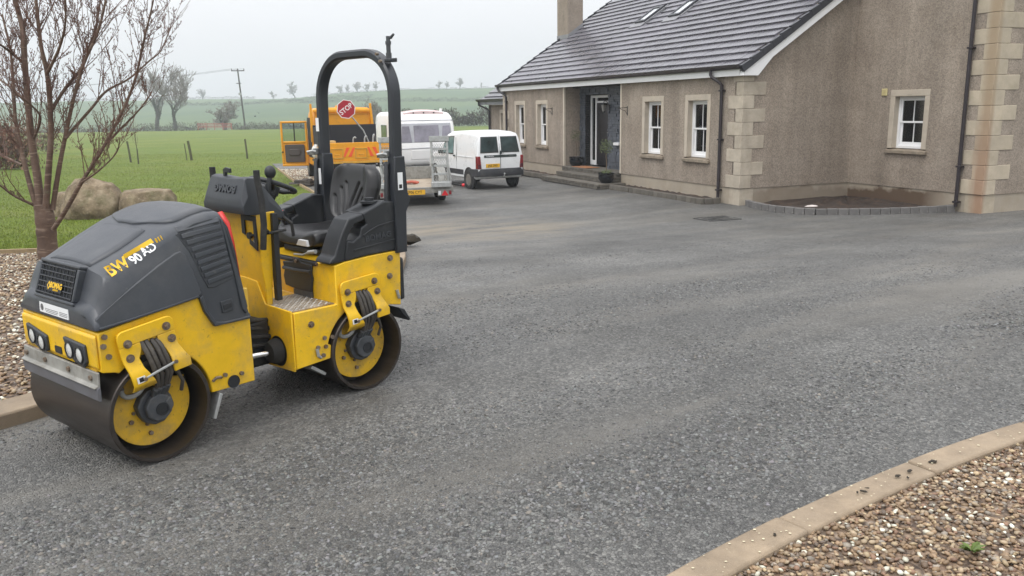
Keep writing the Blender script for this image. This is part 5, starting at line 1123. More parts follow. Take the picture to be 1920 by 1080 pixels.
# --- seat
cs_ = []
for y_, z0, z1, hw_ in ((-.17, .91, .955, .20), (-.165, .895, .985, .235), (-.12, .885, 1.005, .25), (.0, .88, .995, .255), (.15, .88, .985, .25), (.28, .88, 1.0, .24), (.31, .89, .99, .20)):
    c0 = -.04; cs_.append([(c0 - hw_ * .92, y_, z0), (c0 + hw_ * .92, y_, z0), (c0 + hw_, y_, z0 + .4 * (z1 - z0)), (c0 + hw_ * .96, y_, z1 - .005), (c0 + hw_ * .78, y_, z1 + .012), (c0 + hw_ * .45, y_, z1 - .012), (c0, y_, z1 - .018), (c0 - hw_ * .45, y_, z1 - .012), (c0 - hw_ * .78, y_, z1 + .012), (c0 - hw_ * .96, y_, z1 - .005), (c0 - hw_, y_, z0 + .4 * (z1 - z0))])
ST = MB(E_).loft(cs_, True).build('seat_cushion', 'seat_vinyl', RO, subsurf=2)
def backsurf(u, v, back=False):   # u -1..1 across, v 0..1 up
    hw_ = .258 * max(0.0, 1 - abs((v - .52) / .525) ** 3.6) ** (1 / 3.0); hw_ *= float(np.interp(v, [0, .25, .6, 1], [.78, .93, 1, .97])); lean = .225 + .16 * v - .06 * v * v
    if back: return (-.04 + u * hw_ * .94, lean + .085 - .03 * abs(u) ** 4 - .03 * abs(2 * v - 1) ** 6, 1.015 + .37 * v)
    edge = .035 * abs(u) ** 9 + .035 * abs(2 * v - 1) ** 12
    bol = -.030 * math.exp(-((abs(u) - .78) / .22) ** 2); gr = 0
    for q, w1, vt in ((.075, .040, .70), (.30, .036, .60), (.56, .034, .46)):   # pressed grooves fanning outwards
        c_ = q + .62 * max(0, v - .26) ** 1.25; g = abs(abs(u) - c_); top = max(0, min(1, (vt - v) / .05)) * max(0, min(1, (v - .08) / .05)); gr = max(gr, math.exp(-(g / w1) ** 2) * top)
    return (-.04 + u * hw_, lean + edge + bol + .020 * gr, 1.015 + .37 * v)
vs = []; fs = []; NU, NV = 90, 56
for bk_ in (False, True):
    for j in range(NV + 1):
        for i in range(NU + 1): vs.append(backsurf(-1 + 2 * i / NU, j / NV, bk_))
o2 = (NU + 1) * (NV + 1)
for j in range(NV):
    for i in range(NU): a = j * (NU + 1) + i; fs.append((a, a + 1, a + NU + 2, a + NU + 1)); fs.append((o2 + a, o2 + a + NU + 1, o2 + a + NU + 2, o2 + a + 1))
for j in range(NV):
    for i in (0, NU): a = j * (NU + 1) + i; fs.append((a, a + NU + 1, o2 + a + NU + 1, o2 + a))
MB(E_).add(vs, fs).build('seat_back', 'seat_vinyl', RO, smooth=70)
MB(E_).box(-.24, .16, -.13, .27, .845, .885).build('seat_base', 'black_plastic', RO, bevel=.01)
MB(E_).prism([(.0, .905), (.13, .905), (.12, .945), (.03, .945)], 'y', -.185, -.165).build('seat_tag', 'white_print', RO, bevel=.004)
MB(E_).tube([(-.02, -.19, .845), (.1, -.20, .855), (.17, -.20, .88)], .007, 8).cyl((.16, -.2, .876), (.24, -.2, .89), .013, n=12).build('seat_lever', 'galv', RO)
MB(E_).box(-.335, -.295, -.06, -.02, .97, 1.10, Matrix.Translation((-.31, -.04, 1)) @ Matrix.Rotation(R(25), 4, 'X') @ Matrix.Translation((.31, .04, -1))).build('belt_buckle', 'black_plastic', RO, bevel=.006)
MB(E_).box(-.33, -.30, -.11, -.075, 1.085, 1.095).build('buckle_button', 'red_plastic', RO)
# --- side fenders with hand hole and raised lettering
fen_o = [(-.243, .838), (-.225, .865), (-.20, .88), (-.165, .96), (-.12, 1.055), (-.085, 1.095), (.02, 1.118), (.11, 1.150), (.19, 1.178), (.255, 1.172), (.28, 1.16), (.292, .86), (.05, .855), (-.13, .840)]
fen_h = [(-.105, .965), (-.065, 1.05), (-.03, 1.068), (.03, 1.075), (.035, 1.05), (.0, 1.03), (-.005, 1.0), (-.03, .975), (-.07, .955)]
def fender(x0, x1, lab):
    # outline with a slit to the hand hole so the opening is real
    poly = fen_o[:5] + fen_h[1::-1][0:0] + fen_o[5:]
    mb = MB(E_)
    mb.prism([(-.243, .838), (-.225, .865), (-.20, .88), (-.165, .96), (-.135, 1.02), (-.085, 1.095), (.02, 1.118), (.035, 1.078), (-.045, 1.058), (-.075, 1.02), (-.105, .965), (-.12, .90), (-.13, .840)], 'x', x0, x1)
    mb.prism([(.02, 1.118), (.11, 1.150), (.19, 1.178), (.255, 1.172), (.28, 1.16), (.292, .86), (.05, .855), (-.13, .840), (-.12, .90), (-.105, .965), (-.06, .955), (-.005, .985), (.005, 1.03), (.05, 1.05), (.035, 1.078)], 'x', x0, x1)
    return mb.build('side_fender', 'black_plastic', RO, bevel=.010, seg=3)
f1 = fender(.285, .442, 'near'); f2 = fender(-.475, -.335, 'far')
MB(E_).prism([(.02, 1.118), (.11, 1.15), (.19, 1.178), (.26, 1.17), (.255, 1.12), (.1, 1.10)], 'x', .24, .40).build('fender_top', 'black_plastic', f1, bevel=.012)
MB(E_).lathe([(.055, 0), (.055, .015), (.03, .018), (.03, .035), (.0, .036)], (.34, .15, 1.163), 'z', 20).build('filler_cap', 'black_plastic', f1)
MB(E_).prism([(.01, .985), (.06, 1.01), (.13, 1.035), (.285, 1.055), (.285, 1.045), (.13, 1.025), (.06, .998), (.02, .975)], 'x', .44, .449).build('fender_rib', 'black_plastic', f1, bevel=.003)
MB(E_).prism([(-.06, .905), (.275, .935), (.275, .928), (-.06, .897)], 'x', .44, .448).build('fender_rib', 'black_plastic', f1, bevel=.002)
text('embossed_text', 'BOMAG', .052, 'hood_dark', f1, E_ @ frame((.4425, .13, .962), (0, 1, .06), (0, 0, 1)), .004, 1.1, bold=.002)
# --- roll bar: box section hoop, feet, fold hinges, decals, beacon post
def hoop():
    a0, a1 = -.355, .425; zc = 1.82; rr = .27; p = []
    p += [(a1, .84), (a1, 1.0), (a1, 1.3), (a1, 1.6), (a1, zc)]
    p += [(a1 - rr + rr * math.cos(t), zc + rr * math.sin(t)) for t in np.linspace(.12, math.pi / 2, 12)]
    p += [(a0 + rr + rr * math.cos(t), zc + rr * math.sin(t)) for t in np.linspace(math.pi / 2, math.pi - .12, 12)]
    p += [(a0, zc), (a0, 1.6), (a0, 1.3), (a0, 1.0), (a0, .84)]
    return p
hp_ = hoop(); secs = []
for i, (x_, z_) in enumerate(hp_):
    d_ = Vector(hp_[min(i + 1, len(hp_) - 1)]) - Vector(hp_[max(i - 1, 0)]); d_.normalize(); nx_, nz_ = d_[1], -d_[0]
    y0 = .30 + .022 * (z_ - .9); dpt = .039; t_ = .0265
    ch_ = .012
    secs.append([(x_ + nx_ * a, y0 + b, z_ + nz_ * a) for a, b in ((t_, -dpt + ch_), (t_, dpt - ch_), (t_ - ch_, dpt), (-t_ + ch_, dpt), (-t_, dpt - ch_), (-t_, -dpt + ch_), (-t_ + ch_, -dpt), (t_ - ch_, -dpt))])
RB = MB(E_).loft(secs, True).build('roll_bar', 'rops_black', RO, smooth=25)
for x_ in (.425, -.355):
    MB(E_).prism([(.262, .84), (.345, .84), (.352, 1.10), (.39, 1.17), (.37, 1.22), (.355, 1.45), (.275, 1.45), (.264, 1.30), (.262, 1.10)], 'x', x_ - .036, x_ + .036).build('roll_bar_foot', 'rops_black', RB, bevel=.006)
    MB(E_).prism([(.235, 1.13), (.264, 1.12), (.264, 1.42), (.25, 1.40)], 'x', x_ - .046, x_ - .01).build('hinge_guard', 'black_plastic', RB, bevel=.004)
    MB(E_).tube([(x_ - .02, .255, 1.462), (x_ - .03, .235, 1.468), (x_ - .06, .215, 1.462), (x_ - .07, .225, 1.45), (x_ - .055, .24, 1.448), (x_ - .03, .25, 1.455)], .009, 8).build('locking_pin', 'galv', RB)
    MB(E_).box(x_ - .045, x_ - .034, .245, .30, 1.44, 1.485).build('pin_plate', 'galv', RB, bevel=.003)
MB(E_).box(.4615, .463, .29, .33, 1.24, 1.35).build('decal', 'white_print', RB); MB(E_).box(.463, .4636, .298, .322, 1.25, 1.275).build('decal_mark', 'black_print', RB)
MB(E_).box(-.345, -.315, .2555, .2575, 1.60, 1.70).build('decal', 'white_print', RB, smooth=0) if False else None
MB(E_).box(-.374, -.340, .269, .271, 1.60, 1.69).build('decal', 'white_print', RB, smooth=0); MB(E_).box(-.372, -.338, .2605, .2625, 1.24, 1.35).build('decal', 'white_print', RB, smooth=0)
MB(E_).prism([(.295, 2.025), (.355, 2.025), (.355, 2.05), (.295, 2.045)], 'x', .375, .43).build('beacon_plate', 'rops_black', RB, bevel=.004)
MB(E_).cyl((.385, .325, 2.04), (.385, .325, 2.08), .018, n=14).cyl((.385, .325, 2.08), (.385, .325, 2.14), .014, n=12).cyl((.385, .325, 2.13), (.385, .325, 2.15), .018, n=12).cyl((.385, .325, 2.15), (.385, .325, 2.18), .013, n=10).tube([(.385, .325, 2.17), (.405, .33, 2.17), (.43, .335, 2.19)], [.008, .010, .007], 8).build('beacon_post', 'motor_grey', RB)
for p in ((.335, .262, 2.075), (.365, .262, 2.03)): MB(E_).cyl(p, (p[0], p[1] + .02, p[2]), .009, n=8).build('beacon_bolt', 'bolt_steel', RB)
# ================================================================== VEHICLES
mat('white_paint', (0.74, 0.75, 0.75), 0.30, var=0.05, vscale=1.5, dirt=((0.50, 0.48, 0.42), 2.5, 0.60, 0.95), coat=0.3)
mat('caravan_white', (0.80, 0.80, 0.79), 0.30, var=0.04, vscale=1.2, dirt=((0.62, 0.61, 0.57), 2, 0.6, 0.95))
mat('caravan_trim', (0.42, 0.43, 0.46), 0.4, var=0.1)
mat('caravan_pink', (0.62, 0.48, 0.47), 0.5, var=0.1)
mat('truck_yellow', (0.76, 0.325, 0.008), 0.42, var=0.10, vscale=2, dirt=((0.38, 0.22, 0.06), 3, 0.55, 0.9))
mat('truck_yellow_dirty', (0.62, 0.33, 0.03), 0.55, var=0.18, vscale=4, dirt=((0.26, 0.17, 0.08), 5, 0.48, 0.8))
mat('bumper_grey', (0.028, 0.029, 0.033), 0.6, var=0.15, dirt=((0.10, 0.095, 0.085), 3, 0.5, 0.9))
mat('auto_glass', (0.030, 0.045, 0.045), 0.08, var=0.6, vscale=2.2, coat=0.5); mat('auto_glass_pale', (0.16, 0.24, 0.23), 0.10, var=0.5, vscale=2.0, coat=0.5); mat('caravan_glass', (0.21, 0.20, 0.24), 0.10, var=0.4, vscale=1.6, coat=0.5)
mat('tail_red', (0.20, 0.010, 0.014), 0.25, var=0.25, vscale=8, coat=0.5); mat('signal_red', (0.62, 0.012, 0.02), 0.4, var=0.08); mat('tail_dark', (0.07, 0.012, 0.02), 0.25, var=0.2)
mat('plate_yellow', (0.72, 0.40, 0.02), 0.45, var=0.08); mat('trim_dark', (0.02, 0.03, 0.027), 0.45, var=0.1); mat('door_trim', (0.075, 0.062, 0.058), 0.7, var=0.15)
mat('chevron_red', (0.80, 0.095, 0.022), 0.5, var=0.08); mat('board_black', (0.016, 0.016, 0.020), 0.7, var=0.3, vscale=3); mat('plywood', (0.33, 0.27, 0.20), 0.8, var=0.22, vscale=5, dirt=((0.20, 0.15, 0.10), 4, 0.45, 0.75))
mat('rim_steel', (0.24, 0.23, 0.21), 0.5, metal=0.4, var=0.25, vscale=15, dirt=((0.16, 0.13, 0.10), 12, 0.45, 0.7)); mat('chassis', (0.018, 0.018, 0.018), 0.7, var=0.3); mat('bag_white', (0.72, 0.70, 0.66), 0.7, var=0.15, vscale=12, bump=0.3, bscale=20)
mat('sign_red', (0.36, 0.008, 0.022), 0.4, var=0.06); mat('sign_white', (0.78, 0.76, 0.76), 0.45, var=0.04); mat('tan_box', (0.50, 0.34, 0.14), 0.7, var=0.15)
def wheel(parent, x, y, r, w_, side, name='wheel'):
    wv = MB().lathe([(r * .62, -w_ / 2), (r * .93, -w_ / 2), (r, -w_ * .36), (r, w_ * .36), (r * .93, w_ / 2), (r * .62, w_ / 2)], (x, y, r), 'x', 36, close=True).build(name, 'rubber', parent)
    xo = side * w_ / 2
    MB().lathe([(r * .64, xo * .98), (r * .60, xo * 1.0), (r * .55, xo * .80), (r * .30, xo * .72), (r * .24, xo * .95), (.0, xo * .97)], (x, y, r), 'x', 28).build('rim', 'rim_steel', wv)
    return wv
def ring(y, z0, zt, hw, tum=.0, rr=.1, zw=1.0, n=3):
    """closed cross-section, symmetric, rounded roof edges; tum narrows the body above zw"""
    f = lambda z: hw - tum * max(0, z - zw); rr = min(rr, (zt - z0) * .4)
    h_ = [(hw * .94, z0), (hw, z0 + min(.06, (zt - z0) * .2))]
    for t in (.33, .66): z = z0 + .06 + (zt - rr - z0 - .06) * t; h_.append((f(z), z))
    tw = f(zt - rr)
    for k in range(n + 1): a = R(90 * k / n); h_.append((tw - rr + rr * math.cos(a), zt - rr + rr * math.sin(a)))
    h_.append((tw * .4, zt + .012)); 
    return [(x, y, z) for x, z in h_] + [(-x, y, z) for x, z in h_[::-1]]
def plate(parent, M, s, name='number_plate', wd=.52, ht=.115):
    p = MB(M).prism(rrect(-wd / 2, wd / 2, -ht / 2, ht / 2, .01), 'z', -.006, .004).build(name, 'plate_yellow', parent)
    text('plate_text', s, .098, 'black_print', p, M @ Matrix.Translation((0, 0, .0045)), .001, .92, bold=.001); return p

# ---------------- small white van
VZ = float(gz(0, 24.9)) + .012
VN = empty('small_van', (-.555, 24.92, VZ), R(28)); VN.scale = (.86, .93, .915); tag(VN, 'small white panel van with two rear doors parked beside the house', 'van')
secs = [ring(y, z0, zt, hw, .16, rr) for y, z0, zt, hw, rr in ((-.655, .50, .80, .80, .05), (-.65, .44, .98, .84, .05), (-.625, .40, 1.15, .855, .06), (-.575, .36, 1.45, .86, .08), (-.53, .34, 1.66, .86, .10), (-.46, .33, 1.755, .86, .11), (-.2, .31, 1.80, .86, .12), (.6, .31, 1.83, .86, .12), (1.5, .31, 1.80, .86, .14), (1.85, .31, 1.72, .86, .16), (2.15, .31, 1.48, .86, .16), (2.5, .31, 1.18, .86, .12), (2.9, .31, 1.08, .85, .12), (3.2, .33, .98, .83, .12), (3.38, .38, .82, .78, .1), (3.44, .45, .65, .70, .08))]
VB = MB().loft(secs, True).build('van_body', 'white_paint', VN, smooth=40)
RM = frame((0, -.615, 1.19), (1, 0, 0), (0, .095, .47))
MB(RM).prism([(-.735, .0), (-.055, .0), (-.055, .48), (-.665, .48), (-.70, .46)], 'z', -.01, .012).build('rear_door', 'white_paint', VN, bevel=.03, seg=3)
def pane(M, pts, name, m, parent, rubber=True):
    if rubber:
        c = np.mean(np.array(pts), 0); out = [(c[0] + (x - c[0]) * 1.0 + (.028 if x > c[0] else -.028), c[1] + (y - c[1]) + (.028 if y > c[1] else -.028)) for x, y in pts]; MB(M).prism(out, 'z', .0, .016).build('window_seal', 'rubber', parent, bevel=.03, seg=3)
    return MB(M).prism(pts, 'z', .004, .019).build(name, m, parent, bevel=.02, seg=3)
pane(RM, [(-.72, -.01), (-.09, -.01), (-.095, .445), (-.655, .445)], 'rear_window', 'auto_glass', VN); pane(RM, [(.07, -.01), (.71, -.01), (.65, .445), (.075, .445)], 'rear_window', 'auto_glass', VN)
MB().box(-.012, -.004, -.668, -.60, .45, 1.16).build('door_gap', 'trim_dark', VN, smooth=0)
MB(RM).box(-.012, -.004, .0, .5, .0, .014).build('door_gap', 'trim_dark', VN, smooth=0)
SMx = frame((0, -.640, 1.045), (1, 0, 0), (0, .025, .17))
MB(SMx).prism(rrect(-.62, .62, -.04, .04, .03), 'z', -.02, .012).build('badge_strip', 'trim_dark', VN, bevel=.004)
text('badge_text', 'CITROEN', .062, 'white_print', VN, SMx @ Matrix.Translation((-.40, 0, .0125)), .001, 1.1); text('badge_text', 'Berlingo', .045, 'grey_print', VN, SMx @ Matrix.Translation((.42, .005, .0125)), .001)
MB().box(-.03, .05, -.675, -.63, 1.11, 1.22).build('door_handle', 'trim_dark', VN, bevel=.015); MB().cyl((.10, -.66, 1.14), (.10, -.645, 1.14), .018, n=12).build('door_lock', 'galv', VN)
plate(VN, frame((-.30, -.662, .755), (1, 0, 0), (0, .01, 1)), 'JNZ 2905')
for s in (-1, 1):
    MB().prism([(s * .72, .66), (s * .868, .66), (s * .866, 1.06), (s * .765, 1.06)], 'y', -.668, -.50).build('tail_light', 'tail_red', VN, bevel=.015)
    MB().prism([(s * .735, .68), (s * .862, .68), (s * .862, .80), (s * .745, .80)], 'y', -.672, -.51).build('tail_lens', 'tail_dark', VN, bevel=.01)
bs = []
for x in np.linspace(-.89, .89, 15):
    b = -.73 + .10 * abs(x / .89) ** 4; bs.append([(x, b, .42), (x, b - .02, .52), (x, b + .02, .66), (x, -.45, .66), (x, -.45, .40)])
MB().loft(bs, True).build('rear_bumper', 'bumper_grey', VN, bevel=.01)
for s in (-1, 1): MB().box(s * .845, s * .885, -.66, -.02, .41, .655).build('bumper_side', 'bumper_grey', VN, bevel=.02)
MB().tube([(.05, -.60, .42), (.05, -.80, .40), (.05, -.82, .47)], .022, 10).sph((.05, -.82, .50), .028, 12).build('tow_ball', 'galv', VN)
for s in (-1, 1):
    for y in (0, 2.69):
        MB().lathe([(.0, .80), (.37, .80), (.37, .868), (.0, .868)], (0, y, .33), 'x', 36, Matrix.Diagonal((s, 1, 1, 1))).build('wheel_arch', 'chassis', VN)
        wheel(VN, s * .795, y, .30, .19, s)
    MB().box(s * .852, s * .872, .40, 2.30, .44, .60).build('side_moulding', 'bumper_grey', VN, bevel=.006)
    wm = frame((s * .835, 1.40, 1.09), (0, s, 0), (-s * .16, 0, 1))
    pts = [(-.28, .0), (.62, .0), (.42, .36), (.20, .52), (-.24, .54)]
    if s < 0: pts = [(-x, y) for x, y in pts][::-1]
    wm = Matrix.Translation((0, .1, 0)) @ wm
    pane(wm, pts, 'side_window', 'auto_glass_pale', VN)
    MB().box(s * .858, s * .885, 1.02, 1.16, 1.00, 1.05).build('side_door_handle', 'trim_dark', VN, bevel=.01)
    MB().box(s * .86, s * 1.03, 1.98, 2.08, 1.06, 1.24).build('wing_mirror', 'trim_dark', VN, bevel=.03)
    MB().box(s * .853, s * .862, .92, .93, .42, 1.62).build('door_gap', 'trim_dark', VN, smooth=0)
    MB(Matrix.Translation((s * .845, 0, 0))).prism([(-.25, 1.05), (.80, 1.05), (.80, 1.60), (-.10, 1.60)], 'x', -.02, s * .006 if s > 0 else .0).build('side_panel', 'white_paint', VN, bevel=.02) if False else None
    MB().tube([(s * .862, -.30, 1.02), (s * .864, .30, 1.025), (s * .864, .86, 1.03)], .008, 6).build('side_crease', 'white_paint', VN)

# ---------------- plant trailer
TZ = float(gz(0, 20.2)) + .012
TR = empty('plant_trailer', (-2.30, 20.25, TZ), R(14)); tag(TR, 'galvanised plant trailer with two mesh loading ramps folded upright', 'trailer')
MB().box(-.84, .84, .05, 3.1, .36, .40).build('deck', 'plywood', TR, smooth=0)
for x in (-.88, .88): MB().box(x - .04, x + .04, .0, 3.2, .30, .46).build('chassis_rail', 'galv_dull', TR, bevel=.006)
MB().box(-.92, .92, -.05, .03, .30, .44).build('rear_beam', 'galv_dull', TR, bevel=.006)
MB().box(-.90, .90, 3.12, 3.18, .40, .74).build('front_board', 'galv_dull', TR, bevel=.006)
for x in (-.89, .89):
    MB().box(x - .018, x + .018, .60, 3.1, .44, .66).build('side_board', 'galv_dull', TR, bevel=.004)
    MB().box(x - .03, x + .03, .55, .61, .44, .72).build('side_post', 'galv_dull', TR, bevel=.004)
def ramp_part(xc):
    w_ = .215; zz = .42; top = 1.53; T = Matrix.Translation((xc, -.02, 0)) @ Matrix.Rotation(R(-3), 4, 'X')
    rp_ = MB(T).box(-w_, -w_ + .05, -.035, .035, zz, top).box(w_ - .05, w_, -.035, .035, zz, top).box(-w_ - .02, w_ + .02, -.05, .05, top, top + .13).build('loading_ramp', 'galv', TR, bevel=.005)
    for k in range(6): MB(T).box(-w_ + .035, w_ - .035, -.025, .025, zz + .10 + k * .20, zz + .155 + k * .20).build('ramp_rung', 'galv', rp_, bevel=.003)
    ms = MB(T); nz_ = 24; nx_ = 6
    for i in range(nz_):
        z = zz + .05 + i * (top - zz - .08) / nz_; dz = (top - zz - .08) / nz_
        pts = [(-w_ + .035 + j * (2 * w_ - .07) / (2 * nx_), .0, z + (dz * .5 if (j + i) % 2 else -dz * .5 + .002)) for j in range(2 * nx_ + 1)]
        ms.tube(pts, .008, 4, False)
    ms.build('ramp_mesh', 'galv', rp_, smooth=0, kind='stuff')
    MB().tube([(xc - w_ + .02, -.04, 1.02), (xc - w_ + .12, .10, .70), (xc - w_ + .22, .34, .48)], .020, 6).tube([(xc + w_ - .02, -.06, .95), (xc + w_ + .03, -.08, .62), (xc + w_ + .02, -.06, .46)], .018, 6).build('ramp_strut', 'galv', rp_)
    MB().box(xc - w_ - .02, xc + w_ + .02, -.16, .02, .44, .56).build('ramp_hinge', 'galv', rp_, bevel=.01)
ramp_part(-.61); ramp_part(.62)
for x in (-.70, .70):
    bd = MB().box(x - .17, x + .17, -.09, -.055, .22, .385).build('light_board', 'galv_dull', TR, bevel=.005)
    MB().prism([(x - .085, .235), (x + .085, .235), (x, .37)], 'y', -.105, -.088).build('reflector_triangle', 'signal_red', bd)
    for q in (-.13, .13): MB().box(x + q - .032, x + q + .032, -.10, -.088, .25, .35).build('lamp', 'tail_red' if q * x > 0 else 'white_print', bd, bevel=.006)
plate(TR, frame((-.04, -.075, .33), (1, 0, 0), (0, 0, 1)), 'SF06 CYT')
for x in (-.98, .98):
    s = 1 if x > 0 else -1
    for y in (1.15, 1.78): wheel(TR, x * .84, y, .24, .16, s)
    MB().prism(arc(1.46, .26, .62, 10, 170, 12) + arc(1.46, .26, .58, 170, 10, 12), 'x', x * .84 - .1, x * .84 + .1).build('mudguard', 'galv_dull', TR)
MB().cyl((.92, .05, .50), (1.14, -.02, .46), .018, n=8).build('ramp_latch', 'chassis', TR); MB().cyl((1.14, -.02, .46), (1.20, -.03, .455), .04, n=12).build('marker_lamp', 'signal_red', TR)
MB().tube([(-.8, 3.15, .36), (0, 4.3, .38)], .045, 6).build('draw_bar', 'galv_dull', TR); MB().tube([(.8, 3.15, .36), (0, 4.3, .38)], .045, 6).build('draw_bar', 'galv_dull', TR)
rp_c = MB()
rope = [(.0 + .22 * math.cos(t * 1.9) * (1 + .2 * math.sin(t * 5)), 1.5 + .18 * math.sin(t * 1.7), .43 + .03 * abs(math.sin(t * 3))) for t in np.linspace(0, 9, 70)]
mat('strap_red', (0.42, 0.09, 0.05), 0.7, var=0.2)
o = rp_c.tube(rope, .022, 6).build('ratchet_strap', 'strap_red', None); o.location = (-2.30, 20.25, TZ); o.rotation_euler.z = R(14); tag(o, 'tangled red strap lying on the trailer deck', 'strap')

# ---------------- touring caravan
CZ = float(gz(0, 30.6)) + .012
CV = empty('touring_caravan', (-2.98, 30.45, CZ), R(20)); tag(CV, 'white touring caravan with three-pane front window parked behind the trailer', 'caravan')
secs = [ring(y, z0, zt, hw, .02, rr, 1.2, 4) for y, z0, zt, hw, rr in ((-.06, .55, .90, .98, .06), (-.05, .45, 1.06, 1.03, .08), (.0, .38, 1.20, 1.05, .08), (.10, .33, 1.84, 1.06, .12), (.20, .32, 2.06, 1.06, .16), (.34, .31, 2.17, 1.06, .17), (.55, .31, 2.24, 1.06, .17), (1.0, .31, 2.27, 1.06, .16), (3.6, .31, 2.27, 1.06, .16), (3.95, .33, 2.2, 1.06, .16), (4.1, .4, 1.9, 1.05, .12))]
MB().loft(secs, True).build('caravan_body', 'caravan_white', CV, smooth=35)
FM = frame((0, -.005, 1.14), (1, 0, 0), (0, .095, .64))
MB(FM).prism([(-.98, .02), (.98, .02), (.92, .74), (-.92, .74)], 'z', -.03, .010).build('window_surround', 'caravan_trim', CV, bevel=.02)
for pts in ([(-.93, .08), (-.55, .06), (-.62, .64), (-.88, .64)], [(-.46, .06), (.46, .06), (.46, .66), (-.46, .66)], [(.55, .06), (.93, .08), (.88, .64), (.62, .64)]): MB(FM).prism(pts, 'z', .002, .024).build('front_window', 'caravan_glass', CV, bevel=.03, seg=3)
MB().tube([(-1.06, .24, 1.95), (-1.0, .16, 1.965), (0, .15, 1.97), (1.0, .16, 1.965), (1.06, .24, 1.95)], .018, 6).build('trim_strip', 'caravan_trim', CV)
MB().tube([(-1.0, -.06, .98), (0, -.065, 1.0), (1.0, -.06, .98)], .012, 6).build('trim_strip', 'caravan_trim', CV)
MB(Matrix.Translation((0, 0, 0))).loft([[(x, .36, 2.18), (x, .62, 2.22), (x, .62, 2.28 + .07 * (1 - abs(x / .75) ** 2)), (x, .36, 2.22 + .07 * (1 - abs(x / .75) ** 2))] for x in np.linspace(-.75, .75, 9)], True).build('roof_deflector', 'caravan_pink', CV, smooth=40)
for x in (-.38, 0, .38): MB().cyl((x, .352, 2.235), (x, .34, 2.235), .028, n=10).build('marker_lamp', 'chassis', CV)
MB().cyl((.80, .9, 2.26), (.80, .9, 2.38), .05, n=8).build('roof_vent', 'caravan_white', CV)
MB().box(-1.068, -1.055, .75, 1.15, 1.25, 1.72).build('side_window', 'auto_glass', CV, bevel=.01); MB().box(-1.068, -1.055, 1.9, 2.9, 1.2, 1.8).build('side_window', 'auto_glass', CV, bevel=.01)
MB().tube([(-1.075, .55, 1.15), (-1.10, .55, 1.3), (-1.075, .55, 1.45)], .014, 6).build('grab_handle', 'caravan_trim', CV)
MB().prism([(-.62, .60), (.62, .60), (.58, .93), (-.58, .93)], 'y', -.072, -.05).build('gas_locker_lid', 'caravan_white', CV, bevel=.015); MB().cyl((0.30, -.075, .66), (.30, -.06, .66), .025, n=8).build('locker_latch', 'chassis', CV)
for x in (-.75, .75): MB().tube([(x, .6, .33), (0, -1.15, .42)], .04, 6).build('draw_bar', 'chassis', CV)
MB().cyl((0, -1.2, .42), (0, -1.0, .42), .05, n=10).build('hitch_head', 'chassis', CV); MB().cyl((.06, -.85, .1), (.06, -.85, .75), .025, n=8).build('jockey_stem', 'galv', CV); MB().lathe([(.03, -.03), (.09, -.03), (.09, .03), (.03, .03)], (.06, -.85, .1), 'x', 14, close=True).build('jockey_wheel', 'rubber', CV)
MB().box(-.6, .6, -.5, .3, .25, .38).build('hitch_cover', 'chassis', CV, bevel=.03)
for s in (-1, 1): wheel(CV, s * .93, 2.3, .31, .18, s)

# ---------------- yellow works truck
KZ = float(gz(0, 26)) + .012
TK = empty('works_truck', (-4.62, 26.05, KZ), R(20)); tag(TK, 'yellow dropside works truck with cab door hanging open', 'truck')
tg = MB().box(-1.03, 1.03, -.03, .03, .80, 1.36).build('tailgate', 'truck_yellow', TK, bevel=.01)
for x in (-.72, .02, .76):
    fr_ = MB()
    for q in ((-.19, .19, 1.16, 1.19), (-.19, .19, .88, .91), (-.19, -.16, .91, 1.16), (.16, .19, .91, 1.16)): fr_.box(x + q[0], x + q[1], -.05, -.031, q[2], q[3])
    fr_.build('tailgate_frame', 'truck_yellow_dirty', tg, bevel=.004); MB().tube([(x - .07, -.04, 1.0), (x - .06, -.065, 1.0), (x + .06, -.065, 1.0), (x + .07, -.04, 1.0)], .010, 6).build('tailgate_handle', 'truck_yellow_dirty', tg)
for x, k in ((-.35, 1), (.40, -1)):
    MB().box(x - .185, x + .185, -.037, -.031, .93, 1.21).build('chevron_board', 'truck_yellow', tg, smooth=0)
    for d in (-.11, .09):
        p = [(x + d - .06 - k * .07, .93), (x + d + .05 - k * .07, .93), (x + d + .06 + k * .08, 1.21), (x + d - .05 + k * .08, 1.21)]; p = [(min(max(a, x - .185), x + .185), b) for a, b in p]
        MB().prism(p, 'y', -.041, -.037).build('chevron_stripe', 'chevron_red', tg, smooth=0)
MB().box(-1.05, 1.05, -.06, .0, .73, .795).build('bed_rail', 'truck_yellow_dirty', TK, bevel=.006)
MB().box(-1.0, 1.0, 0, 2.95, .70, .795).build('bed_floor', 'chassis', TK)
MB().box(-1.06, -1.02, .04, 2.9, .80, 1.20).build('bed_side', 'truck_yellow_dirty', TK, bevel=.008); MB().box(1.02, 1.06, .04, 2.9, .80, 1.20).build('bed_side', 'truck_yellow_dirty', TK, bevel=.008)
MB().box(-1.11, -1.075, .2, 1.3, .36, .80).build('dropped_flap', 'truck_yellow_dirty', TK, bevel=.008)
for x in (-1.06, 1.06): MB().box(x - .04, x + .04, -.04, .04, .80, 1.42).build('bed_post', 'truck_yellow_dirty', TK, bevel=.006)
MB().box(-1.08, -.72, .10, .50, .96, 1.42).build('tool_box', 'tan_box', TK, bevel=.01)
MB().box(-1.04, 1.08, 2.85, 2.93, .80, 1.86).build('headboard', 'board_black', TK, bevel=.006)
MB().box(-1.05, -1.03, 1.2, 2.85, 1.2, 1.80).build('headboard_side', 'board_black', TK)
for x in (-.45, .45): MB().box(x - .05, x + .05, .1, 5.6, .50, .68).build('chassis_rail', 'chassis', TK)
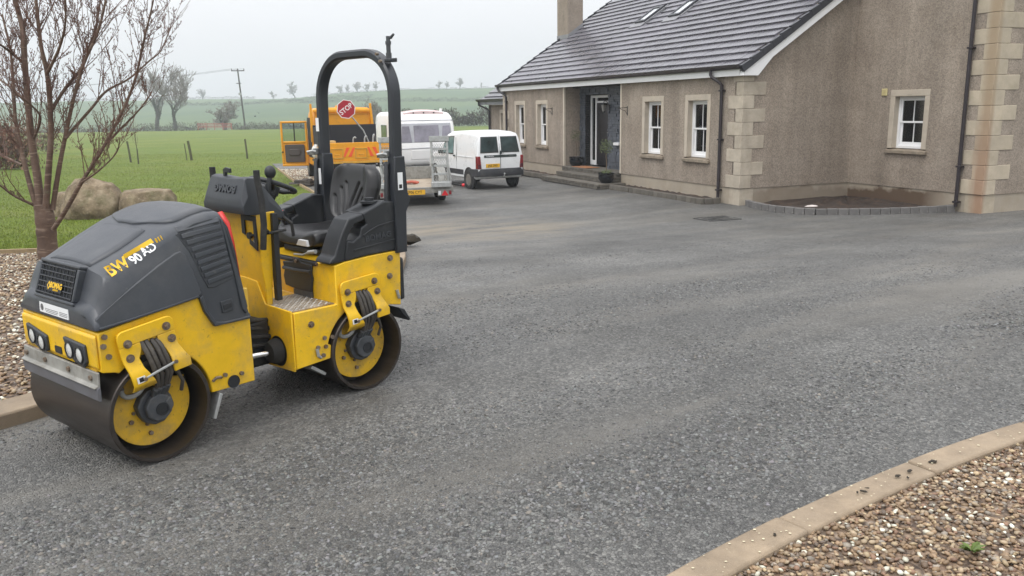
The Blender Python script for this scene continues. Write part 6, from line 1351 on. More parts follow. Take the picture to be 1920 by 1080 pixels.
MB().box(-.95, .95, .05, .12, .52, .66).build('under_bar', 'chassis', TK)
# cab: panelled yellow back, roof, open left door
secs = [ring(y, z0, zt, hw, .06, rr, 1.2) for y, z0, zt, hw, rr in ((3.05, .55, 2.36, 1.0, .08), (3.1, .5, 2.42, 1.02, .12), (4.2, .45, 2.42, 1.02, .14), (4.6, .45, 2.36, 1.02, .16), (5.0, .45, 1.75, 1.02, .12), (5.35, .45, 1.30, 1.0, .12), (5.9, .45, 1.15, .96, .12), (6.0, .5, .9, .9, .1))]
CB = MB().loft(secs, True).build('cab', 'truck_yellow', TK, smooth=35)
bf_ = MB()
for q in ((-.92, .92, 2.20, 2.26), (-.92, .92, 1.32, 1.38), (-.92, -.86, 1.38, 2.20), (.86, .92, 1.38, 2.20)): bf_.box(q[0], q[1], 3.02, 3.05, q[2], q[3])
bf_.build('cab_back_rib', 'truck_yellow', CB, bevel=.01)
for x in (-1.06, 1.02): MB().prism([(x - .05, 1.3), (x + .05, 1.3), (x + .03 - .08 * (x > 0), 2.56), (x - .04 - .08 * (x > 0), 2.56)], 'y', 2.94, 3.02).build('guard_post', 'truck_yellow', TK, bevel=.01)
MB().box(-1.0, .95, 2.95, 3.01, 2.28, 2.36).build('guard_rail', 'truck_yellow', TK, bevel=.01)
MB().box(-.15, .25, 3.3, 3.7, 2.42, 2.50).build('roof_hatch', 'truck_yellow', CB, bevel=.02)
MB().box(-1.03, -.98, 3.55, 4.55, .75, 2.10).build('door_opening', 'board_black', CB); MB().box(-1.035, -1.0, 3.30, 3.36, .6, 2.2).build('door_pillar', 'truck_yellow', CB)
DMx = Matrix.Translation((-1.04, 4.60, 0)) @ Matrix.Rotation(R(168), 4, 'Z')
dr = MB(DMx)
for q in ((0, .92, .42, .50), (0, .92, 1.92, 1.99), (0, .07, .50, 1.92), (.85, .92, .50, 1.92), (.07, .85, 1.22, 1.29)): dr.box(q[0], q[1], -.05, .04, q[2], q[3])
dr = dr.build('cab_door', 'truck_yellow', TK, bevel=.02)
MB(DMx).box(.07, .85, -.02, .02, .50, 1.22).build('door_skin', 'truck_yellow', dr); MB(DMx).prism(rrect(.12, .80, .56, 1.18, .05), 'y', .02, .075).build('door_trim', 'door_trim', dr, bevel=.015)
MB(DMx).prism(rrect(.28, .66, .80, 1.02, .06), 'y', .07, .105).build('arm_rest', 'door_trim', dr, bevel=.015)
MB(DMx).box(.07, .85, -.006, .006, 1.29, 1.92).build('door_window', 'window_glass', dr, smooth=0); MB(DMx).box(.43, .47, -.012, .012, 1.29, 1.92).build('window_bar', 'rubber', dr, smooth=0)
MB(DMx).cyl((.885, .02, .92), (.885, .055, .92), .03, n=10).build('door_catch', 'chassis', dr)
for s in (-1, 1):
    wheel(TK, s * .90, .95, .36, .30, s); wheel(TK, s * .92, 5.1, .36, .2, s)
    MB().box(s * .72, s * 1.04, .40, 1.50, .70, .76).build('mudguard', 'chassis', TK)
    MB().prism([(s * .75, .44), (s * 1.02, .44), (s * 1.02, .58), (s * .75, .58)], 'y', -.05, .02).build('tail_light', 'tail_red', TK, bevel=.01)
# loads in the bed and things round the truck
def tk(x, y, z): return Matrix.Translation((-4.62, 26.05, KZ)) @ Matrix.Rotation(R(20), 4, 'Z') @ Vector((x, y, z))
sg = empty('stop_sign', tk(.06, 1.6, 1.0), R(20)); tag(sg, 'red octagonal stop sign on a pole propped aslant in the truck bed', 'stop sign')
SGM = Matrix.Translation((-.17, -.02, 1.37)) @ frame((0, 0, 0), (.80, 0, .60), (-.60, 0, .80))
oc = [(.315 * math.cos(R(22.5 + 45 * k)), .315 * math.sin(R(22.5 + 45 * k))) for k in range(8)]
MB(SGM).prism(oc, 'z', -.006, .006).build('sign_plate', 'sign_white', sg); MB(SGM).prism([(x * .92, y * .92) for x, y in oc], 'z', .006, .0085).build('sign_face', 'sign_red', sg, smooth=0)
text('sign_text', 'STOP', .215, 'sign_white', sg, SGM @ Matrix.Translation((0, 0, .009)), .001, .92, bold=.004)
MB().tube([(-.02, .0, 1.16), (.36, .02, .68), (.60, .03, .10)], .022, 8).build('sign_pole', 'galv', sg)
o = MB(Matrix.Rotation(R(18), 4, 'Z')).lathe([(.10, -.05), (.20, -.05), (.22, -.03), (.22, .03), (.20, .05), (.10, .05)], (0, 0, 0), 'x', 24, close=True).build('loose_wheel', 'rubber', None); o.location = tk(.62, .9, 1.30); tag(o, 'black tyre standing in the truck bed', 'tyre')
for k, (x, h_) in enumerate(((-.12, 1.50), (.26, 1.52), (.55, 1.56))):
    o = MB().tube([(0, 0, -.6), (0, 0, .0), (.02, .0, .07), (.06, 0, .09), (.09, 0, .05)], .024, 8).build('tool_handle', 'galv', None); o.location = tk(x, .5 + .1 * k, h_ - .08); o.rotation_euler = (R(4), 0, R(20 + 25 * k))
    tag(o, ['hooked grey tool handle in the truck bed below the stop sign', 'hooked grey tool handle in the middle of the truck bed', 'hooked grey tool handle leaning by the black tyre'][k], 'tool')
mb = MB().sph((0, 0, .22), (.13, .16, .24), 12); mb.v = [(p[0] * random.uniform(.85, 1.15), p[1] * random.uniform(.85, 1.15), p[2] * random.uniform(.92, 1.08)) for p in mb.v]
o = mb.build('white_sack', 'bag_white', None); o.location = tk(-1.12, 1.9, .80); tag(o, 'crumpled white sack beside the truck bed', 'sack')
MB().box(-1.22, -1.02, 1.7, 2.1, .74, .795).build('side_step', 'chassis', TK)
mat('scrap_dark', (0.05, 0.04, 0.032), 0.8, var=0.4, vscale=10)
for k, (x, y, s) in enumerate(((-1.75, 1.7, .30), (-1.45, 1.05, .26), (-1.35, 2.1, .22))):
    mb = MB().box(-s, s, -s * .4, s * .4, 0, .06).box(-s * .5, s * .9, -s * .2, s * .7, .055, .14); mb.v = [tuple(c + random.uniform(-.02, .02) for c in p) for p in mb.v]
    o = mb.build('scrap_pile', 'scrap_dark', None, bevel=.01); q = tk(x, y, 0); o.location = (q[0], q[1], float(gz(q[0], q[1])) + .035); o.rotation_euler.z = k * 1.3
    tag(o, ['flat dark scrap of timber on the pebbles beside the truck', 'dark scrap of rubble by the truck\'s rear wheel', 'small dark scrap on the ground under the open cab door'][k], 'scrap')
# ================================================================== TREES, FIELD AND DISTANCE
m, nt, B, L = tex_mat('cherry_bark')
tc = _n(nt, 'ShaderNodeTexCoord'); P = tc.outputs['Object']; mp = _n(nt, 'ShaderNodeMapping'); mp.inputs['Scale'].default_value = (5, 5, 34); L(P, mp.inputs[0])
c = ramp(nt, noise(nt, P, 3.5, 6, 0.65), [(0.3, (0.062, 0.036, 0.024)), (0.55, (0.120, 0.074, 0.050)), (0.8, (0.20, 0.15, 0.115))])
c = mixc(nt, mrange(nt, noise(nt, mp.outputs[0], 1.0, 3, 0.5), 0.56, 0.66, 0, 0.6), c, (0.27, 0.20, 0.15))
c = mixc(nt, mrange(nt, noise(nt, P, 6, 5, 0.7), 0.62, 0.72, 0, 0.55), c, (0.17, 0.18, 0.11))
L(c, B.inputs['Base Color']); B.inputs['Roughness'].default_value = 0.75
bp = _n(nt, 'ShaderNodeBump'); bp.inputs['Strength'].default_value = 0.5; bp.inputs['Distance'].default_value = 0.01; L(noise(nt, mp.outputs[0], 1.0, 4), bp.inputs['Height']); L(bp.outputs[0], B.inputs['Normal'])
mat('twig_red', (0.125, 0.064, 0.044), 0.7, var=0.3, vscale=8); mat('bud', (0.12, 0.060, 0.042), 0.6, var=0.2)
STEMS = {
    'trunk': [(-6.48, 11.45, -0.49), (-6.46, 11.45, -0.25), (-6.44, 11.45, 0.1), (-6.43, 11.45, 0.38), (-6.44, 11.45, 0.55)],
    'A': [(-6.52, 11.45, 0.48), (-6.63, 11.53, 0.91), (-6.73, 11.62, 1.38), (-6.79, 11.7, 1.75), (-6.8, 11.78, 2.18), (-6.83, 11.87, 2.64), (-6.92, 11.95, 3.11)],
    'B': [(-6.48, 11.45, 0.44), (-6.48, 11.49, 0.92), (-6.51, 11.52, 1.38), (-6.51, 11.56, 1.91), (-6.5, 11.59, 2.43), (-6.49, 11.63, 2.88), (-6.55, 11.66, 3.26), (-6.59, 11.7, 3.67)],
    'C': [(-6.37, 11.4, 0.52), (-6.25, 11.36, 0.99), (-6.14, 11.33, 1.45), (-6.08, 11.29, 1.8), (-6.04, 11.26, 2.28), (-6.05, 11.22, 2.62), (-6.03, 11.19, 3.01), (-5.99, 11.15, 3.46)],
    'D': [(-6.31, 11.45, 0.48), (-6.16, 11.44, 0.98), (-6.0, 11.42, 1.44), (-5.81, 11.41, 1.96), (-5.63, 11.39, 2.37), (-5.37, 11.38, 2.81), (-5.21, 11.36, 3.2), (-5.09, 11.35, 3.56)],
    'E': [(-6.28, 11.35, 0.22), (-6.04, 11.29, 0.49), (-5.75, 11.22, 0.86), (-5.38, 11.16, 1.31), (-5.02, 11.1, 1.82), (-4.8, 11.04, 2.19), (-4.64, 10.98, 2.58), (-4.46, 10.91, 2.99), (-4.33, 10.85, 3.3)],
    'F': [(-5.71, 11.15, 0.87), (-5.4, 11.02, 1.03), (-5.08, 10.88, 1.26), (-4.95, 10.75, 1.45)],
    'G': [(-6.56, 11.45, 0.55), (-6.7, 11.28, 0.69), (-6.78, 11.12, 0.85), (-6.85, 10.95, 1.03)],
    'H': [(-6.76, 11.65, 1.08), (-7.1, 11.9, 1.17), (-7.48, 12.15, 1.27)],
    'I': [(-6.08, 11.3, 1.8), (-5.93, 11.43, 2.08), (-5.75, 11.56, 2.35), (-5.58, 11.69, 2.77), (-5.51, 11.82, 3.2), (-5.5, 11.95, 3.47)],
    'J': [(-5.99, 11.4, 1.44), (-5.9, 11.49, 1.57), (-5.68, 11.59, 1.83), (-5.49, 11.68, 2.06), (-5.21, 11.77, 2.22), (-4.95, 11.86, 2.45), (-4.79, 11.96, 2.62), (-4.65, 12.05, 2.98)],
    'K': [(-6.52, 11.57, 1.91), (-6.82, 11.83, 2.08), (-7.13, 12.09, 2.23), (-7.44, 12.35, 2.34)],
    'L': [(-6.52, 11.63, 2.43), (-6.57, 11.4, 2.58), (-6.55, 11.18, 2.65), (-6.56, 10.95, 2.73)],
    'M': [(-6.01, 11.2, 2.28), (-5.7, 10.98, 2.57), (-5.47, 10.77, 2.87), (-5.32, 10.55, 3.22)],
    'N': [(-5.38, 11.15, 1.32), (-5.21, 11.22, 1.5), (-4.91, 11.28, 1.79), (-4.75, 11.35, 2.01)],
    'O': [(-6.53, 11.55, 1.38), (-6.27, 11.38, 1.71), (-6.3, 11.22, 1.9), (-6.38, 11.05, 2.03)],
}
RADS = dict(trunk=(.145, .118), A=(.040, .012), B=(.060, .026), C=(.047, .018), D=(.037, .011), E=(.035, .007), F=(.015, .005), G=(.022, .008), H=(.022, .012), I=(.026, .009), J=(.026, .006), K=(.024, .010), L=(.022, .008), M=(.024, .008), N=(.020, .007), O=(.020, .007))
def spline(pts, n):
    p = np.array(pts, float); m_ = len(p); out = []
    for t in np.linspace(0, m_ - 1, n):
        i = int(min(t, m_ - 2)); f = t - i; a, b, c_, d_ = p[max(i - 1, 0)], p[i], p[i + 1], p[min(i + 2, m_ - 1)]
        out.append(.5 * ((2 * b) + (c_ - a) * f + (2 * a - 5 * b + 4 * c_ - d_) * f * f + (3 * b - a - 3 * c_ + d_) * f ** 3))
    return out
rt = random.Random(11)
CT = empty('cherry_tree', (-6.46, 11.45, float(gz(0, 11.45)))); tag(CT, 'bare multi-stemmed cherry tree with reddish bark in the pebble bed', 'tree')
inv = Matrix.Translation((6.46, -11.45, -float(gz(0, 11.45))))
tw = MB(inv); bd = MB(inv)
def bud(p, d):
    d = Vector(d).normalized(); s = rt.uniform(.006, .011); q = d.orthogonal().normalized(); r2 = d.cross(q); p = Vector(p)
    bd.add([p - d * s * .4, p + q * s * .7, p + r2 * s * .7, p - q * s * .7, p - r2 * s * .7, p + d * s * 1.8], [(0, 2, 1), (0, 3, 2), (0, 4, 3), (0, 1, 4), (5, 1, 2), (5, 2, 3), (5, 3, 4), (5, 4, 1)])
def twig(p, d, ln, r0, lev):
    p = Vector(p); d = Vector(d).normalized(); n = 5; pts = [p.copy()]
    for k in range(n):
        d = (d + Vector((rt.gauss(0, .09), rt.gauss(0, .09), rt.gauss(.07, .07)))).normalized(); p = p + d * ln / n; pts.append(p.copy())
    tw.tube(pts, [max(.0022, r0 * (1 - .75 * k / n)) for k in range(n + 1)], 4 if lev else 5, False)
    bud(pts[-1], d)
    for k in range(1, n + 1):
        if rt.random() < .75: bud(pts[k] + Vector((rt.gauss(0, .01), rt.gauss(0, .01), .01)), d + Vector((rt.gauss(0, .5), rt.gauss(0, .5), .2)))
    if lev < 2:
        for k in range(1, n + 1):
            for _ in range(2 if lev == 0 else 1):
                if rt.random() < (.40 if lev == 0 else .22):
                    dd = (d + Vector((rt.gauss(0, .55), rt.gauss(0, .55), rt.gauss(.15, .4)))).normalized(); twig(pts[k], dd, ln * rt.uniform(.18, .50), max(.0035, r0 * .5), lev + 1)
for k, pts in STEMS.items():
    sp = spline(pts, len(pts) * 5); r0, r1 = RADS[k]; n = len(sp)
    rad = [(r0 + (r1 - r0) * (i / (n - 1)) ** .8) * (1 + rt.uniform(-.05, .05)) for i in range(n)]
    if k == 'trunk': rad = [r * (1 + .5 * max(0, .25 - i / n)) for i, r in enumerate(rad)]
    MB(inv).tube(sp, rad, 14 if r0 > .04 else 9).build('trunk' if k == 'trunk' else 'limb', 'cherry_bark', CT, smooth=60)
    if k == 'trunk': continue
    ln = sum((Vector(sp[i + 1]) - Vector(sp[i])).length for i in range(n - 1))
    for j in range(int(ln * (10 if r0 > .03 else 9))):
        i = int(n * (rt.uniform(.25, 1) if r0 > .03 else rt.uniform(.1, 1))); i = min(i, n - 2); d = Vector(sp[i + 1]) - Vector(sp[i]); d.normalize()
        side = Vector((rt.gauss(0, 1), rt.gauss(0, .7), rt.gauss(.25, .5))).normalized(); twig(sp[i], d * .75 + side * .55 + Vector((0, 0, .25)), rt.uniform(.22, .95), min(.0075, rad[i] * .4), 0)
tw.build('twigs', 'twig_red', CT, smooth=60, fix=False, kind='stuff'); bd.build('buds', 'bud', CT, smooth=0, fix=False, kind='stuff')

# boulders on the lawn
m, nt, B, L = tex_mat('boulder_stone')
tc = _n(nt, 'ShaderNodeTexCoord'); P = tc.outputs['Object']
c = ramp(nt, noise(nt, P, 2.2, 7, 0.65), [(0.32, (0.12, 0.088, 0.054)), (0.5, (0.27, 0.205, 0.13)), (0.68, (0.42, 0.34, 0.235))])
c = mixc(nt, mrange(nt, noise(nt, P, 3.0, 5, 0.6), 0.52, 0.68, 0, 0.6), c, (0.13, 0.13, 0.055)); c = mixc(nt, mrange(nt, noise(nt, P, 22, 3), 0.60, 0.68, 0, 0.5), c, (0.45, 0.38, 0.28))
L(c, B.inputs['Base Color']); B.inputs['Roughness'].default_value = 0.9; bp = _n(nt, 'ShaderNodeBump'); bp.inputs['Strength'].default_value = 1.0; bp.inputs['Distance'].default_value = 0.08; L(noise(nt, P, 7, 9, 0.78), bp.inputs['Height']); L(bp.outputs[0], B.inputs['Normal'])
from mathutils import noise as mnoise
def boulder(x, y, r, seed, flat, label, rz=0, cut=.22):
    bm = bmesh.new(); bmesh.ops.create_icosphere(bm, subdivisions=5, radius=1)
    pl = [Vector((math.cos(a + seed), math.sin(a + seed), rt.uniform(-.2, .5))).normalized() for a in np.linspace(0, 6, 9)]; of = [rt.uniform(.72, .92) for _ in pl]
    for v in bm.verts:
        d = v.co.normalized(); s = 1 + .20 * mnoise.noise(d * 1.3 + Vector((seed, 0, 0))) + .08 * mnoise.noise(d * 3.5 + Vector((0, seed, 0))) + .03 * mnoise.noise(d * 9); q = d * s
        for n_, o_ in zip(pl, of):
            e = q.dot(n_) - o_
            if e > 0: q -= n_ * e * cut
        if q.z > flat: q.z = flat + (q.z - flat) * .15
        v.co = Vector((q.x * r[0], q.y * r[1], q.z * r[2]))
    me = bpy.data.meshes.new('boulder'); bm.to_mesh(me); bm.free(); me.materials.append(MATS['boulder_stone']); me.shade_smooth()
    o = bpy.data.objects.new('boulder', me); COL.objects.link(o); o.location = (x, y, float(gz(x, y)) + r[2] * .42); o.rotation_euler.z = rz; tag(o, label, 'boulder'); return o
boulder(-9.68, 19.25, (.70, .58, .62), 1.3, 1.1, 'large rounded mossy brown boulder in the middle of the lawn group', cut=.1)
boulder(-8.38, 19.25, (.62, .50, .56), 4.1, .62, 'flat-topped angular brown boulder beside the large rounded one', .3)
boulder(-10.42, 19.75, (.46, .45, .46), 7.7, .7, 'small pale boulder half hidden behind the cherry trunk')
mat('dead_leaf', (0.10, 0.05, 0.03), 0.8, var=0.4, vscale=10)
mb = MB()
for i in range(240):
    a, b_, z = rt.gauss(0, .40), rt.gauss(0, .16), abs(rt.gauss(0, .07)); t1 = Vector((rt.gauss(0, 1), rt.gauss(0, 1), rt.gauss(0, .8))).normalized(); t2 = t1.orthogonal().normalized(); l = rt.uniform(.03, .07); p = Vector((a, b_, z))
    mb.add([p, p + t1 * l * .5 + t2 * l * .3, p + t1 * l, p + t1 * l * .5 - t2 * l * .3], [(0, 1, 2, 3)])
o = mb.build('dead_plants', 'dead_leaf', None, smooth=0); o.location = (-7.55, 19.4, float(gz(0, 19.4)) + .02); tag(o, 'clump of dead brown leaves at the right foot of the boulders', 'dead leaves', kind='stuff')

# field posts and sapling
mat('old_timber', (0.085, 0.085, 0.045), 0.9, var=0.3, vscale=6, bump=0.4, bscale=30)
for k, (x, y, h_, w_, lean, lab) in enumerate(((-19.9, 44.2, 1.08, .055, -.10, 'weathered field post beside the thin sapling'), (-17.15, 45.4, 1.02, .075, -.13, 'thick weathered field post with a thin stake beside it'), (-17.45, 45.5, .88, .028, -.08, 'thin stake beside the thick field post'), (-14.4, 46.2, 1.05, .055, -.06, 'lone weathered field post between paired stakes and the truck'))):
    mb = MB().tube([(0, 0, -.25), (lean * .5, 0, h_ * .5), (lean, 0, h_)], [w_, w_ * .95, w_ * .9], 8); o = mb.build('field_post', 'old_timber', None); o.location = (x, y, float(gz(x, y))); tag(o, lab, 'post', 'old posts in the field')
sp_ = empty('sapling', (-18.75, 42.4, float(gz(0, 42.4)))); tag(sp_, 'thin bare sapling with stake in the field', 'sapling')
MB().tube([(0, 0, -.1), (.01, 0, .8), (-.03, 0, 1.7), (-.02, .02, 2.3)], [.02, .018, .012, .006], 6).build('trunk', 'old_timber', sp_)
mb = MB()
for i in range(16):
    z = rt.uniform(.7, 2.2); a = rt.random() * 6.3; mb.tube([(0, 0, z), (.12 * math.cos(a), .12 * math.sin(a), z + .2), (.17 * math.cos(a), .17 * math.sin(a), z + .45)], [.006, .005, .003], 4, False)
mb.build('branches', 'twig_red', sp_, kind='stuff'); MB().box(.02, .05, -.02, .02, -.1, .75).build('stake', 'old_timber', sp_)

# bare trees: recursive limbs, fine twigs, ivy
mat('far_bark', (0.075, 0.066, 0.052), 0.9, var=0.25, vscale=1.5); mat('far_twig', (0.19, 0.165, 0.14), 0.9, var=0.2, vscale=0.5); mat('ivy', (0.022, 0.032, 0.013), 0.6, var=0.4, vscale=3)
def bare_tree(seed, H_, r0, spread, lev, forks, ivy=0, crook=.18, low=.25, rmin=.022):
    r_ = random.Random(seed); limbs = MB(); twg = MB(); iv = MB(); tips = []
    def grow(p, d, ln, r, l):
        n = 4; pts = [p.copy()]; rr = [r]
        for k in range(n):
            d = (d + Vector((r_.gauss(0, crook), r_.gauss(0, crook), r_.gauss(.05, crook * .6)))).normalized(); p = p + d * ln / n; pts.append(p.copy()); rr.append(max(rmin, r * (1 - .42 * (k + 1) / n)))
        (limbs if l <= 2 else twg).tube(pts, rr, 7 if l == 0 else 5 if l <= 2 else 3, False)
        if ivy and l <= 1:
            for k in range(int(ivy * ln * (1 if l == 0 else .55))):
                i = r_.randrange(n); f = r_.random(); q = pts[i].lerp(pts[i + 1], f); o_ = Vector((r_.gauss(0, 1), r_.gauss(0, 1), r_.gauss(0, .4))).normalized() * (rr[i] + r_.random() * .12)
                t1 = Vector((r_.gauss(0, 1), r_.gauss(0, 1), r_.gauss(0, 1))).normalized(); t2 = t1.orthogonal().normalized(); s = r_.uniform(.06, .15); o_ *= .8; q = q + o_; iv.add([q - t1 * s, q + t2 * s, q + t1 * s, q - t2 * s], [(0, 1, 2, 3)])
        if l < lev:
            for k in range(forks + (1 if l < 2 else 0)):
                i = r_.randint(1, n) if k else n; sd = Vector((r_.gauss(0, 1), r_.gauss(0, 1), r_.gauss(low, .45))).normalized(); grow(pts[i], (d * (1 - spread) + sd * spread).normalized(), ln * r_.uniform(.58, .84), rr[i] * r_.uniform(.50, .70), l + 1)
    grow(Vector((0, 0, -.3)), Vector((r_.gauss(0, .06), r_.gauss(0, .06), 1)), H_ * .30, r0, 0)
    zm = max(v[2] for v in twg.v); k = H_ / zm
    for q in (limbs, twg, iv): q.v = [(v[0] * k, v[1] * k, v[2] * k) for v in q.v]
    return limbs, twg, iv
def plant_tree(name, x, y, z, mbs, label, group=None):
    t = empty(name, (x, y, z)); tag(t, label, 'tree', group)
    mbs[0].build('trunk', 'far_bark', t, smooth=60, fix=False); mbs[1].build('crown', 'far_twig', t, smooth=0, fix=False)
    if mbs[2].v: mbs[2].build('ivy', 'ivy', t, smooth=0, fix=False)
    return t
G1 = 'bare trees along the field edge'
plant_tree('ivy_tree', -78.0, 188, -1.6, bare_tree(21, 14.5, .42, .40, 6, 3, 60, .14, .5, .030), 'tall bare tree with ivy-clad leaning trunk, left of the pair by the field edge', G1)
plant_tree('ivy_tree', -73.2, 186, -1.6, bare_tree(34, 13.6, .42, .42, 6, 3, 60, .14, .5, .030), 'tall bare tree with ivy-clad forked trunk, right of the pair by the field edge', G1)
plant_tree('crooked_tree', -62.5, 186, -1.7, bare_tree(45, 6.4, .32, .62, 6, 3, 14, .25, .15, .024), 'low spreading crooked tree beside the electricity pole', G1)
plant_tree('thicket_tree', -24.5, 152, -1.6, bare_tree(52, 5.6, .20, .5, 5, 3, 0, .2, .4), 'low bare thicket tree rising behind the truck and the caravan', G1)
plant_tree('thicket_tree', -30.5, 158, -1.6, bare_tree(58, 4.6, .18, .5, 5, 3, 0, .2, .4), 'smaller bare thicket tree behind the yellow truck cab', G1)
ht = [bare_tree(s_, 8, .30, .50, 6, 3, 0, .18, .3, .034) for s_ in (61, 75, 88)]
hs_ = []
for k in range(3): t = plant_tree('hill_tree', 0, 0, 0, ht[k], 'x'); hs_.append(t)
HTS = [(-205, .9, 'small bare tree on the far skyline above the low crooked tree'), (-158, .75, 'small round bare tree on the skyline between the pole and the truck'), (-143, 1.45, 'largest round bare tree on the skyline left of the roll bar'), (-124, 1.15, 'bare tree on the skyline just left of the roll bar post'), (-113, 0.84, None), (-107, 0.76, None), (-101, 0.92, None), (-95, 0.80, None), (-89, 0.88, None), (-80, 0.80, 'bare tree on the skyline behind the right side of the roll bar'), (-46.5, .75, 'thin bare tree at the left of three on the hill above the caravan'), (-42, .7, 'bushy low tree beside the thin one on the hill above the caravan'), (-33, .95, 'forked bare tree on the skyline above the white van'), (-18.3, .55, 'narrow single tree on the skyline nearest the house roof'), (-265, 1.0, 'misty bare tree on the skyline behind the cherry tree')]
used = [False] * 3
for i, (x, sc_, lab) in enumerate(HTS):
    k = i % 3
    if not used[k]: t = hs_[k]; used[k] = True
    else: t = dup(hs_[k])
    y = 572; t.location = (x, y, float(hill(np.array(float(x)), np.array(float(y)))) - .3); t.scale = (sc_,) * 3; t.rotation_euler.z = i * 1.7
    if lab is None: lab = 'bare tree of the skyline clump seen through the roll bar'
    t['label'] = lab; t['group'] = 'bare trees on the skyline'
    if x == -18.3: t.scale = (.22, .22, .6)

# hedges
mat('hedge_brown', (0.085, 0.068, 0.045), 0.9, var=0.3, vscale=0.6, attr='col'); mat('beech_leaf', (0.2, 0.1, 0.05), 0.8, attr='col', var=0.2)
def hedge(name, p0, p1, hgt, wid, n, label, c0, c1, big=1.0, zf=None, m='hedge_brown', cat='hedge', upright=1.0):
    t = RNG.random(n); x = p0[0] + (p1[0] - p0[0]) * t + RNG.normal(0, wid * .4, n); y = p0[1] + (p1[1] - p0[1]) * t + RNG.normal(0, wid * .4, n); zg = hill(x, y) if zf is None else zf(x, y)
    top = hgt * (.75 + .25 * np.sin(t * 37 + np.sin(t * 90) * 2)) * (.9 + .2 * RNG.random(n)); z = zg + top * RNG.random(n) ** .8
    a = RNG.random(n) * 6.28; l = big * (.12 + .25 * RNG.random(n)) * hgt * .6; w_ = big * (.02 + .03 * RNG.random(n)) * hgt
    d = np.stack([np.cos(a) * .5, np.sin(a) * .5, upright * (RNG.random(n) + .1)], 1); d /= np.linalg.norm(d, axis=1)[:, None]; q = np.stack([-np.sin(a), np.cos(a), RNG.normal(0, .3, n)], 1)
    P0 = np.stack([x, y, z], 1); V = np.stack([P0 - q * w_[:, None], P0 + q * w_[:, None], P0 + d * l[:, None]], 1).reshape(-1, 3)
    f = RNG.random((n, 1)); col = np.array([c0]) * (1 - f) + np.array([c1]) * f
    o = raw_mesh(name, V, np.arange(n * 3).reshape(-1, 3), m, np.repeat(col, 3, 0), False); tag(o, label, cat, kind='stuff'); return o
BR_, GN_ = (0.10, 0.078, 0.055), (0.050, 0.055, 0.030)
hedge('field_hedge', (-120, 200), (-66, 184), 2.2, 1.5, 9000, 'scrubby brown hedge under the ivy-clad trees', BR_, GN_)
hedge('field_hedge', (-60, 182), (-26, 172), 1.8, 1.2, 7000, 'low brown hedge along the field edge behind the pole', BR_, GN_)
hedge('field_hedge', (-34, 160), (24, 146), 3.1, 1.2, 14000, 'tall brown hedge along the field edge behind the caravan', (0.085, 0.070, 0.050), (0.055, 0.052, 0.032))
for k, (p0, p1, hg, lab) in enumerate((((-190, 455), (-70, 440), 2.6, 'dark hedgerow crossing the hillside left of the roll bar'), ((-110, 420), (20, 395), 2.6, 'dark hedgerow crossing the hillside above the caravan'), ((-115, 500), (20, 520), 2.2, 'upper hedgerow near the crest of the hill'), ((-300, 575), (-170, 572), 2.4, 'misty hedgerow on the far left skyline'), ((-60, 290), (30, 280), 1.6, 'lower hedgerow at the foot of the hill'))):
    hedge('hedgerow', p0, p1, hg * .8, 1.4, 9000, lab, (0.05, 0.052, 0.036), (0.035, 0.042, 0.026), 1.1)
hedge('beech_hedge', (-33, 40), (-22.5, 39.5), 2.3, .9, 16000, 'rusty brown beech hedge at the left end of the lawn', (0.20, 0.10, 0.055), (0.10, 0.055, 0.035), .5, None, 'beech_leaf')
hedge('beech_hedge', (-31, 58), (-46, 60), 2.1, 1.0, 9000, 'brown leafy hedge farther back behind the cherry stems', (0.17, 0.10, 0.07), (0.10, 0.07, 0.05), .5, None, 'beech_leaf')
for k, x in enumerate((-24.2, -25.6)):
    o = MB().box(-.07, .07, -.07, .07, -.2, 1.5).build('fence_post', 'old_timber', None, bevel=.01); o.location = (x, 38.4, float(gz(0, 38.4))); tag(o, ['square timber post in front of the beech hedge, nearer its open end', 'square timber post in front of the beech hedge, farther along it'][k], 'post')
fn = empty('rail_fence', (-24.9, 38.42, float(gz(0, 38.4)))); tag(fn, 'two low timber rails between posts before the beech hedge', 'fence')
for z in (.5, 1.05): MB().box(-3.5, .6, -.03, .03, z, z + .12).build('rail', 'old_timber', fn, bevel=.006)
# red gate by the field edge
mat('red_paint', (0.30, 0.085, 0.065), 0.7, var=0.2, vscale=2)
gt = empty('red_railing', (-61.4, 176.6, -1.45), math.atan2(173.3 - 180.1, -56.5 + 66.3)); tag(gt, 'low faded red railing at the far edge of the field', 'railing')
for z in (.35, .95): MB().box(-5.6, 5.6, -.04, .04, z, z + .10).build('rail', 'red_paint', gt)
for i in range(57): MB().box(-5.6 + i * .2 - .035, -5.6 + i * .2 + .035, -.05, -.041, .1, 1.12).build('picket', 'red_paint', gt, smooth=0)
for i in range(5): MB().box(-5.6 + i * 2.8 - .08, -5.6 + i * 2.8 + .08, -.03, .06, -.3, 1.2).build('post', 'red_paint', gt, smooth=0)
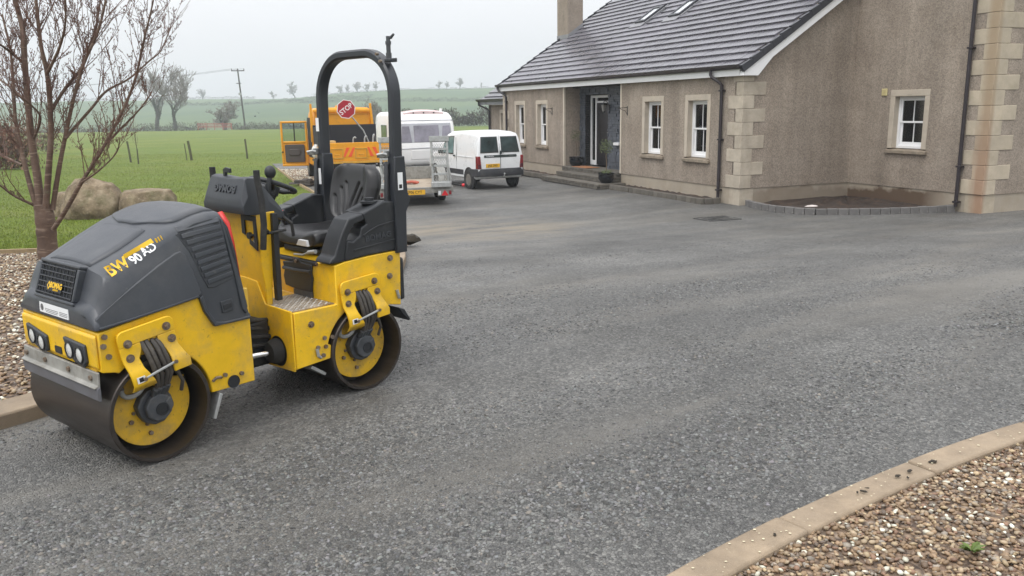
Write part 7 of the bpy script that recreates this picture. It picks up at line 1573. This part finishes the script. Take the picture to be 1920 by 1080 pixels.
# electricity pole with wires
mat('pole_wood', (0.045, 0.040, 0.032), 0.9, var=0.2); mat('wire', (0.12, 0.12, 0.13), 0.6); mat('insulator', (0.06, 0.04, 0.035), 0.3)
PX, PY = -57.3, 184.0
ep = empty('electricity_pole', (PX, PY, -1.6), R(12)); tag(ep, 'leaning wooden electricity pole with crossarm beyond the field', 'electricity pole')
MB().tube([(0, 0, -.5), (-.3, 0, 6), (-.62, 0, 12.5)], [.19, .17, .14], 10).build('pole', 'pole_wood', ep)
MB().box(-1.95, .75, -.08, .08, 12.0, 12.2).build('cross_arm', 'pole_wood', ep)
for x in (-1.85, -.62, .68): MB().cyl((x, 0, 12.2), (x, 0, 12.55), .09, .06, 8).build('insulator', 'insulator', ep)
MB().box(-1.1, -.1, -.06, .06, 9.4, 9.55).build('lower_arm', 'pole_wood', ep); MB().box(-.8, -.25, -.2, .15, 7.0, 7.5).build('switch_box', 'galv', ep, bevel=.03)
for k, (x, z) in enumerate(((-1.85, 10.95), (-.62, 10.95), (.68, 10.95))):
    p0 = Vector((PX + x, PY, z)); p1 = Vector((PX - 120, PY + 45 + x, 9.0)); pts = [p0.lerp(p1, t) - Vector((0, 0, 2.0 * 4 * t * (1 - t))) for t in np.linspace(0, 1, 14)]
    MB().tube([p - Vector((PX, PY, -1.6)) for p in pts], .022, 4).build('wire', 'wire', ep); ep.children[-1].matrix_parent_inverse = Matrix.Rotation(R(-12), 4, 'Z')
o = MB().tube([(0, 0, -.3), (-.15, 0, 8.5)], [.14, .10], 8).box(-1.1, .8, -.06, .06, 7.8, 7.95).build('electricity_pole', 'pole_wood', None); o.location = (-162, 420, float(hill(np.array(-162.), np.array(420.)))); tag(o, 'small distant electricity pole on the misty hillside', 'electricity pole')
# two rooks in the air
for k, (x, y, z) in enumerate(((-52.0, 174, .95), (-50.6, 172, 1.6))):
    s = .22; bdy = MB().sph((0, 0, 0), (s, s * .45, s * .4), 8).add([(s * .4, .02, .04), (-s * .4, .02, .04), (-s * .5, s * 1.7, .18 + .08 * k), (s * .1, s * 1.9, .20)], [(0, 1, 2, 3)]).add([(s * .4, -.02, .04), (-s * .4, -.02, .04), (-s * .5, -s * 1.7, .16), (s * .1, -s * 1.9, .22)], [(3, 2, 1, 0)]).add([(-s * .8, 0, .02), (-s * 1.7, s * .4, .02), (-s * 1.7, -s * .4, .02)], [(0, 1, 2)])
    o = bdy.build('rook', 'black_print', None); o.location = (x, y, z); o.rotation_euler.z = .8 + k; tag(o, 'dark rook flying low over the field, ' + ['wings level', 'wings raised higher'][k], 'bird')

# ------------------------------------------------------------------ damp air
hz = MB().box(-905, 905, -20, 648, -45, 30).build('haze', None, None, smooth=0); tag(hz, 'thin damp haze lying over the fields', 'haze', kind='stuff')
mh = bpy.data.materials.new('haze'); mh.use_nodes = True; nt = mh.node_tree; nt.nodes.clear(); o_ = nt.nodes.new('ShaderNodeOutputMaterial'); pv = nt.nodes.new('ShaderNodeVolumePrincipled')
pv.inputs['Color'].default_value = (0.86, 0.92, 0.98, 1); pv.inputs['Density'].default_value = 0.0009; pv.inputs['Anisotropy'].default_value = 0.0
nt.links.new(pv.outputs[0], o_.inputs['Volume']); hz.data.materials.append(mh)
